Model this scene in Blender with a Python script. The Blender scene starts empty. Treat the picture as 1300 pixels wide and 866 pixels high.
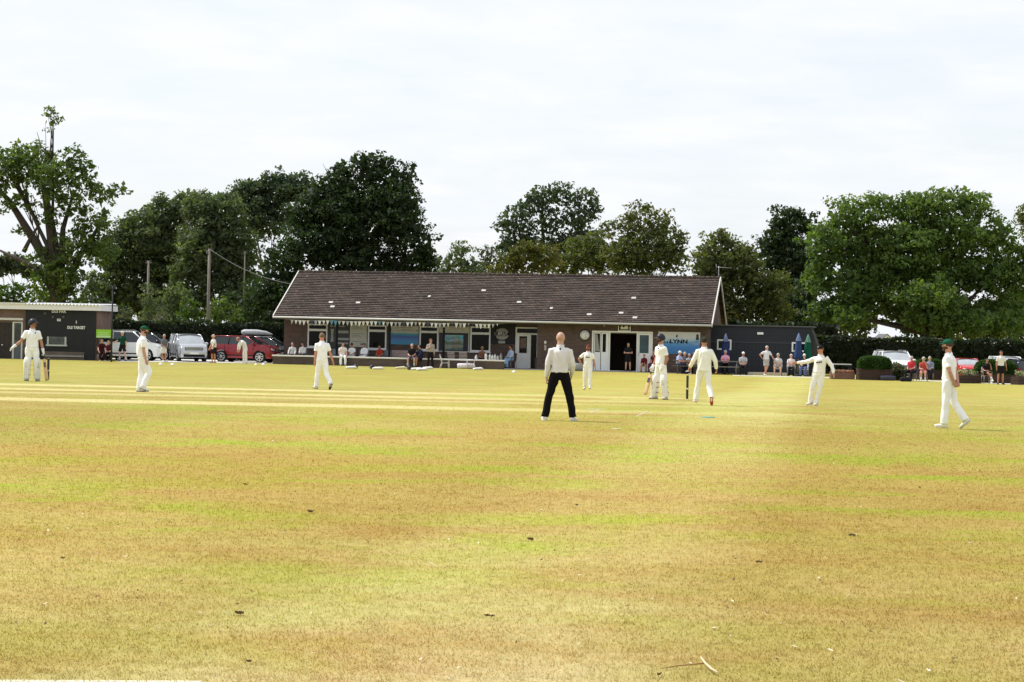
import bpy, bmesh, math, random
import numpy as np
from mathutils import Vector, Matrix
random.seed(7)
rng = np.random.default_rng(7)
scene = bpy.context.scene
COL = scene.collection
R = math.radians
PI = math.pi

# ------------------------------------------------------------------ camera
F, CX, CY = 2500.0, 650.0, 433.0          # focal length and centre, in photo pixels (1300 wide)
ROLL, PITCH, CAMZ = 0.0205, 0.0048, 1.83
_fw = np.array([0, math.cos(PITCH), -math.sin(PITCH)])
_u0 = np.array([0, math.sin(PITCH), math.cos(PITCH)])
_r0 = np.array([1.0, 0, 0])
_rt = _r0 * math.cos(ROLL) + _u0 * math.sin(ROLL)
_up = _u0 * math.cos(ROLL) - _r0 * math.sin(ROLL)
CAM = np.array([0, 0, CAMZ])
cam_data = bpy.data.cameras.new('camera')
cam_data.sensor_width = 36.0
cam_data.lens = 36.0 * F / 1300.0
cam_data.clip_start, cam_data.clip_end = 0.5, 4000
cam = bpy.data.objects.new('camera', cam_data)
COL.objects.link(cam)
M = Matrix(((_rt[0], _up[0], -_fw[0], 0), (_rt[1], _up[1], -_fw[1], 0), (_rt[2], _up[2], -_fw[2], CAMZ), (0, 0, 0, 1)))
cam.matrix_world = M
scene.camera = cam

def ray(px, py):
    return _rt * ((px - CX) / F) - _up * ((py - CY) / F) + _fw

def gz(y):
    """the outfield falls gently away beyond the square"""
    t = min(1, max(0, (y - 58) / 24.0))
    return -0.34 * t * t * (3 - 2 * t)

def at_depth(px, py, d):
    v = ray(px, py)
    return CAM + v * (d / v[1])

def hit(px, py):
    v = ray(px, py)
    lo, hi = 1.0, 600.0
    for _ in range(60):
        m = (lo + hi) / 2
        p = CAM + v * m
        if p[2] > gz(p[1]): lo = m
        else: hi = m
    return CAM + v * lo

# ------------------------------------------------------------------ object helpers
def tag(o, label=None, cat=None, group=None, kind=None):
    if label: o['label'] = label
    if cat: o['category'] = cat
    if group: o['group'] = group
    if kind: o['kind'] = kind
    return o

def thing(name, label, cat, loc=(0, 0, 0), rotz=0.0, group=None, scale=1.0):
    o = bpy.data.objects.new(name, None)
    o.empty_display_size = 0.2
    COL.objects.link(o)
    o.location = [float(c) for c in loc]
    o.rotation_euler = (0, 0, rotz)
    o.scale = (scale, scale, scale)
    return tag(o, label, cat, group)

def dup(root, loc, rotz, label, group=None, scale=None):
    def cp(o, par):
        c = o.copy()
        COL.objects.link(c)
        c.parent = par
        for ch in kids(o): cp(ch, c)
        return c
    def kids(o):
        return [x for x in list(COL.objects) if x.parent == o]
    r = cp(root, None)
    r.location = [float(c) for c in loc]
    r.rotation_euler = (0, 0, rotz)
    if scale: r.scale = (scale,) * 3
    r['label'] = label
    if group: r['group'] = group
    return r

class MB:
    """collects shapes and links them as ONE mesh object"""
    def __init__(s):
        s.v, s.f, s.m, s.sm = [], [], [], []
    def add(s, verts, faces, mi=0, smooth=False):
        o = len(s.v)
        s.v += [tuple(float(c) for c in p) for p in verts]
        for f in faces:
            s.f.append([i + o for i in f]); s.m.append(mi); s.sm.append(smooth)
        return s
    def box(s, c, d, mi=0, rot=None, taper=1.0):
        x, y, z = d[0] / 2, d[1] / 2, d[2] / 2
        t = taper
        vs = [(-x, -y, -z), (x, -y, -z), (x, y, -z), (-x, y, -z), (-x*t, -y*t, z), (x*t, -y*t, z), (x*t, y*t, z), (-x*t, y*t, z)]
        if rot is not None: vs = [tuple(rot @ Vector(p)) for p in vs]
        vs = [(p[0] + c[0], p[1] + c[1], p[2] + c[2]) for p in vs]
        return s.add(vs, [(0, 3, 2, 1), (4, 5, 6, 7), (0, 1, 5, 4), (1, 2, 6, 5), (2, 3, 7, 6), (3, 0, 4, 7)], mi)
    def bx(s, x0, x1, y0, y1, z0, z1, mi=0):
        return s.box(((x0+x1)/2, (y0+y1)/2, (z0+z1)/2), (abs(x1-x0), abs(y1-y0), abs(z1-z0)), mi)
    def loft(s, cen, rx, ry, side=(1, 0, 0), seg=12, mi=0, power=2.0, smooth=True):
        """closed loft: elliptical rings round the points cen"""
        cen = [np.array(c, float) for c in cen]
        n = len(cen)
        vs = []
        sd = np.array(side, float)
        for i in range(n):
            t = cen[min(n-1, i+1)] - cen[max(0, i-1)]
            t = t / (np.linalg.norm(t) + 1e-9)
            a = sd - t * np.dot(sd, t)
            if np.linalg.norm(a) < 1e-3:
                a = np.array([0, 1.0, 0]) - t * t[1]
            a /= np.linalg.norm(a)
            b = np.cross(t, a)
            for k in range(seg):
                th = 2 * PI * k / seg
                c, q = math.cos(th), math.sin(th)
                if power != 2.0:
                    c = math.copysign(abs(c) ** (2/power), c); q = math.copysign(abs(q) ** (2/power), q)
                vs.append(cen[i] + a * (rx[i] * c) + b * (ry[i] * q))
        fs = []
        for i in range(n - 1):
            for k in range(seg):
                k2 = (k + 1) % seg
                fs.append((i*seg+k, i*seg+k2, (i+1)*seg+k2, (i+1)*seg+k))
        fs.append(tuple(reversed(range(seg))))
        fs.append(tuple(range((n-1)*seg, n*seg)))
        return s.add(vs, fs, mi, smooth)
    def limb(s, pts, rad, seg=10, mi=0, side=(1, 0, 0)):
        """tapered tube with rounded ends"""
        pts = [np.array(p, float) for p in pts]
        d0 = pts[0] - pts[1]; d0 = d0 / (np.linalg.norm(d0) + 1e-9)
        d1 = pts[-1] - pts[-2]; d1 = d1 / (np.linalg.norm(d1) + 1e-9)
        r0, r1 = rad[0], rad[-1]
        P = [pts[0] + d0*r0*.95, pts[0] + d0*r0*.6] + pts + [pts[-1] + d1*r1*.6, pts[-1] + d1*r1*.95]
        Q = [r0*.3, r0*.8] + list(rad) + [r1*.8, r1*.3]
        return s.loft(P, Q, Q, side, seg, mi)
    def tube(s, pts, rad, seg=8, mi=0):
        if not hasattr(rad, '__len__'): rad = [rad] * len(pts)
        return s.loft(pts, rad, rad, (1, 0.01, 0.02), seg, mi)
    def ell(s, c, r, mi=0, seg=12, rings=8, fn=None, mat=None):
        vs, fs = [], []
        for i in range(rings + 1):
            ph = PI * i / rings
            for k in range(seg):
                th = 2 * PI * k / seg
                u = np.array([math.sin(ph)*math.cos(th), math.sin(ph)*math.sin(th), math.cos(ph)])
                p = u * np.array(r, float)
                if fn is not None: p = fn(u, p)
                if mat is not None: p = np.array(mat @ Vector(p))
                vs.append(p + np.array(c, float))
        for i in range(rings):
            for k in range(seg):
                k2 = (k+1) % seg
                fs.append((i*seg+k, (i+1)*seg+k, (i+1)*seg+k2, i*seg+k2))
        return s.add(vs, fs, mi, True)
    def prism(s, poly, y0, y1, mi=0, axis='y'):
        """polygon in (x,z) pushed along y (or (x,y) along z, (y,z) along x)"""
        n = len(poly)
        def P(a, b, t):
            return (a, t, b) if axis == 'y' else ((a, b, t) if axis == 'z' else (t, a, b))
        vs = [P(a, b, y0) for a, b in poly] + [P(a, b, y1) for a, b in poly]
        fs = [tuple(range(n)), tuple(reversed(range(n, 2*n)))]
        fs += [(i, i + n, (i+1) % n + n, (i+1) % n) for i in range(n)]
        return s.add(vs, fs, mi)
    def mesh(s, name, mats):
        me = bpy.data.meshes.new(name)
        me.from_pydata(s.v, [], s.f)
        if mats is not None:
            for m in (mats if isinstance(mats, (list, tuple)) else [mats]): me.materials.append(m)
            me.polygons.foreach_set('material_index', s.m)
        me.polygons.foreach_set('use_smooth', s.sm)
        bm = bmesh.new(); bm.from_mesh(me)
        bmesh.ops.recalc_face_normals(bm, faces=bm.faces)
        bm.to_mesh(me); bm.free()
        me.update()
        return me
    def build(s, name, mats, parent=None, bevel=0):
        o = bpy.data.objects.new(name, s.mesh(name, mats))
        COL.objects.link(o)
        if parent is not None: o.parent = parent
        if bevel:
            b = o.modifiers.new('bevel', 'BEVEL'); b.width = bevel; b.segments = 2; b.limit_method = 'ANGLE'; b.angle_limit = R(35)
        return o

def np_mesh(name, V, Fq, mats, parent=None, tone=None, smooth=False):
    """fast quad mesh from arrays"""
    me = bpy.data.meshes.new(name)
    nv, nf, k = len(V), len(Fq), Fq.shape[1]
    me.vertices.add(nv); me.vertices.foreach_set('co', np.ascontiguousarray(V, np.float32).ravel())
    me.loops.add(nf * k); me.loops.foreach_set('vertex_index', np.ascontiguousarray(Fq, np.int32).ravel())
    me.polygons.add(nf); me.polygons.foreach_set('loop_start', np.arange(nf, dtype=np.int32) * k)
    me.polygons.foreach_set('use_smooth', np.full(nf, smooth))
    for m in (mats if isinstance(mats, (list, tuple)) else [mats]): me.materials.append(m)
    if tone is not None:
        at = me.attributes.new('tone', 'FLOAT', 'POINT'); at.data.foreach_set('value', np.ascontiguousarray(tone, np.float32))
    me.update(calc_edges=True)
    o = bpy.data.objects.new(name, me)
    COL.objects.link(o)
    if parent is not None: o.parent = parent
    return o

def merge_eval(mb, voxel, smooth=3, name='m'):
    """voxel-fuse the shapes of mb into one continuous surface -> mesh"""
    me = mb.mesh(name, None)
    o = bpy.data.objects.new('tmp', me); COL.objects.link(o)
    m = o.modifiers.new('r', 'REMESH'); m.mode = 'VOXEL'; m.voxel_size = voxel; m.use_smooth_shade = True
    s = o.modifiers.new('s', 'SMOOTH'); s.factor = 0.5; s.iterations = smooth
    dg = bpy.context.evaluated_depsgraph_get()
    out = bpy.data.meshes.new_from_object(o.evaluated_get(dg))
    bpy.data.objects.remove(o); bpy.data.meshes.remove(me)
    out.name = name
    out.materials.clear()
    out.polygons.foreach_set('use_smooth', [True] * len(out.polygons))
    return out

def link(name, me, mats, parent=None):
    for m in (mats if isinstance(mats, (list, tuple)) else [mats]): me.materials.append(m)
    o = bpy.data.objects.new(name, me); COL.objects.link(o)
    if parent is not None: o.parent = parent
    return o

def text(name, s, size, mat_, parent, loc, rot=(PI/2, 0, 0), depth=0.004, sx=1.0, bold=0.0):
    cu = bpy.data.curves.new(name, 'FONT')
    cu.body = s; cu.size = size; cu.extrude = depth; cu.align_x = 'CENTER'; cu.align_y = 'CENTER'; cu.offset = bold
    o = bpy.data.objects.new('tmp', cu); COL.objects.link(o)
    dg = bpy.context.evaluated_depsgraph_get()
    me = bpy.data.meshes.new_from_object(o.evaluated_get(dg))
    bpy.data.objects.remove(o)
    o = link(name, me, mat_, parent)
    o.location = [float(c) for c in loc]; o.rotation_euler = rot; o.scale = (sx, 1, 1)
    return o

# ------------------------------------------------------------------ materials
_MATS = {}
class NT:
    def __init__(s, m): s.t = m.node_tree; s.n = s.t.nodes; s.l = s.t.links
    def __call__(s, kind, **kw):
        n = s.n.new(kind)
        for k, v in kw.items():
            if k in ('inp',):
                for a, b in v.items(): n.inputs[a].default_value = b
            else: setattr(n, k, v)
        return n
    def link(s, a, b): s.l.new(a, b)
    def math(s, op, a, b=None, clamp=False):
        n = s.n.new('ShaderNodeMath'); n.operation = op; n.use_clamp = clamp
        for i, x in enumerate((a, b)):
            if x is None: continue
            if isinstance(x, (int, float)): n.inputs[i].default_value = x
            else: s.l.new(x, n.inputs[i])
        return n.outputs[0]
    def mix(s, fac, a, b, mode='MIX'):
        n = s.n.new('ShaderNodeMix'); n.data_type = 'RGBA'; n.blend_type = mode
        for sock, x in ((n.inputs[0], fac), (n.inputs[6], a), (n.inputs[7], b)):
            if isinstance(x, (int, float)): sock.default_value = x
            elif isinstance(x, tuple): sock.default_value = x if len(x) == 4 else x + (1,)
            else: s.l.new(x, sock)
        return n.outputs[2]
    def ramp(s, fac, stops, interp='LINEAR'):
        n = s.n.new('ShaderNodeValToRGB'); n.color_ramp.interpolation = interp
        e = n.color_ramp.elements
        while len(e) < len(stops): e.new(0.5)
        for x, (p, c) in zip(e, stops):
            x.position = p; x.color = c if len(c) == 4 else tuple(c) + (1,)
        s.l.new(fac, n.inputs[0])
        return n.outputs[0]
    def noise(s, vec, scale, detail=4, rough=0.55, dist=0.0):
        n = s.n.new('ShaderNodeTexNoise'); n.inputs['Scale'].default_value = scale
        n.inputs['Detail'].default_value = detail; n.inputs['Roughness'].default_value = rough; n.inputs['Distortion'].default_value = dist
        if vec is not None: s.l.new(vec, n.inputs['Vector'])
        return n.outputs['Fac']

def new_mat(name):
    m = bpy.data.materials.new(name); m.use_nodes = True
    t = NT(m)
    b = t.n['Principled BSDF']
    return m, t, b

def mat(name, col, rough=0.6, var=0.12, scale=8.0, bump=0.0, bscale=60.0, metal=0.0, spec=0.3, coat=0.0, sheen=0.0):
    if name in _MATS: return _MATS[name]
    m, t, b = new_mat(name)
    tc = t('ShaderNodeTexCoord')
    n = t.noise(tc.outputs['Object'], scale, 5)
    k = t.ramp(n, [(0.25, (1-var,)*3), (0.75, (1+var*.6,)*3)])
    c = t.mix(1.0, tuple(col), k, 'MULTIPLY')
    t.link(c, b.inputs['Base Color'])
    b.inputs['Roughness'].default_value = rough
    b.inputs['Metallic'].default_value = metal
    b.inputs['Specular IOR Level'].default_value = spec
    b.inputs['Coat Weight'].default_value = coat
    b.inputs['Coat Roughness'].default_value = 0.08
    if sheen: b.inputs['Sheen Weight'].default_value = sheen
    if bump:
        n2 = t.noise(tc.outputs['Object'], bscale, 4)
        bp = t('ShaderNodeBump', inp={'Strength': bump, 'Distance': 0.02})
        t.link(n2, bp.inputs['Height']); t.link(bp.outputs[0], b.inputs['Normal'])
    _MATS[name] = m
    return m

def cloth(col, key=None):
    key = 'cloth_' + '_'.join('%02d' % int(c*99) for c in col)
    return mat(key, col, 0.85, 0.10, 7.0, 0.5, 16.0, spec=0.12)

def skin(col):
    key = 'skin_' + '_'.join('%02d' % int(c*99) for c in col)
    return mat(key, col, 0.55, 0.10, 14.0, 0.1, 90.0, spec=0.35)

def leaf_mat(name, base, tip, trans=0.5):
    if name in _MATS: return _MATS[name]
    m, t, b = new_mat(name)
    a = t('ShaderNodeAttribute', attribute_name='tone')
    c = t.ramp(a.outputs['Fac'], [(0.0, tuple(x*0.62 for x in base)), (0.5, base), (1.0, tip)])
    t.link(c, b.inputs['Base Color']); b.inputs['Roughness'].default_value = 0.55
    b.inputs['Specular IOR Level'].default_value = 0.35
    tr = t('ShaderNodeBsdfTranslucent')
    c2 = t.mix(1.0, c, (1.3, 1.35, 0.6), 'MULTIPLY')
    t.link(c2, tr.inputs['Color'])
    mx = t('ShaderNodeMixShader'); mx.inputs[0].default_value = trans
    t.link(b.outputs[0], mx.inputs[1]); t.link(tr.outputs[0], mx.inputs[2])
    t.link(mx.outputs[0], t.n['Material Output'].inputs['Surface'])
    _MATS[name] = m
    return m

def brick_mat(name, c1, c2, mortar, w=0.225, h=0.075, bump=0.4, mort=0.010, rough=0.85):
    if name in _MATS: return _MATS[name]
    m, t, b = new_mat(name)
    tc = t('ShaderNodeTexCoord')
    sp = t('ShaderNodeSeparateXYZ'); t.link(tc.outputs['Object'], sp.inputs[0])
    sn = t('ShaderNodeSeparateXYZ'); t.link(tc.outputs['Normal'], sn.inputs[0])
    side = t.math('GREATER_THAN', t.math('ABSOLUTE', sn.outputs[0]), 0.6)
    xx = t.math('ADD', t.math('MULTIPLY', sp.outputs[0], t.math('SUBTRACT', 1.0, side)), t.math('MULTIPLY', sp.outputs[1], side))
    cv = t('ShaderNodeCombineXYZ'); t.link(xx, cv.inputs[0]); t.link(sp.outputs[2], cv.inputs[1])
    br = t('ShaderNodeTexBrick')
    t.link(cv.outputs[0], br.inputs['Vector'])
    br.inputs['Color1'].default_value = tuple(c1) + (1,); br.inputs['Color2'].default_value = tuple(c2) + (1,)
    br.inputs['Mortar'].default_value = tuple(mortar) + (1,)
    br.inputs['Scale'].default_value = 1.0; br.inputs['Mortar Size'].default_value = mort
    br.inputs['Brick Width'].default_value = w; br.inputs['Row Height'].default_value = h; br.inputs['Bias'].default_value = -0.1
    n = t.noise(tc.outputs['Object'], 1.3, 6)
    k = t.ramp(n, [(0.3, (0.7,)*3), (0.7, (1.2,)*3)])
    t.link(t.mix(1.0, br.outputs['Color'], k, 'MULTIPLY'), b.inputs['Base Color'])
    b.inputs['Roughness'].default_value = rough
    bp = t('ShaderNodeBump', inp={'Strength': bump, 'Distance': 0.01}); bp.invert = True
    t.link(br.outputs['Fac'], bp.inputs['Height']); t.link(bp.outputs[0], b.inputs['Normal'])
    _MATS[name] = m
    return m

WHITE = mat('white_paint', (0.78, 0.79, 0.80), 0.45, 0.05)
OFFWHITE = mat('off_white_board', (0.66, 0.64, 0.56), 0.6, 0.08)
BLACK = mat('black_paint', (0.009, 0.010, 0.013), 0.6, 0.2, spec=.12)
DKGREY = mat('dark_grey_paint', (0.035, 0.037, 0.044), 0.6, 0.15, spec=.15)
GREY = mat('grey_plastic', (0.23, 0.25, 0.28), 0.55, 0.1)
WOOD = mat('weathered_wood', (0.16, 0.11, 0.075), 0.8, 0.3, 14)
DKWOOD = mat('dark_brown_wood', (0.055, 0.032, 0.026), 0.75, 0.3, 12)
PALEWOOD = mat('pale_willow', (0.62, 0.42, 0.22), 0.5, 0.15, 10)
GLASS = mat('dark_window_glass', (0.008, 0.009, 0.010), 0.08, 0.3, 1.5, spec=0.12)
RUBBER = mat('tyre_rubber', (0.016, 0.016, 0.017), 0.85, 0.15)
CHROME = mat('bright_alloy', (0.62, 0.63, 0.65), 0.28, 0.05, metal=0.85)
STEEL = mat('galvanised_steel', (0.32, 0.33, 0.34), 0.45, 0.15, metal=0.6)
BARK = mat('bark', (0.055, 0.045, 0.036), 0.9, 0.35, 5, 0.8, 12)
CONCRETE = mat('pale_concrete', (0.62, 0.60, 0.56), 0.85, 0.12, 4, 0.2, 30)
RED = mat('red_cloth_bright', (0.55, 0.05, 0.05), 0.8)
# ------------------------------------------------------------------ people
def unit(v):
    v = np.array(v, float); return v / (np.linalg.norm(v) + 1e-9)

def head_fn(u, p):
    x, y, z = p
    a, b, c = u
    if c < 0:
        x *= 1 - 0.24 * (-c) ** 1.8
        if b < 0: y *= 1 - 0.10 * (-c)            # face front
        else: y *= 1 - 0.55 * (-c) ** 1.3         # under the skull, towards the nape
    return np.array([x, y, z])

def shell(mask, big, small, extra=None):
    def fn(u, p):
        q = head_fn(u, p)
        k = min(1.0, max(0.0, mask(u)))
        k = k * k * (3 - 2 * k)
        return q * (small + (big - small) * k)
    return fn

HEAD_R = (0.087, 0.104, 0.114)

def person(label, loc, rotz, P, W, hpx=None, lod=1, scale=1.0, group=None, seat=False):
    """P: pose, W: what the person wears. Local frame: faces -Y, own left is +X."""
    vox = (0.012, 0.017, 0.022)[lod]
    seg = (14, 10, 8)[lod]
    fat = P.get('fat', 1.0)
    s1, s2 = unit(P.get('s1', (0, 0, 1))), unit(P.get('s2', (0, -0.05, 1)))
    twist = P.get('twist', 0.0)
    lat = unit((math.cos(twist), math.sin(twist), P.get('shtilt', 0.0)))
    pel = np.zeros(3)
    mid = pel + s1 * 0.25
    nb = mid + s2 * 0.29
    sh = {+1: nb - s2 * 0.098 + lat * 0.170, -1: nb - s2 * 0.098 - lat * 0.170}
    nd = unit(P.get('neck', (0, -0.12, 1)))
    hc = nb + nd * 0.175
    hip = {+1: np.array([0.088, 0, -0.03]), -1: np.array([-0.088, 0, -0.03])}
    knee, ank, elb, wri = {}, {}, {}, {}
    for k, s in (('L', 1), ('R', -1)):
        t, sn = P['leg' + k][:2]
        knee[s] = hip[s] + unit(t) * 0.43
        ank[s] = knee[s] + unit(sn) * 0.41
        a, f = P['arm' + k][:2]
        elb[s] = sh[s] + unit(a) * 0.285
        wri[s] = elb[s] + unit(f) * 0.255
    footd = {}
    low = 9
    for k, s in (('L', 1), ('R', -1)):
        yaw, pit = (P['leg' + k] + (0, 0))[2:4] if len(P['leg' + k]) >= 4 else (s * 0.18, 0)
        fd = unit((math.sin(yaw) * math.cos(pit), -math.cos(yaw) * math.cos(pit), -math.sin(pit)))
        footd[s] = fd
        fu = unit(np.array([0, 0, 1]) - fd * fd[2])
        low = min(low, (ank[s] - fu * 0.085 - fd * .05)[2], (ank[s] - fu * 0.085 + fd * 0.2)[2])
    lift = np.array([0, 0, -low])
    for dct in (sh, hip, knee, ank, elb, wri):
        for s in dct: dct[s] = dct[s] + lift
    pel = pel + lift; mid = mid + lift; nb = nb + lift; hc = hc + lift
    top = hc[2] + 0.13
    if hpx is not None: scale = hpx / top
    th = thing('person', label, 'person', loc, rotz, group, scale)
    # head orientation
    hy, hp = P.get('hyaw', 0.0), P.get('hpitch', 0.0)
    hm = Matrix.Rotation(hy, 3, 'Z') @ Matrix.Rotation(-hp, 3, 'X') @ Matrix.Rotation(P.get('hroll', 0), 3, 'Y')
    # --- body: one continuous surface
    b = MB()
    ts = [pel - s1 * .09, pel, pel + s1*.10, mid, mid + s2*.10, mid + s2*.165, nb - s2*.085, nb - s2*.04, nb - s2*.005]
    trx = [.105, .150, .138, .130, .146, .154, .134, .092, .062]
    try_ = [.09, .112, .098*fat, .094*fat, .104*fat, .108, .096, .074, .055]
    b.loft(ts, [x*(0.6+0.4*fat) for x in trx], try_, lat, 16)
    b.limb([nb - nd*.04, hc - nd*.05], [.066, .062], seg)
    for s in (1, -1):
        b.limb([sh[s]*.88 + elb[s]*.12 - lat*s*.02, sh[s]*.55 + elb[s]*.45, elb[s]], [.052, .049, .041], seg)
        b.ell(sh[s] - lat*s*.03 - s2*.008, (.050, .050, .044), 0, 10, 6)
        b.limb([elb[s], elb[s]*.65 + wri[s]*.35, wri[s]], [.041, .042, .028], seg)
        b.limb([hip[s], hip[s]*.6 + knee[s]*.4, knee[s]], [.094, .082, .057], seg)
        b.limb([knee[s], knee[s]*.68 + ank[s]*.32, ank[s]], [.055, .058, .038], seg)
    b.ell(hc, HEAD_R, 0, 20, 14, head_fn, hm)
    def H(p): return hc + np.array(hm @ Vector(p))
    b.limb([H((0, -.093, .022)), H((0, -.112, -.022))], [.010, .016], 8)
    b.ell(H((0, -.075, -.085)), (.030, .026, .028), 0, 10, 6)          # chin
    b.loft([H((-.05, -.080, .030)), H((0, -.092, .032)), H((.05, -.080, .030))], [.01]*3, [.009]*3, (0, 0, 1), 8)  # brow
    for s in (1, -1): b.ell(H((s*.079, .012, -.008)), (.010, .019, .032), 0, 8, 6, None, hm)
    palms = {}
    for k, s in (('L', 1), ('R', -1)):
        f = P['arm' + k]
        fd = unit(f[2]) if len(f) > 2 and f[2] is not None else unit(f[1])
        inn = unit(f[3]) if len(f) > 3 else unit(np.array([-s, 0, 0]) - fd * np.dot(fd, [-s, 0, 0]))
        inn = unit(inn - fd * np.dot(inn, fd))
        acr = np.cross(fd, inn) * s                                         # across the palm, thumb side at one end
        if acr[1] > 0 and abs(fd[1]) < .9: acr = -acr
        palms[s] = (fd, inn, acr)
        b.loft([wri[s] - fd*.01, wri[s] + fd*.03, wri[s] + fd*.07, wri[s] + fd*.095], [.026, .038, .043, .036], [.020, .017, .016, .012], acr, 8)
    me = merge_eval(b, vox, 3, 'person_body')
    # fingers and eyes are joined to the surface
    x = MB()
    gl = W.get('gloves')
    fr = 1.0
    for k, s in (('L', 1), ('R', -1)):
        fd, inn, acr = palms[s]
        cur = P.get('curl' + k, 0.5)
        for i, ln in enumerate((.070, .080, .074, .058)):
            base = wri[s] + fd*.080 + acr*(.030 - .020*i)
            pts = [base]; a = 0.25
            for q in (0.45, 0.32, 0.23):
                d = fd*math.cos(a) + inn*math.sin(a)
                pts.append(pts[-1] + d*ln*q); a += cur*1.1
            x.limb(pts, [.0095*fr, .009*fr, .0085*fr, .0075*fr], 6)
        d = unit(acr*.75 + fd*.6 + inn*.35)
        b0 = wri[s] + fd*.025 + acr*.028
        d2 = unit(fd*.9 + inn*.45 + acr*.2)
        x.limb([b0, b0 + d*.035, b0 + d*.035 + d2*.030], [.013, .011, .0085], 6)
    for s in (1, -1):
        x.ell(H((s*.031, -.084, .006)), (.013, .010, .009), 1, 8, 6, None, hm)
        x.ell(H((s*.031, -.0925, .005)), (.006, .004, .006), 2, 6, 5, None, hm)
        x.loft([H((s*.048, -.0835, .036)), H((s*.015, -.0955, .036))], [.005]*2, [.004]*2, (0, 0, 1), 5, 2)
    x.loft([H((-.026, -.091, -.052)), H((0, -.097, -.050)), H((.026, -.091, -.052))], [.006]*3, [.004]*3, (0, 0, 1), 6, 3)
    bm = bmesh.new(); bm.from_mesh(me)
    xm = x.mesh('x', [])
    xm.polygons.foreach_set('material_index', x.m)
    bm.from_mesh(xm); bm.to_mesh(me); bm.free()
    bpy.data.meshes.remove(xm)
    sk = skin(W.get('skin', (0.52, 0.28, 0.20)))
    body = link('body', me, [sk, mat('eye_white', (0.7, 0.68, 0.65), 0.3), mat('brow_brown', (0.03, 0.02, 0.015), 0.6), mat('lips', (0.35, 0.13, 0.11), 0.5)], th)
    out = {'th': th, 'wri': wri, 'palms': palms, 'scale': scale, 'nb': nb, 'mid': mid, 'pel': pel, 'hc': hc, 'hm': hm, 'H': H, 's2': s2, 'lat': lat, 'fat': fat, 'knee': knee, 'ank': ank}
    def finish(mb, name, colr, v=vox, amp=.0062):
        m2 = merge_eval(mb, v, 4, name)
        n = len(m2.vertices)
        co = np.empty(n*3, np.float32); no = np.empty(n*3, np.float32)
        m2.vertices.foreach_get('co', co); m2.vertex_normals.foreach_get('vector', no)
        co = co.reshape(-1, 3); no = no.reshape(-1, 3)
        ph = rng.uniform(0, 6, 6)
        w = (np.sin(co[:, 2]*19 + 7*np.sin(co[:, 0]*9 + ph[0]) + ph[1]) * np.sin(co[:, 0]*17 + co[:, 1]*13 + ph[2])
             + .7*np.sin(co[:, 2]*13 - co[:, 0]*30 + ph[3]) * np.sin(co[:, 1]*23 + ph[4]))
        co = co + no * (w * amp)[:, None]
        m2.vertices.foreach_set('co', np.ascontiguousarray(co).ravel()); m2.update()
        return link(name, m2, cloth(colr), th)
    # --- shirt
    if W.get('shirt') is not None:
        c = MB(); e = W.get('loose', 0.020)
        tuck = W.get('tuck', True)
        lo = pel + s1*(.02 if tuck else -.09)
        ts2 = [lo, pel + s1*.10, mid, mid + s2*.10, mid + s2*.165, nb - s2*.085, nb - s2*.04, nb - s2*.010, nb + nd*.022]
        rx2 = [.158+e, .152+e*1.1, .145+e*1.2, .154+e, .158+e*.9, .142+e*.6, .112, .083, .074]
        ry2 = [.118+e, .110*fat+e, .104*fat+e*1.2, .112*fat+e, .114+e*.8, .102+e*.6, .084, .075, .072]
        c.loft(ts2, [q*(0.6+0.4*fat) for q in rx2], ry2, lat, 18)
        for s in (1, -1):
            if W.get('sleeve', 's') == 's':
                m_ = sh[s]*.32 + elb[s]*.68
                c.limb([sh[s] - lat*s*.06 + s2*.008, sh[s] + s2*.002, sh[s]*.7 + elb[s]*.3], [.074, .074, .070], 12)
                c.loft([sh[s]*.85 + elb[s]*.15, sh[s]*.6 + elb[s]*.4, m_], [.064, .066, .068], [.064, .066, .068], (1, 0, 0), 12)
            elif W.get('sleeve') == 'l':
                c.limb([sh[s] - lat*s*.06 + s2*.008, sh[s] + s2*.002, sh[s]*.5 + elb[s]*.5, elb[s]], [.074, .076, .068, .060], 12)
                c.loft([elb[s], elb[s]*.5 + wri[s]*.5, wri[s]*.97 + elb[s]*.03], [.057, .053, .040], [.057, .053, .040], (1, 0, 0), 12)
            else:
                c.limb([sh[s] - lat*s*.05, sh[s]], [.068, .060], 12)
        so = finish(c, 'shirt', W['shirt'])
        if W.get('collar', True):
            cb = MB()
            for s in (1, -1):
                cb.loft([nb + nd*.03 + lat*s*.0 + np.array([0, .066, 0]), nb + nd*.022 + lat*s*.070, nb + nd*.0 + lat*s*.045 + np.array([0, -.066, -.01])], [.009]*3, [.017]*3, (0, 1, 0), 6)
            cb.build('collar', cloth(tuple(min(.85, q*1.02) for q in W['shirt'])), th)
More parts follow.
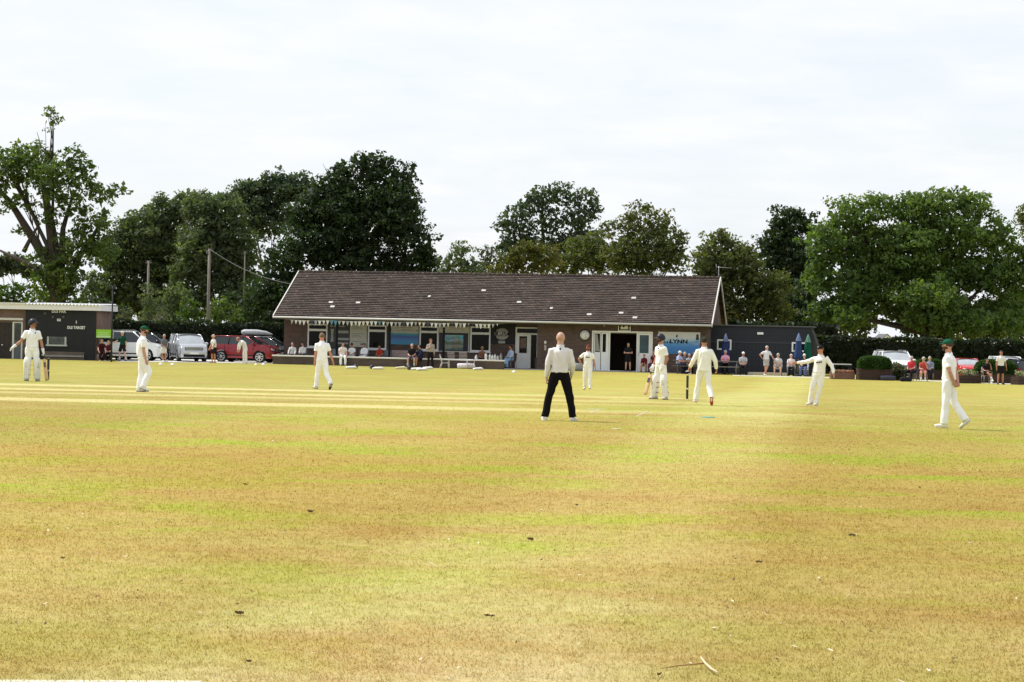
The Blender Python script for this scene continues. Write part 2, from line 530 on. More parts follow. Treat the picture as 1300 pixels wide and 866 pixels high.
    # --- trousers or shorts
    if W.get('legs') is not None:
        c = MB(); full = W.get('legtype', 'trousers') == 'trousers'
        b_ = W.get('baggy', 1.0)
        c.loft([pel - s1*.13, pel - s1*.05, pel + s1*.02, pel + s1*.075], [.10, .165*(.6+.4*fat), .166*(.6+.4*fat), .158*(.6+.4*fat)], [.09, .128, .124, .112*fat], (1, 0, 0), 16)
        for s in (1, -1):
            if full:
                en = ank[s] + unit(ank[s]-knee[s])*.015
                c.limb([hip[s] + np.array([0, 0, .02]), hip[s]*.6+knee[s]*.4, knee[s]], [.108, .098*b_, .078*b_], 12)
                c.loft([knee[s] + unit(hip[s]-knee[s])*.05, knee[s], knee[s]*.6+ank[s]*.4, knee[s]*.2+ank[s]*.8, en], [.078*b_, .078*b_, .077*b_, .074*b_, .078*b_], [.078*b_, .078*b_, .078*b_, .078*b_, .082*b_], (1, 0, 0), 12)
            else:
                en = hip[s]*.2 + knee[s]*.8
                c.limb([hip[s] + np.array([0, 0, .02]), hip[s]*.7+knee[s]*.3], [.108, .102], 12)
                c.loft([hip[s]*.8+knee[s]*.2, hip[s]*.5+knee[s]*.5, en], [.104, .103, .104], [.104, .103, .104], (1, 0, 0), 12)
        finish(c, 'trousers' if full else 'shorts', W['legs'])
        if W.get('belt'):
            bb = MB(); bb.loft([pel + s1*.055, pel + s1*.09], [.158*(.6+.4*fat)]*2, [.110*fat]*2, (1, 0, 0), 18); bb.build('belt', BLACK, th)
    # --- shoes
    for s in (1, -1):
        c = MB(); fd = footd[s]; fu = unit(np.array([0, 0, 1]) - fd*fd[2]); sd = np.cross(fd, fu)
        a = ank[s] - fu*.050
        c.loft([a - fd*.075, a - fd*.05, a + fd*.02, a + fd*.09, a + fd*.15, a + fd*.195], [.022, .036, .041, .046, .044, .020], [.030, .046, .050, .036, .030, .018], sd, 10, 0)
        c.limb([a + fu*.01 - fd*.01, a + fu*.055 - fd*.015], [.044, .042], 10, 0)
        c.loft([a - fu*.030 - fd*.075, a - fu*.030 + fd*.0, a - fu*.030 + fd*.10, a - fu*.030 + fd*.19], [.034, .040, .048, .030], [.012, .010, .010, .010], sd, 10, 1)
        if W.get('socks'):
            k2 = ank[s]*.72 + knee[s]*.28
            so = MB(); so.limb([ank[s] - fu*.01, k2], [.046, .056], 10); so.build('sock', cloth(W['socks']), th)
        c.build('shoe', [cloth(W.get('shoes', (.72, .72, .72))), mat('sole_%s' % W.get('sole', 'pale'), {'pale': (.6, .6, .58), 'dark': (.03, .03, .035), 'red': (.45, .06, .03)}[W.get('sole', 'pale')], .7)], th)
    # --- head wear and hair
    hair = W.get('hair')
    if hair is not None:
        long = W.get('hairlong', False)
        c = MB()
        lowz = -0.75 if long else -0.30
        c.ell(hc, HEAD_R, 0, 20, 14, shell(lambda u: min((u[1] + 0.42 + max(0, u[2]-.35)*2.6) * 4, (u[2] - lowz) * 4), 1.085 if not long else 1.2, 0.95), hm)
        if long: c.limb([H((0, .085, .0)), H((0, .10, -.15))], [.075, .05], 10)
        c.build('hair', mat('hair_%02d_%02d' % (int(hair[0]*99), int(hair[2]*99)), hair, .65, .3, 30, .6, 80), th)
    if W.get('beard') is not None:
        c = MB()
        c.ell(hc, HEAD_R, 0, 20, 14, shell(lambda u: min((0.02 - u[2]) * 4.0 - .5, (0.30 - u[1]) * 4), 1.045, 0.94), hm)
        c.ell(H((0, -.072, -.088)), (.036, .028, .034), 0, 10, 6)
        c.build('beard', mat('beard_dark', W['beard'], .7, .3, 40, .5, 90), th)
    cap = W.get('cap')
    if cap is not None:
        c = MB()
        kind = W.get('captype', 'cap')
        c.ell(hc + np.array(hm @ Vector((0, 0, .006))), HEAD_R, 0, 24, 16, shell(lambda u: (u[2] - 0.16) * 6 - u[1]*.6, 1.13, 0.93), hm)
        if kind == 'cap':
            br = []
            for i in range(9):
                a = -1.15 + 2.3*i/8
                br.append((math.sin(a)*.080, -.060 - math.cos(a)*.045))
            for i in range(9):
                a = 1.0 - 2.0*i/8
                br.append((math.sin(a)*.082, -.088 - math.cos(a)*.085))
            q = MB(); q.prism(br, .033, .040, 0, 'z')
            vs = [H((p[0], p[1], p[2] + (-(p[1] + .09)*-.20) - abs(p[0])**2*2.2)) for p in q.v]
            c.add(vs, q.f, 0)
            c.ell(H((0, .002, .132)), (.012, .012, .007), 0, 8, 4)
        elif kind == 'hat':
            c.loft([H((0, 0, .030)), H((0, 0, .042))], [.145, .138], [.160, .152], tuple(hm @ Vector((1, 0, 0))), 20)
        c.build('cap' if kind == 'cap' else 'sun_hat', cloth(cap), th)
        if W.get('badge'):
            q = MB(); q.ell(H((0, -.104, .072)), (.016, .006, .016), 0, 8, 6, None, hm); q.build('cap_badge', WHITE, th)
    if W.get('helmet') is not None:
        c = MB()
        c.ell(hc + np.array(hm @ Vector((0, .006, .004))), HEAD_R, 0, 24, 18, shell(lambda u: min((u[2] + 0.50 + u[1]*.75) * 4, (u[2] + .55) * 4), 1.25, 0.94), hm)
        br = []
        for i in range(9):
            a = -1.25 + 2.5*i/8; br.append((math.sin(a)*.092, -.066 - math.cos(a)*.045))
        for i in range(9):
            a = 1.2 - 2.4*i/8; br.append((math.sin(a)*.098, -.085 - math.cos(a)*.098))
        q = MB(); q.prism(br, .036, .046, 0, 'z')
        c.add([H((p[0], p[1], p[2] + (p[1] + .09)*.18 - abs(p[0])**2*2.5)) for p in q.v], q.f, 0)
        hel = c.build('helmet', mat('helmet_navy', W['helmet'], .45, .1), th)
        g = MB()
        for z, dd in ((.008, .142), (-.022, .145), (-.052, .144), (-.082, .135)):
            g.tube([H((math.sin(a)*.098, -.010 - math.cos(a)*(dd - .01), z)) for a in np.linspace(-1.5, 1.5, 11)], .0035, 6)
        for a in (-.9, .9): g.tube([H((math.sin(a)*.098, -.010 - math.cos(a)*.135, z)) for z in (.03, -.03, -.085)], .0035, 6)
        g.build('helmet_grille', DKGREY, hel)
    if W.get('glasses'):
        g = MB()
        for s in (1, -1): g.ell(H((s*.032, -.098, .006)), (.024, .006, .017), 0, 10, 6, None, hm)
        g.tube([H((-.075, -.02, .010)), H((-.06, -.092, .010)), H((.06, -.092, .010)), H((.075, -.02, .010))], .004, 5)
        g.build('sunglasses', BLACK, th)
    # --- batting gear
    if gl is not None:
        for s in (1, -1):
            fd, inn, acr = palms[s]
            g = MB()
            cur = P.get('curlL' if s == 1 else 'curlR', .5)
            g.loft([wri[s] - fd*.075, wri[s] - fd*.02, wri[s] + fd*.03, wri[s] + fd*.085], [.050, .046, .055, .054], [.046, .038, .034, .030], acr, 12)
            for i, ln in enumerate((.078, .088, .082, .066)):
                base = wri[s] + fd*.078 + acr*(.038 - .025*i); pts = [base]; a = .25
                for q in (.45, .32, .25):
                    d = fd*math.cos(a) + inn*math.sin(a); pts.append(pts[-1] + d*ln*q); a += cur*1.1
                g.limb(pts, [.0165, .0165, .0155, .013], 8)
            b0 = wri[s] + fd*.025 + acr*.038; d = unit(acr*.75 + fd*.6 + inn*.3)
            g.limb([b0, b0 + d*.04, b0 + d*.04 + fd*.03], [.019, .018, .014], 8)
            g.build('batting_glove', cloth(gl), th)
    if W.get('pads') is not None:
        for s in (1, -1):
            kd = unit(ank[s] - knee[s]); up = -kd
            fwd = unit(footd[s] - up*np.dot(footd[s], up)); sd = np.cross(fwd, up)
            g = MB()
            off = fwd*.045
            cs = [knee[s] + up*.20 + off*.7, knee[s] + up*.12 + off, knee[s] + up*.02 + off*1.4, knee[s] + kd*.06 + off*1.2, knee[s] + kd*.20 + off, ank[s] + off*1.2, ank[s] + kd*.03 + off*1.6]
            g.loft(cs, [.075, .100, .104, .100, .095, .085, .075], [.045, .068, .082, .072, .070, .062, .05], sd, 14, 0, 2.6)
            for q in (-.055, 0, .055):
                g.limb([knee[s] + kd*.07 + fwd*.112 + sd*q*1.1, knee[s] + kd*.2 + fwd*.108 + sd*q, ank[s] + fwd*.108 + sd*q*.9], [.020, .022, .018], 8)
            for q in (-.035, .02, .075):
                g.limb([knee[s] + kd*q + off*1.6 - sd*.085, knee[s] + kd*q + fwd*.140, knee[s] + kd*q + off*1.6 + sd*.085], [.018, .022, .018], 8)
            for q in (.03, .16, .30):
                g.tube([knee[s] + kd*q + off*.9 + sd*.10*math.cos(a) - fwd*.125*math.sin(a) for a in np.linspace(0, PI, 9)], .012, 6, 1)
            g.build('leg_pad', [cloth(W['pads']), mat('pad_strap', (.30, .26, .22), .8)], th)
    if W.get('logo'):
        g = MB()
        fwd = unit(np.cross(lat, s2)); 
        if fwd[1] > 0: fwd = -fwd
        for i in range(6):
            xx = -.075 + .03*i
            ctr = mid + s2*.085 + lat*xx + fwd*(.112*fat + W.get('loose', .02) + .012 - xx*xx*2.2)
            g.box(ctr, (.022, .008, .035 + .016*(i % 2)), 0, Matrix.Rotation(math.atan2(lat[1], lat[0]), 3, 'Z'))
        g.build('shirt_lettering', mat('navy_print', (.03, .035, .06), .7), th)
    if W.get('crest'):
        g = MB(); fwd = unit(np.cross(lat, s2)) * (1 if W['crest'] > 0 else -1)
        if (fwd[1] > 0) == (W['crest'] > 0): fwd = -fwd
        if W['crest'] > 0: ctr = mid + s2*.20 + lat*.085 + fwd*(.122 + .012)
        else: ctr = nb - s2*.055 + fwd*(.108)
        g.ell(ctr, (.020, .014, .020), 0, 8, 6); g.build('shirt_badge', mat('navy_print', (.03, .035, .06), .7), th)
    return out

# poses -----------------------------------------------------------------
def sit(hyaw=0, hpitch=.1, arms='lap', lean=0.05, cross=False, knees=.10, hang=0):
    p = dict(s1=(0, lean*.3 - .02, 1), s2=(0, -lean*2.2, 1), neck=(0, -.2, 1), hyaw=hyaw, hpitch=hpitch,
             legL=((knees, -1, -.06), (0, -.02, -1)), legR=((-knees, -1, -.06), (0, .05, -1)))
    if cross: p['legR'] = ((.12, -1, .12), (.42, -.45, -.8), -.1, .2)
    if arms == 'lap': p.update(armL=((.12, -.28, -.95), (-.35, -.85, -.15)), armR=((-.12, -.28, -.95), (.35, -.85, -.15)))
    if arms == 'knees': p.update(armL=((.18, -.55, -.8), (-.05, -.75, -.6)), armR=((-.18, -.55, -.8), (.05, -.75, -.6)))
    if arms == 'fold': p.update(armL=((.2, -.3, -.93), (-.85, -.5, .1)), armR=((-.2, -.3, -.93), (.85, -.5, .05)))
    if arms == 'face': p.update(armL=((.12, -.6, -.75), (-.3, -.35, .9)), armR=((-.12, -.28, -.95), (.4, -.8, -.1)))
    if arms == 'table': p.update(armL=((.2, -.55, -.8), (-.3, -.9, .02)), armR=((-.2, -.55, -.8), (.3, -.9, .02)))
    return p

def stand(**k):
    p = dict(s1=(0, 0, 1), s2=(0, -.04, 1), neck=(0, -.12, 1), legL=((.07, 0, -1), (.03, .03, -1)), legR=((-.07, 0, -1), (-.03, .03, -1)),
             armL=((.16, .02, -1), (.06, -.2, -1)), armR=((-.16, .02, -1), (-.06, -.2, -1)))
    p.update(k)
    return p

CREAM = (.87, .86, .85); WHT = (.88, .89, .92)
SK = (.50, .27, .19); SKP = (.56, .33, .25); SKT = (.42, .20, .12); SKD = (.25, .12, .075)

def ppos(px, py):
    p = hit(px, py); return p, F / p[1]

def player(label, px, py, htot, rotz, P, W, group='cricketers on the field', **k):
    p, s = ppos(px, py)
    s = F / math.hypot(p[1], 0)
    return person(label, p, R(rotz), P, W, hpx=htot / s, lod=0, group=group, **k)

# left batsman
A = player('far-left batsman in dark helmet and pads, one gloved arm held out', 40, 484, 79, 12,
    dict(s1=(0, 0, 1), s2=(0, -.03, 1), neck=(.05, -.08, 1), hyaw=R(62), hpitch=.05, curlL=.9, curlR=.25,
         legL=((.09, -.02, -1), (.05, .03, -1), .45, 0), legR=((-.06, .0, -1), (-.03, .03, -1), -.35, 0),
         armR=((-.50, -.05, -.86), (-.78, -.12, -.62)), armL=((.30, .0, -.95), (.22, -.12, -.97))),
    dict(shirt=WHT, legs=WHT, sleeve='s', helmet=(.014, .016, .030), gloves=(.78, .78, .77), pads=(.80, .79, .76), shoes=(.35, .30, .28), skin=SKT, crest=1, loose=.022))
# fielder, green cap, left
B = player('fielder in green cap and whites walking towards the right, seen from the side', 180, 497.5, 84, 104,
    dict(fat=1.2, s1=(0, .05, 1), s2=(0, -.06, 1), neck=(0, -.15, 1), hyaw=0, hpitch=.05,
         legR=((-.02, -.42, -.91), (0, .36, -.93), .0, .40), legL=((.02, .02, -1), (.0, .14, -1), .0, .05),
         armR=((-.16, -.06, -1), (-.04, -.28, -.96)), armL=((.15, .05, -1), (.05, -.2, -1)), curlR=.6),
    dict(shirt=WHT, legs=WHT, sleeve='s', cap=(.008, .085, .038), beard=(.09, .04, .02), hair=(.08, .04, .02), skin=SK, loose=.028, baggy=1.1, shoes=(.75, .75, .76), sole='dark'))
# bareheaded fielder walking away
C = player('bareheaded fielder in whites walking away towards the pavilion with short grey-brown hair', 408, 494.5, 72.5, -150,
    dict(s1=(0, -.02, 1), s2=(0, -.05, 1), twist=R(-12), neck=(0, -.1, 1), hyaw=R(8), hpitch=.12,
         legL=((.02, -.24, -.97), (0, -.16, -.98), .1, 0), legR=((-.06, .22, -.97), (-.10, .62, -.78), -.1, .75),
         armL=((.12, .0, -1), (.04, -.16, -1)), armR=((-.36, .06, -.93), (-.34, .05, -.94)), curlR=.4, curlL=.6),
    dict(shirt=WHT, legs=WHT, sleeve='s', hair=(.16, .10, .06), skin=(.50, .23, .16), loose=.02, shoes=(.6, .6, .62), sole='dark'))
# umpire
D = player('bald umpire in cream long-sleeved shirt and black trousers, legs apart, back turned', 709.5, 534, 113.5, 178,
    dict(fat=1.0, s1=(0, 0, 1), s2=(0, -.07, 1), neck=(0, -.18, 1), hyaw=0, hpitch=.12,
         legL=((.27, -.02, -.96), (.17, .04, -.98), .30, 0), legR=((-.27, -.02, -.96), (-.17, .04, -.98), -.35, 0),
         armL=((.27, .06, -.96), (.05, -.12, -.99)), armR=((-.30, .04, -.95), (.10, -.60, -.80)), curlL=.8),
    dict(shirt=(.68, .67, .67), legs=(.005, .005, .006), sleeve='l', skin=(.50, .30, .22), loose=.018, belt=True, shoes=(.70, .70, .70), sole='pale', crest=-1, tuck=True))
# bearded fielder walking in
E = player('bearded fielder in whites and brown cap strolling towards the camera, hand on hip', 745.5, 495, 57.5, -8,
    dict(s1=(0, 0, 1), s2=(.03, -.03, 1), neck=(0, -.1, 1), hyaw=R(8), hpitch=0,
         legL=((.05, -.2, -.97), (.02, .05, -1), .1, 0), legR=((-.06, .06, -1), (-.02, .34, -.94), -.1, .4),
         armR=((-.75, .15, -.66), (.45, -.15, -.88)), armL=((.25, .05, -.96), (.24, -.1, -.96)), curlL=.7),
    dict(shirt=CREAM, legs=CREAM, sleeve='s', cap=(.16, .045, .035), beard=(.012, .010, .010), skin=SKT, logo=True, loose=.022, shoes=(.72, .70, .66), sole='dark'))
# batter at the right-hand wicket
Fb = player('batsman in black helmet and white pads looking left with his bat pointing at the ground', 838, 507, 83, -62,
    dict(s1=(0, .02, 1), s2=(0, -.05, 1), neck=(0, -.08, 1), hyaw=R(-18), hpitch=.0, curlL=.8, curlR=.95,
         legL=((.14, .10, -.98), (.07, .09, -1), .5, 0), legR=((-.14, -.10, -.98), (-.07, .0, -1), -.1, 0),
         armL=((.16, .24, -.95), (-.18, -.30, -.93)), armR=((-.16, -.05, -.98), (-.05, -.36, -.93))),
    dict(shirt=CREAM, legs=CREAM, sleeve='s', helmet=(.014, .014, .020), gloves=(.78, .77, .74), pads=(.80, .78, .74), shoes=(.62, .58, .58), sole='dark', skin=SKT, beard=(.03, .02, .015), crest=1, loose=.024))
# bowler walking back
G = player('bowler in cream long sleeves and dark cap walking away with one red-soled shoe lifted', 893, 514.5, 87, 172,
    dict(s1=(0, -.03, 1), s2=(.03, -.06, 1), neck=(.04, -.1, 1), hyaw=0, hpitch=.1,
         legL=((.16, -.20, -.96), (.14, .02, -.99), .3, 0), legR=((-.10, .12, -.98), (-.24, .50, -.83), -.1, 1.05),
         armL=((.42, .0, -.91), (.40, -.62, -.68)), armR=((-.46, .08, -.89), (-.12, -.55, -.83)), curlL=.9, curlR=.6),
    dict(shirt=(.86, .85, .79), legs=(.85, .84, .80), sleeve='l', cap=(.035, .040, .022), hair=(.03, .02, .015), skin=SKT, loose=.034, tuck=False, shoes=(.72, .7, .66), sole='red'))
# fielder with arm out
Hf = player('fielder in cream sweater and black cap leaning back with one arm stretched out sideways', 1038.5, 515, 77, -22,
    dict(s1=(.10, .05, 1), s2=(.06, .0, 1), neck=(-.02, -.1, 1), hyaw=R(-28), hpitch=-.05, shtilt=.12,
         legL=((-.10, -.10, -.99), (-.22, .06, -.97), -.1, .05), legR=((-.18, -.20, -.96), (-.16, .28, -.95), -.5, .15),
         armR=((-.90, -.15, -.30), (-.94, -.30, -.12)), armL=((.62, .05, -.78), (.30, -.35, -.88)), curlR=.3, curlL=.5),
    dict(shirt=(.88, .87, .84), legs=(.88, .87, .84), sleeve='l', cap=(.014, .013, .016), hair=(.16, .06, .03), skin=(.56, .27, .18), logo=True, badge=True, loose=.030, shoes=(.74, .70, .62), sole='pale'))
# right fielder, hands behind back
I = player('fielder in green cap with hands clasped behind his back, on the right', 1203, 544.5, 114, -118,
    dict(s1=(0, .03, 1), s2=(0, -.06, 1), neck=(0, -.14, 1), hyaw=R(14), hpitch=.05,
         legL=((.03, -.05, -1), (.02, -.05, -1), .1, 0), legR=((-.05, .22, -.97), (-.03, .55, -.83), -.05, .72),
         armL=((.22, .30, -.93), (-.50, .26, -.83)), armR=((-.22, .30, -.93), (.50, .30, -.81)), curlL=.8, curlR=.8),
    dict(shirt=(.89, .90, .93), legs=(.88, .89, .92), sleeve='s', cap=(.008, .085, .045), hair=(.07, .035, .02), beard=(.06, .03, .02), skin=(.50, .26, .19), loose=.022, shoes=(.74, .72, .60), sole='pale'))

# ------------------------------------------------------------------ bats, wickets and marks
def bat(label, p0, p1, roll=0.0):
    """handle top p0 -> toe p1 (world)"""
    p0, p1 = np.array(p0), np.array(p1)
    d = unit(p1 - p0); L = np.linalg.norm(p1 - p0)
    t = thing('cricket_bat', label, 'cricket bat', p0, 0, 'cricket bats')
    sd = unit(np.cross(d, [math.sin(roll), math.cos(roll), 0.05]))
    m = MB(); m.limb([d*0, d*L*.32], [.018, .019], 10); m.build('handle', mat('bat_grip', (.03, .03, .05), .7), t)
    m = MB()
    m.loft([d*L*.30, d*L*.345, d*L*.38, d*L*.70, d*L*.93, d*L], [.022, .040, .054, .055, .055, .048], [.020, .022, .020, .030, .026, .016], sd, 12, 0, 4.0)
    m.build('blade', PALEWOOD, t)
    n = unit(np.cross(d, sd))
    m = MB()
    m.box(d*L*.50, (.07, .07, L*.16), 0, Vector(d).to_track_quat('Z', 'Y').to_matrix())
    m.build('bat_sticker', mat('bat_sticker_dark', (.05, .045, .05), .5), t)
    return t
wl = A['th'].matrix_world
def world(pp, q):
    s = pp['scale']; rz = pp['th'].rotation_euler[2]; c, n = math.cos(rz), math.sin(rz)
    q = np.array(q)*s
    return np.array(pp['th'].location) + np.array([q[0]*c - q[1]*n, q[0]*n + q[1]*c, q[2]])
ha = world(A, A['wri'][1] + A['palms'][1][0]*.085)
pa = at_depth(59.5, 482, ha[1] - .22); pa[2] = .02
da = unit(pa - ha)
bat('willow bat with dark grip held upright by the far-left batsman', ha - da*.14, pa)
hf = world(Fb, Fb['wri'][-1] + Fb['palms'][-1][0]*.085)
tf = at_depth(820.5, 495.5, hf[1] - .15); df = unit(tf - hf)
bat('willow bat angled down to the left in front of the batsman near the black wicket', hf - df*.12, hf + df*.74, .6)

def wicket(label, px, py, h):
    p = hit(px, py)
    t = thing('wicket', label, 'wicket', p, R(3), 'wickets')
    for i in (-1, 0, 1):
        m = MB(); m.limb([(0, i*.115, -.02), (0, i*.115, h)], [.018, .018], 10)
        s = m.build('stump', mat('stump_black', (.02, .02, .025), .5), t)
        m = MB()
        for z in (.40,): m.loft([(0, i*.115, h*z), (0, i*.115, h*z + .05)], [.0195]*2, [.0195]*2, (1, 0, 0), 10)
        m.build('stump_sticker', mat('stump_band_pale', (.5, .45, .3), .5), s)
    for i in (-.5, .5):
        m = MB(); m.limb([(0, i*.115 - .05, h + .022), (0, i*.115 + .05, h + .022)], [.008, .008], 6); m.build('bail', PALEWOOD, t)
wicket('black wicket standing beside the walking bowler', 872.3, 506.5, .66)
wicket('black wicket standing beside the far-left batsman and his bat', 61, 482, .68)

def ground_poly(name, pts, mat_, up=0.004, th=None):
    P = [hit(*q) for q in pts]
    m = MB(); m.add([(p[0], p[1], p[2] + up) for p in P], [tuple(range(len(P)))])
    return m.build(name, mat_)
LIME = mat('lime_marking', (.58, .56, .44), .9, .35, 9)
for q in ([(749, 524.3), (750.2, 524.5), (762, 519.6), (761, 519.4)], [(807, 528.6), (808.3, 528.8), (822.6, 522.4), (821.6, 522.2)], [(776, 544.4), (788, 544.1), (788, 544.6), (776, 544.9)],
          [(746, 519.0), (768, 519.6), (768, 519.9), (746, 519.3)]):
    tag(ground_poly('crease_marking', q, LIME), kind='structure')
p = hit(899, 530)
m = MB(); m.loft([(0, 0, 0), (0, 0, .012)], [.16, .15], [.16, .15], (1, 0, 0), 20); o = m.build('run_up_marker', mat('teal_rubber', (.03, .30, .30), .6)); o.location = p
tag(o, 'flat teal disc lying on the grass below the walking bowler', 'marker disc')
# ------------------------------------------------------------------ ground and sky
def build_ground():
    ys = sorted(set([-40, -20, 0, 10, 20, 30, 40, 50] + list(range(54, 90, 2)) + [90, 100, 110, 130, 160, 200, 300, 500, 900, 1500, 2500]))
    xs = sorted(set([-2500, -1200, -600, -300, -150, -80, -40, -20, 0, 20, 40, 80, 150, 300, 600, 1200, 2500]))
    V = [(x, y, gz(y)) for y in ys for x in xs]
    nx = len(xs)
    Fc = [(j*nx+i, j*nx+i+1, (j+1)*nx+i+1, (j+1)*nx+i) for j in range(len(ys)-1) for i in range(nx-1)]
    o = np_mesh('outfield_ground', np.array(V), np.array(Fc), ground_mat('turf', False), smooth=True)
    return tag(o, kind='structure')

def ground_mat(name, blades):
    m, t, b = new_mat(name)
    g = t('ShaderNodeNewGeometry')
    sp = t('ShaderNodeSeparateXYZ'); t.link(g.outputs['Position'], sp.inputs[0])
    X, Y = sp.outputs[0], sp.outputs[1]
    fl = t('ShaderNodeCombineXYZ'); t.link(X, fl.inputs[0]); t.link(Y, fl.inputs[1])
    pos = fl.outputs[0]
    st = t('ShaderNodeMapping'); st.inputs['Scale'].default_value = (0.66, 1.0, 1.0); t.link(pos, st.inputs[0])
    # large patches
    n1 = t.noise(st.outputs[0], 0.16, 4, 0.55, .4)
    n2 = t.noise(st.outputs[0], 0.55, 5, 0.6, .5)
    n3 = t.noise(pos, 2.3, 5, 0.65)
    mp2 = t('ShaderNodeMapping'); mp2.inputs['Location'].default_value = (31, 17, 0); t.link(st.outputs[0], mp2.inputs[0])
    n4 = t.noise(mp2.outputs[0], 0.62, 5, 0.6, .6)
    mp3 = t('ShaderNodeMapping'); mp3.inputs['Location'].default_value = (-57, 71, 0); t.link(st.outputs[0], mp3.inputs[0])
    n5 = t.noise(mp3.outputs[0], 0.46, 5, 0.6, .5)
    # distance zones: dry straw near the boundary line, yellow green towards the square
    zone = t.ramp(t.math('DIVIDE', Y, 120.0), [(0.07, (.46, .345, .155)), (0.13, (.42, .305, .100)), (0.22, (.395, .275, .070)), (0.34, (.40, .33, .088)), (0.48, (.43, .37, .110)), (0.72, (.42, .355, .082)), (1.0, (.38, .335, .080))])
    k = t.ramp(t.math('ADD', t.math('MULTIPLY', n1, .6), t.math('MULTIPLY', n2, .4)), [(0.42, (0,)*3), (0.58, (1,)*3)])
    c = t.mix(t.math('MULTIPLY', k, .48), zone, (.32, .305, .050))                       # yellow-green
    br = t.ramp(t.math('ADD', t.math('MULTIPLY', n4, .75), t.math('MULTIPLY', n3, .25)), [(0.45, (0,)*3), (0.64, (1,)*3)])
    c = t.mix(t.math('MULTIPLY', br, .68), c, (.335, .195, .048))                        # scorched brown
    gr = t.ramp(t.math('ADD', t.math('MULTIPLY', n5, .8), t.math('MULTIPLY', n3, .2)), [(0.490, (0,)*3), (0.65, (1,)*3)])
    grz = t.ramp(t.math('DIVIDE', Y, 120.0), [(0.10, (.25,)*3), (0.16, (.9,)*3), (0.30, (.9,)*3), (0.40, (.35,)*3)])
    c = t.mix(t.math('MULTIPLY', gr, grz), c, (.28, .34, .018))                        # greener tongues
    n9 = t.noise(pos, 0.075, 3, .5, .3)
    bb = t.ramp(n9, [(0.46, (0,)*3), (0.60, (1,)*3)])
    bz = t.ramp(t.math('DIVIDE', Y, 120.0), [(0.12, (.15,)*3), (0.18, (1,)*3), (0.36, (.9,)*3), (0.45, (.2,)*3)])
    c = t.mix(t.math('MULTIPLY', t.math('MULTIPLY', bb, bz), .5), c, (.35, .205, .045))
    # mown bands running away from the camera
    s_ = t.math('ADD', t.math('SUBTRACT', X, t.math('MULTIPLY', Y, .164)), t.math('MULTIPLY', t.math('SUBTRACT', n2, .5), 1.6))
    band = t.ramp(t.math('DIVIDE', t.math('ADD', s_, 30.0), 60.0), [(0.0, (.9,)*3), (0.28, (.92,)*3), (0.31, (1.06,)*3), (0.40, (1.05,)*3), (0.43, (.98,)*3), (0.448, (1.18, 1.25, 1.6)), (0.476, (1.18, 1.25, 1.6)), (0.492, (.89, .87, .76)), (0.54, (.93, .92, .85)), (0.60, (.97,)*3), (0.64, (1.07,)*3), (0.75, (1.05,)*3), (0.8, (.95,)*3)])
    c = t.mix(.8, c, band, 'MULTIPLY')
    # the prepared strips of the square, cut short and bleached
    yw = t.math('ADD', Y, t.math('MULTIPLY', t.math('SUBTRACT', n3, .5), .5))
    yw = t.math('ADD', yw, t.math('MULTIPLY', X, .018))
    f = t.math('DIVIDE', t.math('SUBTRACT', yw, 42.0), 20.0, True)
    def yy(v): return (v - 42.0) / 20.0
    W1 = (1,)*3; W0 = (0,)*3
    stops = []
    for c0, h, kx in ((46.2, .8, 1), (50.6, .45, .7), (53.2, .6, .95), (56.9, .7, 1)):
        stops += [(yy(c0-h-.3), W0), (yy(c0-h+.1), (kx,)*3), (yy(c0+h-.1), (kx,)*3), (yy(c0+h+.3), W0)]
    strip = t.ramp(f, stops)
    xm = t.ramp(t.math('DIVIDE', t.math('ADD', t.math('ADD', X, 40.0), t.math('MULTIPLY', t.math('SUBTRACT', n2, .5), 5.0)), 60.0), [(0.0, W1), (0.62, W1), (0.74, (.35,)*3), (0.80, W0)])
    c = t.mix(t.math('MULTIPLY', t.math('MULTIPLY', strip, xm), .78), c, (.60, .50, .22))
    # fine tufts
    n6 = t.noise(pos, 48.0, 6, 0.85)
    n7 = t.noise(pos, 170.0, 3, 0.8)
    fine = t.ramp(t.math('ADD', t.math('MULTIPLY', n6, .5), t.math('MULTIPLY', n7, .5)), [(0.34, (.62, .55, .44)), (0.45, (.93, .92, .89)), (0.55, (1.07, 1.07, 1.08)), (0.66, (1.42, 1.45, 1.65))])
    c = t.mix(.9, c, fine, 'MULTIPLY')
    n8 = t.noise(pos, 5.5, 5, .7)
    med = t.ramp(n8, [(0.32, (.76, .71, .62)), (0.46, (.97, .97, .96)), (0.54, (1.03, 1.03, 1.03)), (0.68, (1.20, 1.20, 1.32))])
    c = t.mix(.85, c, med, 'MULTIPLY')
    if blades:
        a = t('ShaderNodeAttribute', attribute_name='tone')
        kk = t.ramp(a.outputs['Fac'], [(0.0, (1.18, 1.12, 1.0)), (0.5, (1.42, 1.38, 1.38)), (1.0, (1.95, 1.95, 2.2))])
        c = t.mix(1.0, c, kk, 'MULTIPLY')
    c = t.mix(1.0, c, (.88, .925, .93), 'MULTIPLY')
    t.link(c, b.inputs['Base Color'])
    b.inputs['Roughness'].default_value = 0.9; b.inputs['Specular IOR Level'].default_value = 0.15
    if blades:
        tr = t('ShaderNodeBsdfTranslucent'); t.link(c, tr.inputs['Color'])
        mx = t('ShaderNodeMixShader'); mx.inputs[0].default_value = .4
        t.link(b.outputs[0], mx.inputs[1]); t.link(tr.outputs[0], mx.inputs[2]); t.link(mx.outputs[0], t.n['Material Output'].inputs['Surface'])
    else:
        bp = t('ShaderNodeBump', inp={'Strength': .5, 'Distance': .006})
        t.link(t.math('ADD', n6, t.math('MULTIPLY', n7, .6)), bp.inputs['Height']); t.link(bp.outputs[0], b.inputs['Normal'])
    return m

build_ground()

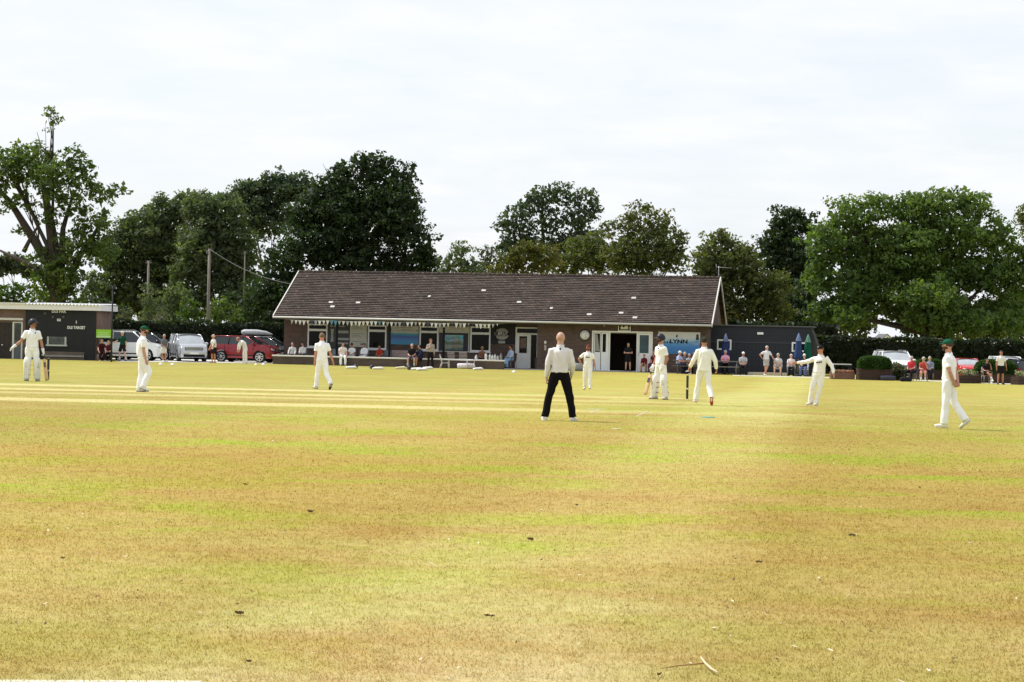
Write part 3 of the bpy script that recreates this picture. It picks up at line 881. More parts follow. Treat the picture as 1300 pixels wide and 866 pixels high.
def build_blades():
    n = 330000
    u = rng.uniform(0, 1, n)
    y = 9.2 * (62 / 9.2) ** (u ** 1.15)                      # denser near the camera
    y = y[rng.permutation(n)]
    x = rng.uniform(-1, 1, n) * (y * .275 + .5)
    h = rng.uniform(.005, .019, n) * np.clip((64 - y)/34, .12, 1); w = rng.uniform(.0022, .0045, n) * (.5 + y*.04)
    th = rng.uniform(0, 2*PI, n); ln = rng.uniform(.1, 1.1, n); ld = rng.uniform(0, 2*PI, n)
    c, s = np.cos(th)*w, np.sin(th)*w
    V = np.empty((n, 4, 3))
    V[:, 0] = np.stack([x - c, y - s, np.zeros(n)], 1); V[:, 1] = np.stack([x + c, y + s, np.zeros(n)], 1)
    tx, ty = x + np.cos(ld)*h*ln, y + np.sin(ld)*h*ln
    V[:, 2] = np.stack([tx + c*.35, ty + s*.35, h], 1); V[:, 3] = np.stack([tx - c*.35, ty - s*.35, h], 1)
    Q = np.arange(n*4).reshape(n, 4)
    tone = np.repeat(rng.normal(.5, .24, n).clip(0, 1), 4)
    o = np_mesh('grass', V.reshape(-1, 3), Q, ground_mat('turf_blades', True), tone=tone)
    tag(o, 'short dry grass covering the near outfield', 'grass', kind='stuff')
build_blades()

# far hard standing behind the cars and boundary lines
def strip_poly(name, pts, mat_, up):
    return tag(ground_poly(name, pts, mat_, up), kind='structure')
strip_poly('concrete_apron', [(150, 459.2), (356, 461.6), (352, 457.0), (140, 455.2)], CONCRETE, .012)
strip_poly('boundary_line', [(930, 477.2), (1120, 482.0), (1320, 489.6), (1320, 488.5), (1120, 480.9), (930, 476.2)], LIME, .006)
strip_poly('boundary_line', [(-20, 864.2), (255, 865.6), (255, 869), (-20, 869)], LIME, .006)

def build_world():
    w = bpy.data.worlds.new('World'); scene.world = w; w.use_nodes = True
    t = NT(w)
    bg = t.n['Background']
    sky = t('ShaderNodeTexSky', sky_type='NISHITA', sun_disc=False)
    sky.sun_elevation = SUN_EL; sky.sun_rotation = SUN_ROT
    sky.air_density = 1.2; sky.dust_density = 2.0
    skyb = t.mix(1.0, sky.outputs[0], (.085, .085, .085), 'MULTIPLY')
    tc = t('ShaderNodeTexCoord')
    sp = t('ShaderNodeSeparateXYZ'); t.link(tc.outputs['Generated'], sp.inputs[0])
    z = t.math('MAXIMUM', sp.outputs[2], 0.02)
    cv = t('ShaderNodeCombineXYZ')
    t.link(t.math('DIVIDE', sp.outputs[0], t.math('ADD', z, .12)), cv.inputs[0]); t.link(t.math('DIVIDE', sp.outputs[1], t.math('ADD', z, .12)), cv.inputs[1])
    n = t.noise(cv.outputs[0], 0.85, 6, .55, .3)
    n2 = t.noise(cv.outputs[0], 2.6, 6, .6, .2)
    dens = t.ramp(t.math('ADD', t.math('MULTIPLY', n, .7), t.math('MULTIPLY', n2, .3)), [(0.36, (.80,)*3), (0.52, (.97,)*3), (0.7, (1,)*3)])
    cl = t.ramp(n2, [(0.3, (.420, .444, .470)), (0.5, (.438, .455, .476)), (0.65, (.462, .471, .485))])
    c = t.mix(dens, skyb, cl)
    t.link(c, bg.inputs['Color']); bg.inputs['Strength'].default_value = 1.0
SUN_EL, SUN_AZ = R(53), R(-66)               # azimuth clockwise from +Y (away from the camera): the sun stands to the left, a little beyond the field
SUN_ROT = SUN_AZ
build_world()
sd = bpy.data.lights.new('sun', 'SUN'); sd.energy = 2.25; sd.angle = R(7); sd.color = (1.0, .97, .92)
so = bpy.data.objects.new('sun', sd); COL.objects.link(so)
_d = Vector((math.sin(SUN_AZ)*math.cos(SUN_EL), math.cos(SUN_AZ)*math.cos(SUN_EL), math.sin(SUN_EL)))
so.rotation_euler = _d.to_track_quat('Z', 'Y').to_euler()
so.location = (-40, 30, 60)
vs = scene.view_settings
vs.view_transform = 'Standard'; vs.look = 'None'; vs.exposure = 1.1; vs.gamma = 1; vs.use_curve_mapping = False

# ------------------------------------------------------------------ the pavilion
TH = R(11)
PO = at_depth(800, 471, 113.0); PO[2] = gz(113)
PA = np.array([math.cos(TH), -math.sin(TH), 0]); PB = np.array([math.sin(TH), math.cos(TH), 0])
def L(px, py, v):
    """pixel -> (u, z) on the vertical plane v metres behind the facade"""
    d = ray(px, py)
    t = (np.dot(PO - CAM, PB) + v) / np.dot(d, PB)
    p = CAM + d*t - PO
    return float(np.dot(p, PA)), float(p[2])
def U(px, v, py=450): return L(px, py, v)[0]
def BW(u, v, z=0.0): return PO + PA*u + PB*v + np.array([0, 0, z])
def rect(x0, y0, x1, y1, v):
    u0, za = L(x0, y0, v); u1, zb = L(x1, y1, v)
    uc, zt = L((x0+x1)/2, y0, v); _, zl = L((x0+x1)/2, y1, v)
    return u0, u1, zl, zt
BRICK = brick_mat('brown_brick', (.115, .058, .042), (.070, .040, .034), (.12, .105, .095))
BRICKL = brick_mat('low_wall_brick', (.095, .06, .05), (.065, .045, .042), (.11, .10, .095))
pav = thing('pavilion', 'long single-storey brick cricket pavilion with brown tiled gable roof and bunting', 'pavilion', PO, -TH)
VR, VL, VE = 0.0, 1.3, -0.75
uL, uR, uM = U(360, VL), U(899, VR), U(687, VR)
_, zE = L(640, 406.5, VE)
uRL, uRR = U(347, VE, 402), U(904, VE, 410)
HD = 4.9                                              # ridge stands this far behind the eaves
_, zR = L(645, 348.6, VE + HD)
BD = VE + 2*HD - .75
print('PAV', uL, uR, uM, zE, zR, uRL, uRR)
m = MB()
wt = zE + .12
dL, dR, dB, dT = rect(774, 424, 808.5, 469, VR)
dB = 0.0
m.bx(uM, dL, VR, VR + .25, -.3, wt); m.bx(dR, uR - .25, VR, VR + .25, -.3, wt); m.bx(dL, dR, VR, VR + .25, dT, wt)
m.bx(uL, uM, VL, VL + .25, -.3, wt); m.bx(uM - .25, uM, VR, VL, -.3, wt)
m.bx(uL, uL + .25, VL + .25, BD, -.3, wt); m.bx(uL, uR, BD, BD + .25, -.3, wt)
m.add([(uR - .25, VR, -.3), (uR - .25, BD, -.3), (uR - .25, BD, wt), (uR - .25, VE + HD, zR - .25), (uR - .25, VR, wt),
       (uR, VR, -.3), (uR, BD, -.3), (uR, BD, wt), (uR, VE + HD, zR - .25), (uR, VR, wt)],
      [(0, 1, 2, 3, 4), (9, 8, 7, 6, 5), (0, 5, 6, 1), (1, 6, 7, 2), (2, 7, 8, 3), (3, 8, 9, 4), (4, 9, 5, 0)])
m.add([(uL, VL, wt + .002), (uL, BD, wt + .002), (uL, VE + HD, zR - .25), (uL + .25, VL, wt + .002), (uL + .25, BD, wt + .002), (uL + .25, VE + HD, zR - .25)],
      [(0, 1, 2), (5, 4, 3), (0, 3, 4, 1), (1, 4, 5, 2), (2, 5, 3, 0)])
walls = m.build('wall', BRICK, pav)
# the dim clubroom seen through the open doors
m = MB()
m.bx(uM + .3, uR - .3, VR + .26, BD - .02, -.05, .02); m.bx(uM + .02, uM + .3, VR + .26, BD - .02, -.05, wt - .03); m.bx(uM + .02, uR - .26, VR + .26, BD - .02, wt - .02, wt + .1)
m.bx(uM + .3, uR - .3, VR + 5.0, VR + 5.1, .02, wt - .03)
m.build('clubroom_interior', mat('dim_interior', (.10, .075, .06), .8), pav)
# roof in stepped tile courses
def roof_mat():
    m_, t, b = new_mat('roof_tiles')
    tc = t('ShaderNodeTexCoord')
    sp = t('ShaderNodeSeparateXYZ'); t.link(tc.outputs['Object'], sp.inputs[0])
    row = t.math('DIVIDE', t.math('SUBTRACT', sp.outputs[1], VE), HD/26.0)
    cv = t('ShaderNodeCombineXYZ'); t.link(t.math('DIVIDE', sp.outputs[0], .24), cv.inputs[0]); t.link(row, cv.inputs[1])
    br = t('ShaderNodeTexBrick'); t.link(cv.outputs[0], br.inputs['Vector'])
    br.inputs['Scale'].default_value = 1; br.inputs['Brick Width'].default_value = 1; br.inputs['Row Height'].default_value = 1; br.inputs['Mortar Size'].default_value = .05
    br.inputs['Color1'].default_value = (.105, .078, .066, 1); br.inputs['Color2'].default_value = (.056, .043, .037, 1); br.inputs['Mortar'].default_value = (.022, .018, .017, 1)
    n = t.noise(tc.outputs['Object'], .7, 6, .65)
    c = t.mix(1.0, br.outputs['Color'], t.ramp(n, [(.3, (.72, .74, .78)), (.7, (1.28, 1.2, 1.12))]), 'MULTIPLY')
    n2 = t.noise(tc.outputs['Object'], 3.4, 6, .85)
    c = t.mix(t.ramp(n2, [(.60, (0,)*3), (.70, (.8,)*3)]), c, (.34, .32, .27))          # lichen
    n3 = t.noise(tc.outputs['Object'], 2.6, 6, .85)
    c = t.mix(t.ramp(n3, [(.52, (0,)*3), (.66, (.75,)*3)]), c, (.034, .031, .027))         # moss and dirt
    t.link(c, b.inputs['Base Color']); b.inputs['Roughness'].default_value = .9; b.inputs['Specular IOR Level'].default_value = .2
    bp = t('ShaderNodeBump', inp={'Strength': .5, 'Distance': .03}); bp.invert = True
    t.link(br.outputs['Fac'], bp.inputs['Height']); t.link(bp.outputs[0], b.inputs['Normal'])
    return m_
m = MB()
NC = 26
sl = (zR - zE) / HD
rr = random.Random(3)
def course(y0, y1, z0, z1, sgn):
    n = 54
    xs = np.linspace(uRL, uRR, n + 1)
    jz = [rr.uniform(-.012, .012) for _ in xs]
    lift = .052
    for i in range(n):
        a, b_ = xs[i], xs[i+1]; j0, j1 = jz[i], jz[i+1]
        m.add([(a, y0, z0 + lift + j0), (b_, y0, z0 + lift + j1), (b_, y1, z1 + .004), (a, y1, z1 + .004), (a, y0, z0 - .01), (b_, y0, z0 - .01)],
              [(0, 1, 2, 3), (4, 5, 1, 0)], 0)
for i in range(NC):
    a, b_ = i/NC, (i+1)/NC
    course(VE + HD*a, VE + HD*b_ + .03, zE + (zR-zE)*a, zE + (zR-zE)*b_ + .03*sl, 1)
    course(VE + 2*HD - HD*a, VE + 2*HD - HD*b_ - .03, zE + (zR-zE)*a, zE + (zR-zE)*b_ + .03*sl, -1)
# deck under the courses closes the roof from below
m.add([(uRL, VE, zE - .02), (uRR, VE, zE - .02), (uRR, VE + HD, zR - .02), (uRL, VE + HD, zR - .02), (uRL, VE + 2*HD, zE - .02), (uRR, VE + 2*HD, zE - .02)], [(0, 1, 2, 3), (3, 2, 5, 4)], 0)
for px, py in ((420, 383.5), (422, 389), (454.5, 384), (614, 368.5), (659, 383.3), (748, 399), (788.5, 397), (804.5, 378), (806, 403), (700, 391), (545, 376)):
    # slipped, lighter replacement tiles
    d = ray(px, py); nrm = PB*(-sl) + np.array([0, 0, 1.0]); q = BW(0, VE, zE + .066)
    tt = np.dot(q - CAM, nrm) / np.dot(d, nrm); p = CAM + d*tt - PO
    u_, v_, z_ = float(np.dot(p, PA)), float(np.dot(p, PB)), float(p[2])
    k = 1.0 if (px, py) not in ((700, 391), (545, 376)) else .6
    m.add([(u_-.13*k, v_-.09, z_-.09*sl), (u_+.13*k, v_-.09, z_-.09*sl), (u_+.13*k, v_+.09, z_+.09*sl), (u_-.13*k, v_+.09, z_+.09*sl)], [(0, 1, 2, 3)], 1)
rn = 90
for i in range(rn):                                       # ridge tiles
    a, b_ = uRL + (uRR-uRL)*i/rn, uRL + (uRR-uRL)*(i+1)/rn - .012
    m.loft([(a, VE+HD, zR + .0), (b_, VE+HD, zR + .0)], [.13, .13], [.075, .085], (0, 1, 0), 8, 0)
roof = m.build('roof', [roof_mat(), mat('pale_tile', (.50, .47, .44), .7)], pav)
for x in (uRL - .03, uRR - .03):
    m = MB()
    for y0, y1, z0, z1 in ((VE - .05, VE + HD, zE - .06, zR - .02), (VE + 2*HD + .05, VE + HD, zE - .06, zR - .02)):
        m.add([(x, y0, z0 - .09), (x + .06, y0, z0 - .09), (x + .06, y1, z1 - .09), (x, y1, z1 - .09), (x, y0, z0 + .10), (x + .06, y0, z0 + .10), (x + .06, y1, z1 + .10), (x, y1, z1 + .10)],
              [(0, 1, 2, 3), (4, 7, 6, 5), (0, 4, 5, 1), (1, 5, 6, 2), (2, 6, 7, 3), (3, 7, 4, 0)])
    m.build('bargeboard', mat('barge_white', (.62, .60, .57), .6), pav)
m = MB()
m.bx(uRL + .03, uRR - .06, VE - .02, VE + .03, zE - .20, zE - .015)
m.build('fascia', mat('fascia_dark', (.05, .045, .04), .6), pav)
m = MB()
m.loft([(uRL, VE - .09, zE - .075), (uRR - .02, VE - .09, zE - .075)], [.062]*2, [.058]*2, (0, 1, 0), 10)
m.build('gutter', mat('gutter_white', (.55, .54, .51), .5), pav)
m = MB(); m.bx(uRL + .1, uRR - .1, VE + .03, VL, zE - .20, zE - .17); m.build('soffit', mat('soffit_dark', (.06, .05, .045), .7), pav)
# windows
def window(par, x0, y0, x1, y1, v, split=None, fr=.075, frame_m=None, proud=.05):
    u0, u1, z0, z1 = rect(x0, y0, x1, y1, v)
    y = v - proud
    fm = frame_m or WHITE
    f = MB()
    f.bx(u0, u0 + fr, y, v + .01, z0, z1); f.bx(u1 - fr, u1, y, v + .01, z0, z1)
    f.bx(u0 + fr, u1 - fr, y, v + .01, z1 - fr, z1); f.bx(u0 + fr, u1 - fr, y, v + .01, z0, z0 + fr)
    if split:
        zs = L((x0+x1)/2, split, v)[1]; f.bx(u0 + fr, u1 - fr, y, v + .01, zs - fr*.8, zs + fr*.8)
    w_ = f.build('window', fm, par)
    g = MB(); g.bx(u0 + fr, u1 - fr, v - .012, v - .004, z0 + fr, z1 - fr); g.build('pane', GLASS, w_)
    s = MB(); s.bx(u0 - .05, u1 + .05, v - .14, v - .002, z0 - .06, z0 - .002); s.build('window_sill', fm, w_)
    return w_
for x0, y0, x1, y1, sp_ in ((391, 411.2, 415.5, 441, 419), (467.5, 412.8, 490.5, 443.6, 420), (533, 414.2, 556.5, 445, 421.5), (597.5, 414.6, 622.5, 446.6, 423.5)):
    window(pav, x0, y0, x1, y1, VL, sp_, .085)
# glimpse of a curtain in the last window is the pane's own dark; doors
def box_px(m, x0, y0, x1, y1, v, dpt, mi=0, off=0.0):
    u0, u1, z0, z1 = rect(x0, y0, x1, y1, v); m.bx(u0, u1, v - dpt - off, v - off, z0, z1, mi)
    return u0, u1, z0, z1
u0, u1, z0, z1 = rect(655, 415.6, 686.3, 467, VL); z0 = 0.0
m = MB(); fr = .08
m.bx(u0, u0+fr, VL-.06, VL, z0, z1); m.bx(u1-fr, u1, VL-.06, VL, z0, z1); m.bx(u0+fr, u1-fr, VL-.06, VL, z1-fr, z1)
zt = L(670, 424, VL)[1]; m.bx(u0+fr, u1-fr, VL-.06, VL, zt-.05, zt+.05)
ud = U(672, VL); m.bx(ud, ud+.09, VL-.06, VL, z0, zt-.05); ue = U(681.3, VL); m.bx(ue, ue+.09, VL-.06, VL, z0, zt-.05)
dw = m.build('doorway', WHITE, pav)
m = MB(); m.bx(u0+fr, u1-fr, VL-.016, VL-.004, zt+.05, z1-fr); m.bx(ud+.09, ue, VL-.016, VL-.004, .02, zt-.05); m.bx(ue+.09, u1-fr, VL-.016, VL-.004, .02, zt-.05); m.build('pane', GLASS, dw)
m = MB(); a0, a1 = u0+fr+.005, ud-.005; zg = L(664, 447, VL)[1]
m.bx(a0, a1, VL-.05, VL-.006, .03, zg-.06); m.bx(a0, a0+.14, VL-.05, VL-.006, zg-.06, zt-.055); m.bx(a1-.14, a1, VL-.05, VL-.006, zg-.06, zt-.055); m.bx(a0+.14, a1-.14, VL-.05, VL-.006, zt-.14, zt-.055)
for i in range(5): m.bx(a0+.1+i*.1, a0+.106+i*.1, VL-.0515, VL-.05, .15, zg-.15)
door = m.build('door', WHITE, pav)
m = MB(); m.bx(a0+.14, a1-.14, VL-.02, VL-.012, zg-.06, zt-.14); m.build('pane', GLASS, door)
m = MB(); m.bx(a0+.20, a1-.20, VL-.024, VL-.021, zg+.22, zt-.25); m.build('door_poster', mat('poster_brown', (.20, .13, .10), .6, .6, 9), door)
m = MB(); m.tube([(a1-.07, VL-.09, 1.0), (a1-.07, VL-.09, 1.14)], .012); m.build('handle', CHROME, door)
# double doors, standing open, with glazed side panels
fr = .09
u0, u1, z0, z1 = rect(752, 420.5, 828, 469.5, VR); z0 = .0
m = MB(); y = VR - .07
for a, b_ in ((u0, u0+fr), (U(772.5, VR), U(774.5, VR)), (U(808, VR), U(810, VR)), (u1-fr, u1)): m.bx(a, b_, y, VR - .003, z0, z1 - fr)
m.bx(u0, u1, y, VR - .003, z1 - fr, z1); m.bx(u0, u1, y - .05, VR - .003, z0 - .04, z0 + .05)
dd = m.build('door_frame', WHITE, pav)
def leaf_door(xa, xb, gx0, gx1, gy0, gy1, name='door', glassm=GLASS):
    ua, ub = U(xa, VR), U(xb, VR); ga, gb = U(gx0, VR), U(gx1, VR)
    zb = L((xa+xb)/2, gy1, VR)[1]; zt_ = L((xa+xb)/2, gy0, VR)[1]
    m = MB(); y0, y1 = VR - .06, VR - .012; top = z1 - fr - .01
    m.bx(ua, ub, y0, y1, .06, zb); m.bx(ua, ga, y0, y1, zb, zt_); m.bx(gb, ub, y0, y1, zb, zt_); m.bx(ua, ub, y0, y1, zt_, top)
    m.bx(ua + .08, ub - .08, y0 - .008, y0 - .001, .16, zb - .14)
    d_ = m.build(name, WHITE, pav)
    g = MB(); g.bx(ga, gb, VR - .035, VR - .02, zb, zt_); g.build('pane', glassm, d_)
    return d_
leaf_door(754.2, 762.4, 755.2, 761.6, 423.5, 447); leaf_door(763.2, 772.2, 764.8, 769.2, 424, 447)
gm = mat('painted_sky_glass', (.045, .085, .11), .08, .6, .9)  # sky reflection painted into the blue pane colour
d_ = leaf_door(810.2, 826.2, 811.8, 823.5, 425.5, 448.5, 'door', gm)
m = MB(); uh = U(811, VR); m.tube([(uh, VR-.10, .95), (uh, VR-.10, 1.12)], .013); m.build('handle', CHROME, d_)
m = MB(); ug = U(755.6, VR); zb, zt_ = L(758, 446, VR)[1], L(758, 424.5, VR)[1]
m.add([(ug, VR-.037, zb), (ug+.25, VR-.037, zb), (ug+.12, VR-.037, zt_), (ug, VR-.037, zt_)], [(0, 1, 2, 3)])
m.build('curtain', mat('pale_curtain', (.30, .30, .29), .8), dd)
# posts of the veranda and downpipe
m = MB()
for px in (427.3, 494.2, 563.0): 
    a = U(px, VE + .2); m.bx(a - .05, a + .05, VE + .15, VE + .25, -.3, zE - .2)
for px in (427.3, 494.2, 563.0):
    a = U(px, VE + .2); q = MB(); q.bx(a - .055, a + .055, VE + .145, VE + .255, -.3, zE - .2); q.build('veranda_post', BLACK, pav)
# panels fixed to the left part of the facade
def panel(label, cat, name, x0, y0, x1, y1, v, m_, th_=.03, frame=None):
    u0, u1, z0, z1 = rect(x0, y0, x1, y1, v)
    t_ = thing(name, label, cat, BW((u0+u1)/2, v - .004, z0), -TH)
    w, h = u1 - u0, z1 - z0
    m = MB(); m.bx(-w/2, w/2, -th_, 0, 0, h); m.build('board', m_, t_)
    if frame:
        f = MB(); e = .05
        f.bx(-w/2 - e, w/2 + e, -th_ - .015, 0, h, h + e); f.bx(-w/2 - e, w/2 + e, -th_ - .015, 0, -e, 0); f.bx(-w/2 - e, -w/2, -th_ - .015, 0, 0, h); f.bx(w/2, w/2 + e, -th_ - .015, 0, 0, h)
        f.build('frame', frame, t_)
    return t_, w, h
t_, w, h = panel('dark grey noticeboard with pale stripes and a white tapering figure, left of the white board', 'noticeboard', 'noticeboard', 416.5, 411.5, 443.5, 440.5, VL, mat('slate_board', (.055, .058, .062), .5, .35, 2))
m = MB(); y = -.034
m.prism([(-w*.36, h*.22), (-w*.22, h*.22), (-w*.25, h*.55), (-w*.21, h*.78), (-w*.37, h*.78), (-w*.33, h*.55)], y, y - .004)
for a, b_, c_, d2 in ((-.05, .46, .60, .72), (-.12, .48, .30, .40), (-.05, .45, .13, .20), (-.40, -.25, .88, .93), (-.2, -.05, .87, .93), (.02, .3, .88, .92)): m.bx(w*a, w*b_, y - .004, y, h*c_, h*d2)
m.build('board_print', mat('faded_white', (.34, .35, .36), .6), t_)
t_, w, h = panel('blank-looking off-white sign board with a few faint lines of print between two windows', 'sign board', 'sign_board', 444.6, 411.6, 465.5, 440.6, VL, mat('cream_board', (.52, .51, .44), .55, .06))
m = MB()
for i, z in enumerate((.86, .78, .57, .50, .43, .22)): m.bx(-w*.40, w*(.1 + .25*((i*7) % 3)/2), -.034, -.0305, h*z, h*z + .025)
m.bx(w*.12, w*.42, -.034, -.0305, h*.09, h*.16)
m.build('board_print', mat('print_grey', (.16, .18, .21), .6), t_)
def grad_mat(name, stops, axis=2, noise_amt=.25, scale=1.6, size=1.0):
    m_, t, b = new_mat(name)
    tc = t('ShaderNodeTexCoord'); sp = t('ShaderNodeSeparateXYZ'); t.link(tc.outputs['Object'], sp.inputs[0])
    n = t.noise(tc.outputs['Object'], scale, 5, .6)
    f = t.math('ADD', t.math('DIVIDE', sp.outputs[axis], size), t.math('MULTIPLY', t.math('SUBTRACT', n, .5), noise_amt))
    t.link(t.ramp(f, stops), b.inputs['Base Color']); b.inputs['Roughness'].default_value = .5
    return m_
bt = [(0, (.03, .25, .40)), (.18, (.05, .22, .50)), (.42, (.06, .10, .34)), (.56, (.03, .30, .38)), (.66, (.48, .48, .42)), (1, (.50, .49, .43))]
t_, w, h = panel('wide banner with white top and blue-green wave below, left of the third window', 'banner', 'banner', 495.3, 413.8, 531.2, 437.5, VL, grad_mat('wave_banner', bt, 2, .22, .9, 1.12), .025)
m = MB()
for z, a, b_ in ((.90, -.25, .30), (.80, -.1, .25), (.73, -.3, .4)): m.bx(w*a, w*b_, -.029, -.0255, h*z, h*z + .022)
for a, z in ((.44, .70), (.42, .08), (-.46, .72)): m.prism([(w*a - .07, h*z + .06), (w*a, h*z), (w*a + .07, h*z + .06), (w*a, h*z + .12)], -.029, -.0255)
m.build('banner_print', mat('print_grey', (.16, .18, .21), .6), t_)
t_, w, h = panel('picture board of blue sky and seafront photographs in a dark border, beside the last window', 'picture board', 'picture_board', 557.5, 414.2, 595.8, 447.0, VL, mat('cream_board', (.52, .51, .44), .55, .06))
m = MB(); m.bx(-w*.49, w*.46, -.042, -.0305, h*.04, h*.74); m.build('border', mat('picture_navy', (.02, .022, .04), .4, .3), t_)
def collage():
    m_, t, b = new_mat('photo_collage')
    tc = t('ShaderNodeTexCoord'); sp = t('ShaderNodeSeparateXYZ'); t.link(tc.outputs['Object'], sp.inputs[0])
    vo = t('ShaderNodeTexVoronoi'); vo.inputs['Scale'].default_value = 4.5; t.link(tc.outputs['Object'], vo.inputs['Vector'])
    c = t.ramp(t.math('ADD', sp.outputs[2], t.math('MULTIPLY', t.math('SUBTRACT', t.noise(tc.outputs['Object'], 5, 5), .5), .5)),
               [(.15, (.09, .10, .10)), (.35, (.28, .27, .24)), (.55, (.07, .11, .06)), (.70, (.32, .35, .36)), (.85, (.08, .28, .42)), (1.05, (.30, .45, .55))])
    c = t.mix(.35, c, vo.outputs['Color'], 'OVERLAY')
    t.link(c, b.inputs['Base Color']); b.inputs['Roughness'].default_value = .4
    return m_
m = MB(); m.bx(-w*.32, w*.30, -.047, -.0425, h*.07, h*.66); m.build('picture', collage(), t_)
# dark painted wall with the round sign
u0, u1, z0, z1 = rect(622.8, 411, 655, 437, VL)
m = MB(); m.bx(u0, u1, VL - .02, VL - .003, z0, zE - .19); m.build('painted_panel', mat('wall_black', (.022, .022, .025), .7), pav)
q = L(637.3, 424, VL)
t_ = thing('round_sign', 'round black and white sign lettered BRUT on the dark wall beside the door', 'sign', BW(q[0], VL - .024, q[1]), -TH)
m = MB(); m.loft([(0, -.03, 0), (0, 0, 0)], [.43]*2, [.345]*2, (1, 0, 0), 40); m.build('sign_disc', mat('sign_grey_white', (.46, .47, .47), .5), t_)
m = MB(); m.bx(-.30, .44, -.042, -.031, -.085, .135); m.bx(-.44, .30, -.040, -.031, -.135, -.115); m.loft([(-.355, -.045, 0), (-.355, -.0305, 0)], [.03]*2, [.30]*2, (1, 0, 0), 16); m.build('sign_band', BLACK, t_)
text('sign_lettering', 'BRUT', .25, mat('sign_letter_white', (.62, .62, .6), .5), t_, (.07, -.043, .02), bold=.004)
m = MB(); m.bx(-.2, .2, -.012, 0, -.56, -.40); m.build('sign_plate', mat('faded_white', (.34, .35, .36), .6), t_)
# wall fittings on the right
q = L(692.5, 434.8, VR); t_ = thing('wall_lamp', 'small white bulkhead lamp on brick wall right of the white door', 'lamp', BW(q[0], VR - .003, q[1]), -TH)
m = MB(); m.ell((0, -.06, 0), (.08, .06, .10), 0, 12, 8); m.build('lamp_glass', mat('opal_glass', (.7, .7, .66), .25), t_); m = MB(); m.bx(-.06, .06, -.03, 0, -.45, -.14); m.build('bracket', mat('faded_white2', (.40, .38, .36), .6), t_)
q = L(742.6, 425.4, VR); t_ = thing('wall_clock', 'round white-faced wall clock with dark rim on the brick wall', 'clock', BW(q[0], VR - .003, q[1]), -TH)
m = MB(); m.loft([(0, -.06, 0), (0, 0, 0)], [.33]*2, [.33]*2, (1, 0, 0), 32); m.build('clock_rim', mat('clock_rim_dark', (.05, .05, .055), .4), t_)
m = MB(); m.loft([(0, -.068, 0), (0, -.061, 0)], [.27]*2, [.27]*2, (1, 0, 0), 32); fc = m.build('clock_face', WHITE, t_)
m = MB()
for i in range(12):
    a = i*PI/6; m.box((math.sin(a)*.225, -.071, math.cos(a)*.225), (.016, .004, .045), 0, Matrix.Rotation(a, 3, 'Y'))
for a, ln in ((R(65), .13), (R(150), .19)): m.box((math.sin(a)*ln/2, -.073, math.cos(a)*ln/2), (.016, .004, ln), 0, Matrix.Rotation(a, 3, 'Y'))
m.build('clock_hands', DKGREY, t_)
q = L(767.5, 412.6, VR); t_ = thing('security_light', 'small round white light fixed under the eaves above the double doors', 'light', BW(q[0], VR - .003, q[1]), -TH)
m = MB(); m.ell((0, -.10, 0), (.085, .085, .075), 0, 12, 8); m.build('lamp_glass', mat('opal_glass', (.7, .7, .66), .25), t_); m = MB(); m.tube([(0, 0, .03), (0, -.08, .05)], .02); m.build('bracket', DKGREY, t_)
# swan sign
t_, w, h = panel('square black sign with a white swan emblem above the double doors', 'sign', 'emblem_sign', 786, 410.4, 799.5, 419.8, VR - .06, BLACK, .03, WHITE)
m = MB()
sw = [(-.36, .16), (.30, .16), (.44, .26), (.42, .40), (.36, .58), (.40, .80), (.30, .70), (.26, .84), (.18, .70), (.12, .76), (.06, .55), (-.06, .44), (-.16, .42), (-.22, .52), (-.14, .66), (-.14, .80), (-.26, .88), (-.40, .82), (-.44, .74), (-.32, .76), (-.26, .72), (-.32, .60), (-.38, .46), (-.42, .30)]
m.prism([(a*w, b_*h) for a, b_ in [(q*.86, .5 + (w_ - .5)*.84) for q, w_ in sw]], -.038, -.031)
m.bx(-w*.40, w*.40, -.038, -.031, h*.06, h*.11)
m.build('swan_emblem', WHITE, t_)
# blue banner on the right
bt = [(0, (.03, .16, .38)), (.30, (.04, .20, .52)), (.48, (.10, .28, .55)), (.60, (.30, .45, .60)), (.75, (.55, .58, .60)), (1, (.62, .62, .61))]
t_, w, h = panel('large white to blue banner lettered LYNN on the brick wall near the corner', 'banner', 'banner', 836, 421.6, 888.5, 449.5, VR, grad_mat('blue_banner', bt, 2, .45, 1.3, 1.28), .02)
text('banner_lettering', 'LYNN', h*.24, BLACK, t_, (w*-.01, -.022, h*.56), bold=.012, sx=1.3)
m = MB()
m.prism([(-w*.09, h*.80), (-w*.05, h*.74), (-w*.03, h*.84), (-w*.06, h*.90), (-w*.07, h*.83)], -.024, -.0205)
for a in np.linspace(-.34, -.22, 3): m.prism([(w*a - .05, h*.48), (w*a + .05, h*.48), (w*a + .02, h*.56), (w*a - .03, h*.58)], -.024, -.0205)
m.build('banner_print', mat('navy_print', (.03, .035, .06), .7), t_)
m = MB(); m.prism([(w*.34, h*.40), (w*.46, h*.42), (w*.47, h*.60), (w*.42, h*.72), (w*.39, h*.60), (w*.30, h*.56)], -.024, -.0205); m.build('banner_player_shape', mat('print_blue_player', (.20, .34, .52), .6, .4, 9), t_)
m = MB(); m.ell((w*.435, -.022, h*.84), (.075, .012, .10), 0, 10, 6); m.bx(w*.40, w*.47, -.026, -.0205, h*.66, h*.78); m.build('banner_print', mat('navy_print', (.03, .035, .06), .7), t_)
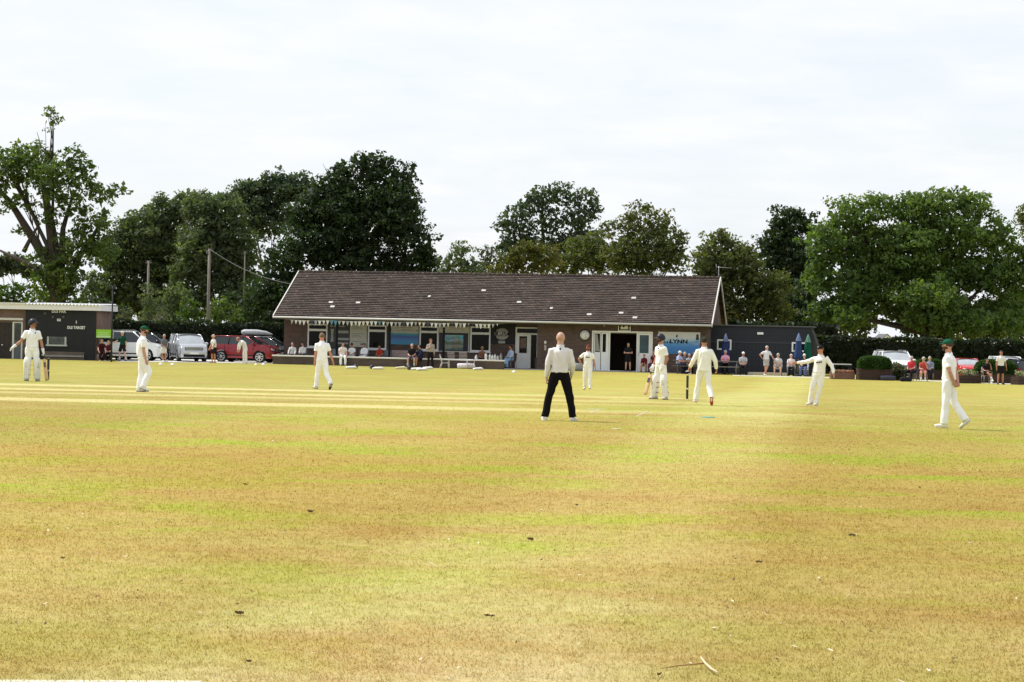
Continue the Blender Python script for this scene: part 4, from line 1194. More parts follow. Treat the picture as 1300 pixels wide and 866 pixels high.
# bunting
t_ = thing('bunting', 'string of small white, cream and blue pennants hanging under the pavilion eaves', 'bunting', BW(0, VE + .02, 0), -TH)
fl = [mat('pennant_white', (.72, .72, .70), .8), mat('pennant_cream', (.66, .63, .48), .8), mat('pennant_blue', (.12, .30, .42), .8), mat('pennant_navy', (.06, .07, .12), .8), mat('pennant_grey', (.38, .39, .38), .8)]
ub0, ub1 = U(367.5, VE), U(633, VE)
n = 52; pts = []
seq = [4, 0, 0, 0, 1, 3, 4, 0, 0, 0, 2, 2, 4, 0, 4, 0, 0, 0, 1, 0, 0, 0, 2, 0, 4, 0, 4, 4, 3, 0, 0, 4, 1, 1, 3, 0, 0, 4, 0, 1, 3, 0, 4, 0, 4, 3, 0, 0, 1, 0, 4, 0]
def sag(f): return zE - .20 - .05*(1 - (2*((f*5) % 1) - 1)**2)
for i in range(n):
    f = (i + .5)/n; a = ub0 + (ub1-ub0)*f; z = sag(f)
    k = rr.uniform(.85, 1.1)*(.55 if i in (44, 45, 51) else 1); tw = rr.uniform(-.05, .05)
    m = MB(); m.add([(a - .105*k, -.01, z), (a + .105*k, -.01, z), (a + rr.uniform(-.02, .02), -.02 + tw, z - .27*k), (a - .105*k, -.016, z), (a + .105*k, -.016, z), (a + rr.uniform(-.02, .02), -.026 + tw, z - .27*k)],
                    [(0, 1, 2), (5, 4, 3), (0, 3, 4, 1), (1, 4, 5, 2), (2, 5, 3, 0)])
    m.build('pennant', fl[seq[i]], t_)
m = MB(); m.tube([(ub0 - .4 + (ub1-ub0+.8)*i/60, -.013, sag(min(1, max(0, i/60))) + .008) for i in range(61)], .010, 5); m.build('string', mat('string_pale', (.4, .4, .38), .8), t_)
# TV aerial on the right gable
q = L(913.5, 353, VE + HD)
t_ = thing('television_aerial', 'grey television aerial on a short mast at the right end of the roof', 'aerial', BW(uRR - .12, VE + HD, zR - .5), -TH)
zt_ = L(913.5, 338, VE + HD)[1] - (zR - .5)
m = MB(); m.tube([(0, 0, 0), (0, 0, zt_)], .025); m.build('mast', STEEL, t_)
m = MB(); m.tube([(-.15, 0, zt_ - .06), (.75, 0, zt_ - .10)], .016)
for i in range(8): m.tube([(-.05 + i*.1, -.16, zt_ - .06 - i*.004), (-.05 + i*.1, .16, zt_ - .06 - i*.004)], .008, 5)
m.tube([(-.15, 0, zt_ - .2), (-.15, 0, zt_ + .1)], .012); m.build('antenna', STEEL, t_)
# ---- low wall in front of the veranda
VW = -2.3
w0, w1 = U(347, VW), U(640, VW)
zc = L(560, 455.6, VW)[1]
t_ = thing('low_wall', 'low brick wall with white coping along the front of the pavilion veranda', 'wall', BW(0, VW, 0), -TH)
m = MB(); m.bx(w0, w1, -.10, .12, -.35, zc - .07); m.build('brickwork', BRICKL, t_)
m = MB(); m.bx(w0 - .04, w1 + .04, -.16, .18, zc - .07, zc + .01); m.build('coping', mat('coping_white', (.72, .71, .70), .6, .1, 3), t_, bevel=.012)
m = MB(); m.bx(w0 + .05, uM + .4, .12, VL - VW - .01, -.35, .03); o = m.build('veranda_paving', mat('paving_grey', (.22, .21, .20), .85, .2, 2)); o.location = BW(0, VW, 0); o.rotation_euler = (0, 0, -TH); tag(o, kind='structure')
m = MB(); m.bx(uM + .4, uR + .3, -1.6, VR - .01, -.35, .025); o = m.build('doorstep_paving', mat('paving_grey', (.22, .21, .20), .85, .2, 2)); o.location = BW(0, 0, 0); o.rotation_euler = (0, 0, -TH); tag(o, kind='structure')

# ------------------------------------------------------------------ dark annexe at the right
VX = 1.6
def annexe():
    u0, u1 = U(900, VX), U(1029, VX); zt = L(965, 414.6, VX)[1]
    t = thing('annexe', 'flat-roofed dark blue boarded annexe joined to the right end of the pavilion', 'annexe', BW((u0+u1)/2, VX, 0), -TH)
    w = (u1-u0)/2; dp = 4.2
    NAVY = mat('navy_boarding', (.020, .024, .036), .55, .15, 3)
    m = MB(); m.bx(-w, w, 0, dp, -.35, zt)
    for i in range(26):                                                  # vertical boards
        a = -w + .02 + i*(2*w/26); m.bx(a, a + 2*w/26 - .035, -.018, -.001, -.3, zt*.66)
    for i in range(4): m.bx(-w, w, -.022, -.001, zt*.67 + i*zt*.075, zt*.67 + (i+1)*zt*.075 - .02)
    m.build('wall', NAVY, t)
    m = MB(); m.bx(-w - .08, w + .12, -.14, dp + .1, zt + .002, zt + .07); m.build('roof', mat('felt_grey', (.10, .105, .11), .8), t)
    m = MB(); m.bx(-w, w*.72, -.05, -.023, zt*.655, zt*.675); m.bx(w*.70, w*.74, -.05, -.023, 0, zt*.68); m.build('trim', mat('trim_blue_grey', (.05, .056, .07), .5), t)
    for x0, y0, x1, y1 in ((910.5, 431, 928.5, 444.3), (1005.3, 434.6, 1025.0, 446.8)):
        a0, a1, z0, z1 = rect(x0, y0, x1, y1, VX); c = (u0+u1)/2; a0 -= c; a1 -= c; f = .085
        m = MB(); m.bx(a0, a0+f, -.06, -.019, z0, z1); m.bx(a1-f, a1, -.06, -.019, z0, z1); m.bx(a0+f, a1-f, -.06, -.019, z1-f, z1); m.bx(a0+f, a1-f, -.06, -.019, z0, z0+f); m.bx((a0+a1)/2-.02, (a0+a1)/2+.02, -.055, -.02, z0+f, z1-f)
        wi = m.build('window', WHITE, t)
        m = MB(); m.bx(a0+f, a1-f, -.034, -.024, z0+f, z1-f); m.build('pane', GLASS, wi)
    # lean-to slope at the right end
    m = MB(); e = U(1037, VX) - u1
    m.add([(w, .3, -.35), (w, dp, -.35), (w, dp, zt - .1), (w, .3, zt - .1), (w + e, .3, -.35), (w + e, dp, -.35), (w + e, dp, zt*.62), (w + e, .3, zt*.62)], [(0, 3, 2, 1), (4, 5, 6, 7), (0, 4, 7, 3), (1, 2, 6, 5), (3, 7, 6, 2), (0, 1, 5, 4)])
    m.build('lean_to', mat('lean_to_slate', (.045, .043, .042), .7, .2, 4), t)
    q = L(965.3, 423.4, VX)
    l = thing('bulkhead_light', 'oblong white bulkhead light high on the dark annexe wall', 'light', BW(q[0], VX - .023, q[1]), -TH)
    m = MB(); m.bx(-.18, .18, -.07, 0, -.07, .07); m.build('lamp_cover', WHITE, l, bevel=.02); m = MB(); m.bx(-.20, .20, -.02, 0, .075, .10); m.build('bracket', DKGREY, l)
annexe()

# ------------------------------------------------------------------ the scorers' hut at the left
def scorehut():
    D = 114.5
    def P(px, py): p = at_depth(px, py, D); return p
    a = P(-70, 457); b_ = P(122.3, 457); zt = P(70, 388)[2]; g = gz(D)
    ox = b_[0]
    t = thing('score_hut', 'flat-roofed brick score hut with black scoreboard front and white fascia', 'hut', (ox, D, g), 0)
    def X(px, py=430): return P(px, py)[0] - ox
    def Z(px, py): return P(px, py)[2] - g
    w = -X(-70); HB = brick_mat('hut_brick', (.20, .105, .075), (.13, .075, .058), (.20, .17, .15))
    top = Z(70, 393) 
    m = MB(); m.bx(-w, 0, 0, 4.5, -.35, top); m.build('wall', HB, t)
    xk = X(33)
    m = MB(); n = 44
    z0, z1 = Z(70, 393.6), Z(70, 385.6)
    m.bx(-w - .2, .25, -.32, -.27, z0, z1 - .05)
    for i in range(n*2):
        q0 = xk + (.25 - xk)*i/(n*2); q1 = xk + (.25 - xk)*(i+1)/(n*2)
        h0, h1 = .045*math.sin(i*PI/2), .045*math.sin((i+1)*PI/2)
        m.add([(q0, -.40, z1 - .03 + h0), (q1, -.40, z1 - .03 + h1), (q1, 4.7, z1 + .05 + h1), (q0, 4.7, z1 + .05 + h0), (q0, -.40, z1 - .06 + h0), (q1, -.40, z1 - .06 + h1)], [(0, 1, 2, 3), (4, 5, 1, 0)])
    m.bx(-w - .2, xk, -.40, 4.7, z1 - .06, z1 + .01); m.bx(.20, .25, -.27, 4.7, z0, z1 - .05)
    m.build('roof', mat('roof_sheet_white', (.78, .78, .79), .5, .05), t)
    # black boards
    m = MB(); x0, x1 = X(32.5), X(121.5); zb = Z(70, 446)
    m.bx(x0, x1, -.10, -.002, zb, top - .02)
    m.bx(X(109), x1, -.14, -.101, Z(110, 457), top - .06)
    m.bx(x0, X(58), -.12, -.002, .0, zb - .002)
    sb = m.build('scoreboard', mat('score_black', (.013, .014, .018), .55, .25, 2), t)
    WT = mat('score_letter_white', (.72, .72, .72), .6)
    text('score_lettering', 'DLS PAR', Z(74, 393.2) - Z(74, 397.8), WT, sb, (X(74.5), -.106, Z(74.5, 395.6)), bold=.009, sx=1.05)
    text('score_lettering', 'DLS TARGET', Z(97, 413.6) - Z(97, 418.4), WT, sb, (X(97), -.106, Z(97, 416.1)), bold=.009, sx=.84)
    text('score_lettering', '1', .22, WT, sb, (X(97), -.106, Z(97, 409.3)), bold=.01)
    m = MB(); m.bx(X(72.6), X(77), -.112, -.101, Z(75, 407.8), Z(75, 404.8)); m.build('number_plate', WT, sb)
    text('score_lettering', '19', .10, DKGREY, sb, (X(74.8), -.116, Z(74.8, 406.3)), bold=.005)
    m = MB(); 
    for px, py in ((67, 402.5), (80.5, 402.5), (57, 398)): m.ell((X(px), -.104, Z(px, py)), (.07, .012, .07), 0, 10, 6)
    m.build('number_hook', mat('score_grey', (.10, .10, .11), .5), sb)
    # scorers' window
    x0, x1, z0_, z1_ = X(60.5), X(85), Z(72, 437.5), Z(72, 427.5); f = .10
    m = MB(); m.bx(x0, x0+f, -.16, -.101, z0_, z1_); m.bx(x1-f, x1, -.16, -.101, z0_, z1_); m.bx(x0-.05, x1+.05, -.22, -.101, z0_-.09, z0_)
    wi = m.build('window', mat('frame_grey_white', (.45, .46, .46), .5), t)
    m = MB(); m.bx(x0+f, x1-f, -.125, -.11, z0_, z1_); m.build('pane', mat('hut_glass', (.10, .115, .12), .12, .9, 1.4), wi)
    # brick plinth with pale ledge
    m = MB(); m.bx(X(58), X(108), -.16, -.003, -.2, Z(80, 446.5)); m.build('plinth', brick_mat('plinth_brick', (.13, .09, .075), (.10, .07, .06), (.14, .13, .12)), t)
    m = MB(); m.bx(X(57), X(108), -.24, -.002, Z(80, 453), Z(80, 451)); m.build('ledge', mat('ledge_grey', (.30, .28, .27), .7), t)
    # garage door and grey side door
    m = MB(); zt_ = Z(10, 406); m.bx(-w, X(29.5), -.18, -.004, zt_ - .02, Z(10, 403.6)); m.bx(X(16), X(18.2), -.09, -.004, 0, Z(17, 408.5)); m.bx(X(27.2), X(29.0), -.09, -.004, 0, Z(28, 408.5)); m.bx(X(18.2), X(27.2), -.09, -.004, Z(22, 410), Z(22, 408.5))
    m.build('door_frame', mat('frame_cream', (.58, .56, .53), .6), t)
    m = MB(); zz = Z(8, 409.5); m.bx(-w + .1, X(15.8), -.05, -.004, 0, zz)
    for i in range(14): m.bx(X(15.8) - .12 - i*.22, X(15.8) - .02 - i*.22, -.062, -.0505, .05, zz - .05)
    gd = m.build('garage_door', mat('garage_brown', (.035, .027, .025), .6, .3, 2), t)
    m = MB(); m.ell((X(3.2), -.08, Z(3, 438)), (.05, .03, .05)); m.build('handle', CHROME, gd)
    m = MB(); m.bx(X(18.4), X(27.0), -.05, -.004, 0, Z(22, 410.2)); sdr = m.build('side_door', mat('door_grey_blue', (.10, .115, .13), .5), t)
    m = MB(); m.bx(X(19.4), X(26.2), -.062, -.0505, Z(22, 432), Z(22, 412)); m.build('pane', mat('hut_glass2', (.05, .055, .05), .1, .6, 2), sdr)
    # lime green sign at the right end
    s = thing('green_sign', 'lime green sign with pale lettering on the brick end of the score hut', 'sign', (ox + X(132), D - .03, g + Z(132, 429)), 0)
    w2 = X(141.5) - X(122); h2 = Z(132, 418.5) - Z(132, 429)
    m = MB(); m.bx(-w2/2, w2/2, -.05, 0, 0, h2); m.build('board', mat('sign_lime', (.28, .60, .03), .5, .05), s)
    m = MB()
    m.bx(-w2*.40, w2*.36, -.055, -.0505, h2*.60, h2*.66); m.bx(-w2*.48, w2*.46, -.055, -.0505, h2*.06, h2*.26); m.bx(-w2*.35, w2*.30, -.055, -.0505, h2*.38, h2*.46)
    m.build('board_print', mat('lime_pale', (.55, .74, .42), .5), s)
    m = MB(); m.bx(w2/2, w2/2 + .12, -.10, .02, -.02, h2 + .03); m.build('frame', mat('sign_grey', (.30, .33, .32), .5), s)
    for q in (-w2*.4, w2*.4): m = MB(); m.bx(q - .04, q + .04, .002, .08, -Z(132, 429) - .2, h2*.9); m.build('post', DKGREY, s)
scorehut()
# ------------------------------------------------------------------ cars
def paint(name, col, metal=.2):
    return mat('car_' + name, col, .28, .03, 2, metal=metal, coat=.8)
PLATE_W = mat('plate_white', (.72, .72, .68), .4); PLATE_Y = mat('plate_yellow', (.60, .44, .05), .4)
LAMP = mat('headlamp', (.55, .57, .60), .12, .3, 30, metal=.3); TAIL = mat('tail_lamp', (.30, .015, .012), .2)
CARGLASS = mat('car_glass', (.020, .026, .032), .05, .3, 1.2, spec=.7)
def car(label, loc, rotz, col, L=4.3, Wd=1.82, H=1.62, hood=.98, belt=.98, ws=.95, wsr=.25, rear=.10, rails=False, glass=None, lowtrim=True, scale=1.0):
    """front points to +X"""
    t = thing('parked_car', label, 'car', loc, rotz, 'parked cars', scale)
    wr = .345; f, r = L/2, -L/2
    wf, wb = f - .88, r + .82
    sill, W2 = .26, Wd/2
    def arch(cx):
        return [(cx + (wr + .06)*math.cos(a), wr + (wr + .06)*math.sin(a)) for a in np.linspace(-.26, PI + .26, 13)]
    poly = [(f - .06, sill), (f - .01, .46), (f - .02, .66), (f - .12, hood - .16), (f - .32, hood - .06), (f - ws - .05, hood + .06), (f - ws - .25, belt + .03), (0, belt), (r + .25, belt + .03), (r + .05, belt - .03), (r + .00, .62), (r + .04, sill)]
    body = [poly[-1]] + list(reversed([(x, z) for x, z in arch(wb)])) + list(reversed([(x, z) for x, z in arch(wf)])) + poly[:-1]
    def wid(x, z, k):
        y = W2*k
        e = 1 - .055*((z - .58)/.42)**2 if z > .3 else .95
        if x > f - .9: e *= 1 - .10*((x - f + .9)/.9)**2
        if x < r + .6: e *= 1 - .07*((r + .6 - x)/.6)**2
        xx = x
        if x > f - .5: xx -= .16*abs(k)**3*(x - f + .5)/.5
        if x < r + .4: xx += .10*abs(k)**3*(r + .4 - x)/.4
        return (xx, y*e, z + (.02*(1 - k*k) if z > .9 else 0))
    m = MB(); ks = [-1, -.96, -.7, -.35, 0, .35, .7, .96, 1]; n = len(body)
    vs = [wid(x, z, k) for k in ks for x, z in body]
    fs = [(i*n + j, i*n + (j+1) % n, (i+1)*n + (j+1) % n, (i+1)*n + j) for i in range(len(ks)-1) for j in range(n)]
    m.add(vs, fs, 0, True)
    def lowz(x):
        for cx in (wf, wb):
            q = (wr + .06)**2 - (x - cx)**2
            if q > 0: return max(sill, wr + math.sqrt(q))
        return sill
    top = poly[3:11]
    def topz(x):
        for (xa, za), (xb, zb_) in zip(top[:-1], top[1:]):
            if xb <= x <= xa: return zb_ + (za - zb_)*(x - xb)/(xa - xb + 1e-9)
        return top[0][1] if x > top[0][0] else top[-1][1]
    xs_ = sorted(set([r + .05 + (L - .17)*i/48 for i in range(49)] + [c0 + s0*(wr + .06) for c0 in (wf, wb) for s0 in (-1, 1)]))
    for k in (-1, 1):
        vs = []
        for x in xs_:
            z0_, z1_ = lowz(x), topz(x)
            for j in range(6): vs.append(wid(x, z0_ + (z1_ - z0_)*j/5, k))
        m.add(vs, [(i*6 + j, (i+1)*6 + j, (i+1)*6 + j + 1, i*6 + j + 1) for i in range(len(xs_) - 1) for j in range(5)], 0, True)
        m.add([wid(x, z, k) for x, z in ((f - .12, topz(f - .12)), poly[2], poly[1], poly[0], (f - .12, sill))], [(0, 1, 2, 3, 4)], 0)
        m.add([wid(x, z, k) for x, z in ((r + .05, topz(r + .05)), poly[10], poly[11], (r + .05, sill))], [(0, 1, 2, 3)], 0)
    # floor shadow gap
    m.build('body', col, t)
    m = MB(); m.bx(wb + .3, wf - .3, -W2 + .12, W2 - .12, .20, .34); m.build('underbody', BLACK, t)
    # greenhouse
    g0, g1, q0, q1 = r + rear - .02, f - ws - .10, r + rear + .32, f - ws - .10 - wsr - .45
    wb_, wt_ = W2*.93, W2*.76; zt = H - .05; zb = belt - .01
    def gh(x, z):
        k = (z - zb)/(zt - zb); return wb_ + (wt_ - wb_)*k
    m = MB(); gp = [(g0, zb), (q0, zt), (q1, zt), (g1 + .05, zb + .02)]
    ks2 = [-1, -.6, 0, .6, 1]
    vs = [(x + (.10*(1 - k*k) if i in (2, 3) else 0), gh(x, z)*k, z) for k in ks2 for i, (x, z) in enumerate(gp)]
    m.add(vs, [(i*4 + j, i*4 + (j+1) % 4, (i+1)*4 + (j+1) % 4, (i+1)*4 + j) for i in range(4) for j in range(4)], 0, False)
    m.add([vs[j] for j in range(4)], [(0, 1, 2, 3)]); m.add([vs[16 + j] for j in range(4)], [(3, 2, 1, 0)])
    m.build('window_glass', glass or CARGLASS, t)
    m = MB()
    ys = np.linspace(-1, 1, 9)
    for i, x in enumerate(np.linspace(q0 - .10, q1 + .12, 6)): pass
    xs = np.linspace(q0 - .06, q1 + .14, 7)
    V = [(x, y*(wt_ + .012), zt + .045*(1 - y*y) - .02 + .028*(1 - (2*(x - q0)/(q1 - q0) - 1)**2) - (.03 if abs(y) == 1 else 0)) for x in xs for y in ys]
    fs = [(i*9 + j, (i+1)*9 + j, (i+1)*9 + j + 1, i*9 + j + 1) for i in range(6) for j in range(8)]
    m.add(V, fs, 0, True); m.add([(x, y, z - .03) for x, y, z in V], [tuple(reversed(q)) for q in fs], 0, True)
    for s in (-1, 1):
        m.tube([(g0, s*wb_, zb), (q0 - .03, s*wt_, zt)], .05, 6)
        m.tube([(g1 + .05, s*wb_, zb + .02), (q1 + .03, s*(wt_ + .002), zt)], .036, 6)
        m.tube([(q0 - .03, s*wt_, zt), (q1 + .03, s*wt_, zt)], .035, 6)
    m.build('roof', col, t)
    m = MB()
    for s in (-1, 1):
        for x in (.05, r + 1.25):
            xt = min(q1, max(q0, x*.92)); m.tube([(x, s*(wb_ + .004), zb), (xt, s*(wt_ + .004), zt)], .028, 5)
    m.build('door_pillar', BLACK, t)
    if rails:
        for s in (-1, 1):
            m = MB(); m.tube([(q0 + .05, s*(wt_ - .06), zt + .02), (q0 + .15, s*(wt_ - .06), zt + .085), (q1 - .1, s*(wt_ - .06), zt + .085), (q1 + .02, s*(wt_ - .06), zt + .02)], .018, 6); m.build('roof_rail', STEEL, t)
    # seams and handles
    m = MB()
    for s in (-1, 1):
        for x in (f - 1.28, .02, r + 1.05):
            y = wid(x, .6, 1)[1]; m.bx(x - .006, x + .006, s*(y - .01), s*(y + .003), .36, belt - .04)
        m.bx(r + .95, f - 1.25, s*(W2*.97), s*(W2*1.004), .40, .46)
    m.build('door_seam', BLACK, t)
    for s in (-1, 1):
        for x in (.22, -.78):
            m = MB(); y = wid(x, .84, 1)[1]; m.bx(x - .10, x + .10, s*(y - .01), s*(y + .028), .82, .85); m.build('door_handle', col, t)
        m = MB(); m.ell((g1 - .22, s*(W2 + .09), belt + .06), (.07, .11, .085), 0, 10, 6); m.bx(g1 - .26, g1 - .18, s*(W2 - .08), s*(W2 + .06), belt - .0, belt + .04); m.build('wing_mirror', col, t)
        m = MB(); m.loft([(f - .42, s*(W2 - .09), hood - .20), (f - .21, s*(W2 - .20), hood - .22), (f - .085, s*(W2 - .42), hood - .27)], [.05, .075, .05], [.05, .06, .05], (0, 0, 1), 10); m.build('headlight', LAMP, t)
        m = MB(); m.loft([(r + .10, s*(W2 - .10), .80), (r + .03, s*(W2 - .20), .78)], [.14, .13], [.07, .06], (0, 0, 1), 10); m.build('tail_light', TAIL, t)
        for x in (wf, wb):
            wl = MB(); n = 24
            wl.loft([(x, s*(W2 - .24), wr), (x, s*(W2 - .21), wr), (x, s*(W2 - .05), wr), (x, s*(W2 - .02), wr)], [wr - .03, wr, wr, wr - .035], [wr - .03, wr, wr, wr - .035], (1, 0, 0), n)
            w_ = wl.build('wheel', RUBBER, t)
            rm = MB()
            rm.loft([(x, s*(W2 - .03), wr), (x, s*(W2 - .012), wr)], [.235, .232], [.235, .232], (1, 0, 0), n, 1)
            for i in range(n):
                a, b_ = 2*PI*i/n, 2*PI*(i+1)/n
                rm.add([(x + rr_*math.cos(q), s*(W2 - yy), wr + rr_*math.sin(q)) for rr_, yy, q in ((.245, .008, a), (.245, .008, b_), (.215, .002, b_), (.215, .002, a))], [(0, 1, 2, 3)], 0)
            for i in range(7):
                a = 2*PI*i/7 + .3
                rm.box((x + math.cos(a)*.13, s*(W2 - .002), wr + math.sin(a)*.13), (.20, .014, .05), 0, Matrix.Rotation(-a, 3, 'Y'))
            rm.loft([(x, s*(W2 - .02), wr), (x, s*(W2 + .008), wr)], [.06, .05], [.06, .05], (1, 0, 0), 12, 0)
            rm.build('rim', [CHROME, BLACK], w_)
    m = MB(); m.bx(f - .10, f - .008, -.52, .52, hood - .36, hood - .20); m.bx(f - .09, f - .004, -.62, .62, .30, .44); m.build('grille', BLACK, t)
    m = MB()
    for i in range(3): m.bx(f - .05, f + .0, -.50, .50, hood - .345 + i*.05, hood - .325 + i*.05)
    m.build('grille_bar', CHROME, t)
    m = MB(); m.bx(f - .03, f + .012, -.26, .26, .46, .57); m.build('number_plate', PLATE_W, t)
    m = MB(); m.bx(r - .012, r + .05, -.26, .26, .66, .77); m.build('number_plate', PLATE_Y, t)
    m = MB(); m.bx(r + .0, r + .10, -W2*.85, W2*.85, .28, .46); m.build('rear_bumper', DKGREY, t)
    return t
def gnd(px, d):
    p = at_depth(px, 450, d); p[2] = gz(p[1]); return p
car('white sport utility car with dark windows behind the green-shirted walker', gnd(160, 116.3), R(0), paint('white', (.76, .77, .78), 0), L=4.5, H=1.75, hood=1.05, belt=1.08, rails=True)
car('black sport utility car parked facing right beside the score hut', gnd(186, 119.4), R(-4), paint('black', (.012, .012, .014)), L=4.3, H=1.68, hood=1.05, belt=1.08)
SCR = mat('screen_painted_sky', (.40, .43, .46), .12, .25, 1.5)  # pale glass colour stands in for sky reflected in the windscreens
car('silver compact sport utility car facing the field between the black and the red cars', gnd(238.5, 117.3), R(-70), paint('silver', (.46, .48, .51), .5), L=4.05, Wd=1.76, H=1.64, hood=1.06, belt=1.02, glass=SCR, rails=False)
redc = car('dark red sport utility car with silver alloy wheels parked beside the pavilion', gnd(312.5, 118.0), R(-14), paint('red', (.23, .006, .012), .25), L=4.15, H=1.60, hood=1.02, belt=1.06, wsr=.35)
gp_ = gnd(334, 122)
car('dark grey estate car with a grey roof box, half hidden behind the dark red car', gp_, R(-6), paint('grey', (.06, .064, .072), .4), L=4.7, H=1.50, hood=.94, belt=.96, wsr=.4, rails=True)
def roofbox():
    t = thing('roof_box', 'pale grey streamlined roof box on the dark grey estate car', 'roof box', gp_ + np.array([-.40, 0, 1.60]), R(-6))
    m = MB(); m.loft([(-.95, 0, .14), (-.90, 0, .16), (-.75, 0, .19), (0, 0, .19), (.55, 0, .15), (.92, 0, .07), (.98, 0, .05)], [.20, .34, .40, .41, .37, .24, .10], [.08, .15, .18, .18, .14, .06, .02], (0, 1, 0), 16, 0, 3.2)
    m.build('shell', mat('roofbox_grey', (.42, .43, .45), .35), t)
    m = MB()
    for x in (-.5, .4): m.bx(x - .03, x + .03, -.62, .62, -.06, -.01); m.bx(x - .03, x + .03, -.3, .3, -.01, .03)
    m.build('roof_bar', BLACK, t)
roofbox()
car('white estate car with roof rails behind the leftmost clipped box dome', gnd(1134, 111.5), R(-90), paint('white', (.76, .77, .78), 0), L=4.5, H=1.52, hood=.95, belt=.95, rails=True, glass=SCR)
car('bright red hatchback facing the field between two clipped shrubs at the right', gnd(1226, 109), R(-86), paint('scarlet', (.50, .012, .014), .1), L=3.9, Wd=1.7, H=1.42, hood=.95, belt=.92, glass=SCR, scale=.86)
car('dark blue estate car at the right edge showing its yellow rear number plate', gnd(1297, 105), R(92), paint('navy', (.015, .02, .045), .3), L=4.3, H=1.5, hood=.95, belt=.95, scale=.86)
car('white car partly hidden behind the standing spectator at the far right', gnd(1279, 112), R(-90), paint('white', (.76, .77, .78), 0), L=4.2, H=1.5, hood=.95, belt=.95, scale=.9, glass=SCR)

# ------------------------------------------------------------------ chairs, tables, benches
_proto = {}
def chair(label, loc, rotz, m_, kind='moulded', scale=1.0, cat='chair', group='spectators\' chairs'):
    key = (kind, m_.name)
    if key in _proto: return dup(_proto[key], loc, rotz, label, group, scale)
    t = thing('chair', label, cat, loc, rotz, group, scale)
    m = MB(); m.box((0, -.05, .43), (.46, .46, .035)); m.build('seat', m_, t, bevel=.012)
    m = MB()
    if kind == 'slatted':
        for i in range(5): m.box((0, .20 + i*.022, .52 + i*.085), (.46, .025, .05))
    else:
        m.loft([(0, .18, .44), (0, .21, .60), (0, .27, .90)], [.21, .225, .20], [.018, .016, .014], (1, 0, 0), 12, 0, 4)
    m.build('backrest', m_, t)
    for s in (-1, 1):
        for y0, y1 in ((-.24, -.27), (.15, .20)):
            m = MB(); m.tube([(s*.20, y0, .43), (s*.225, y1, 0)], .017, 6); m.build('leg', m_ if kind != 'moulded' else STEEL, t)
        m = MB(); m.tube([(s*.24, .22, .66), (s*.25, -.18, .64), (s*.24, -.22, .45)], .02, 6); m.build('armrest', m_, t)
    _proto[key] = t
    return t
def picnic(label, loc, rotz, m_, w=1.8):
    t = thing('picnic_table', label, 'picnic table', loc, rotz, 'picnic tables')
    m = MB()
    for i in range(5): m.box((0, -.30 + i*.15, .74), (w, .135, .04))
    m.build('table_top', m_, t)
    for s in (-1, 1):
        m = MB()
        for i in (0, 1): m.box((0, s*(.62 + i*.15), .44), (w, .135, .04))
        m.build('seat', m_, t)
        m = MB()
        for q in (-1, 1): m.tube([(s*(w/2 - .3), q*.28, .72), (s*(w/2 - .3), q*.66, 0)], .035, 4)
        m.box((s*(w/2 - .3), 0, .40), (.04, 1.5, .08)); m.box((s*(w/2 - .3), 0, .69), (.04, .7, .06))
        m.build('trestle', m_, t)
    return t
def bench(label, loc, rotz, m_, w=1.5):
    t = thing('bench', label, 'bench', loc, rotz, 'wooden benches')
    m = MB()
    for i in range(4): m.box((0, -.25 + i*.115, .43), (w, .10, .03))
    m.build('seat', m_, t)
    m = MB()
    for i in range(4): m.box((0, .18 + i*.03, .55 + i*.10), (w, .025, .085))
    m.build('backrest', m_, t)
    for s in (-1, 1):
        m = MB(); m.box((s*(w/2 - .05), -.24, .31), (.06, .06, .62)); m.box((s*(w/2 - .05), .20, .43), (.06, .06, .86)); m.box((s*(w/2 - .05), -.03, .62), (.06, .52, .04)); m.build('leg', m_, t)
    return t
def parasol(label, loc, h, col, z0):
    t = thing('parasol', label, 'parasol', loc, 0, 'folded parasols')
    m = MB(); m.tube([(0, 0, .02), (0, 0, h - .05)], .022, 8); m.build('pole', STEEL, t)
    m = MB(); m.loft([(0, 0, 0), (0, 0, .06), (0, 0, .10)], [.24, .22, .06], [.24, .22, .06], (1, 0, 0), 16); m.build('base', DKGREY, t)
    m = MB(); seg = 24
    zs = [z0, z0 + .08, z0 + .35, h - .35, h - .12]; rs = [.20, .21, .19, .13, .07]
    vs = []
    for z, r_ in zip(zs, rs):
        for k in range(seg):
            a = 2*PI*k/seg; q = r_*(1 + .20*math.cos(8*a) + .06*math.sin(3*a + z*4)); vs.append((q*math.cos(a), q*math.sin(a), z))
    m.add(vs, [(i*seg + k, i*seg + (k+1) % seg, (i+1)*seg + (k+1) % seg, (i+1)*seg + k) for i in range(4) for k in range(seg)] + [tuple(reversed(range(seg))), tuple(range(4*seg, 5*seg))], 0, True)
    m.build('canopy', cloth(col), t)
    m = MB(); m.loft([(0, 0, h - .42), (0, 0, h - .38), (0, 0, h - .12), (0, 0, h + .04)], [.17, .165, .08, .012], [.17, .165, .08, .012], (1, 0, 0), 12); m.build('canopy_cap', cloth(tuple(min(.6, c*1.5 + .10) for c in col)), t)
def BU(px, v, z=.03): return BW(U(px, v), v, z)

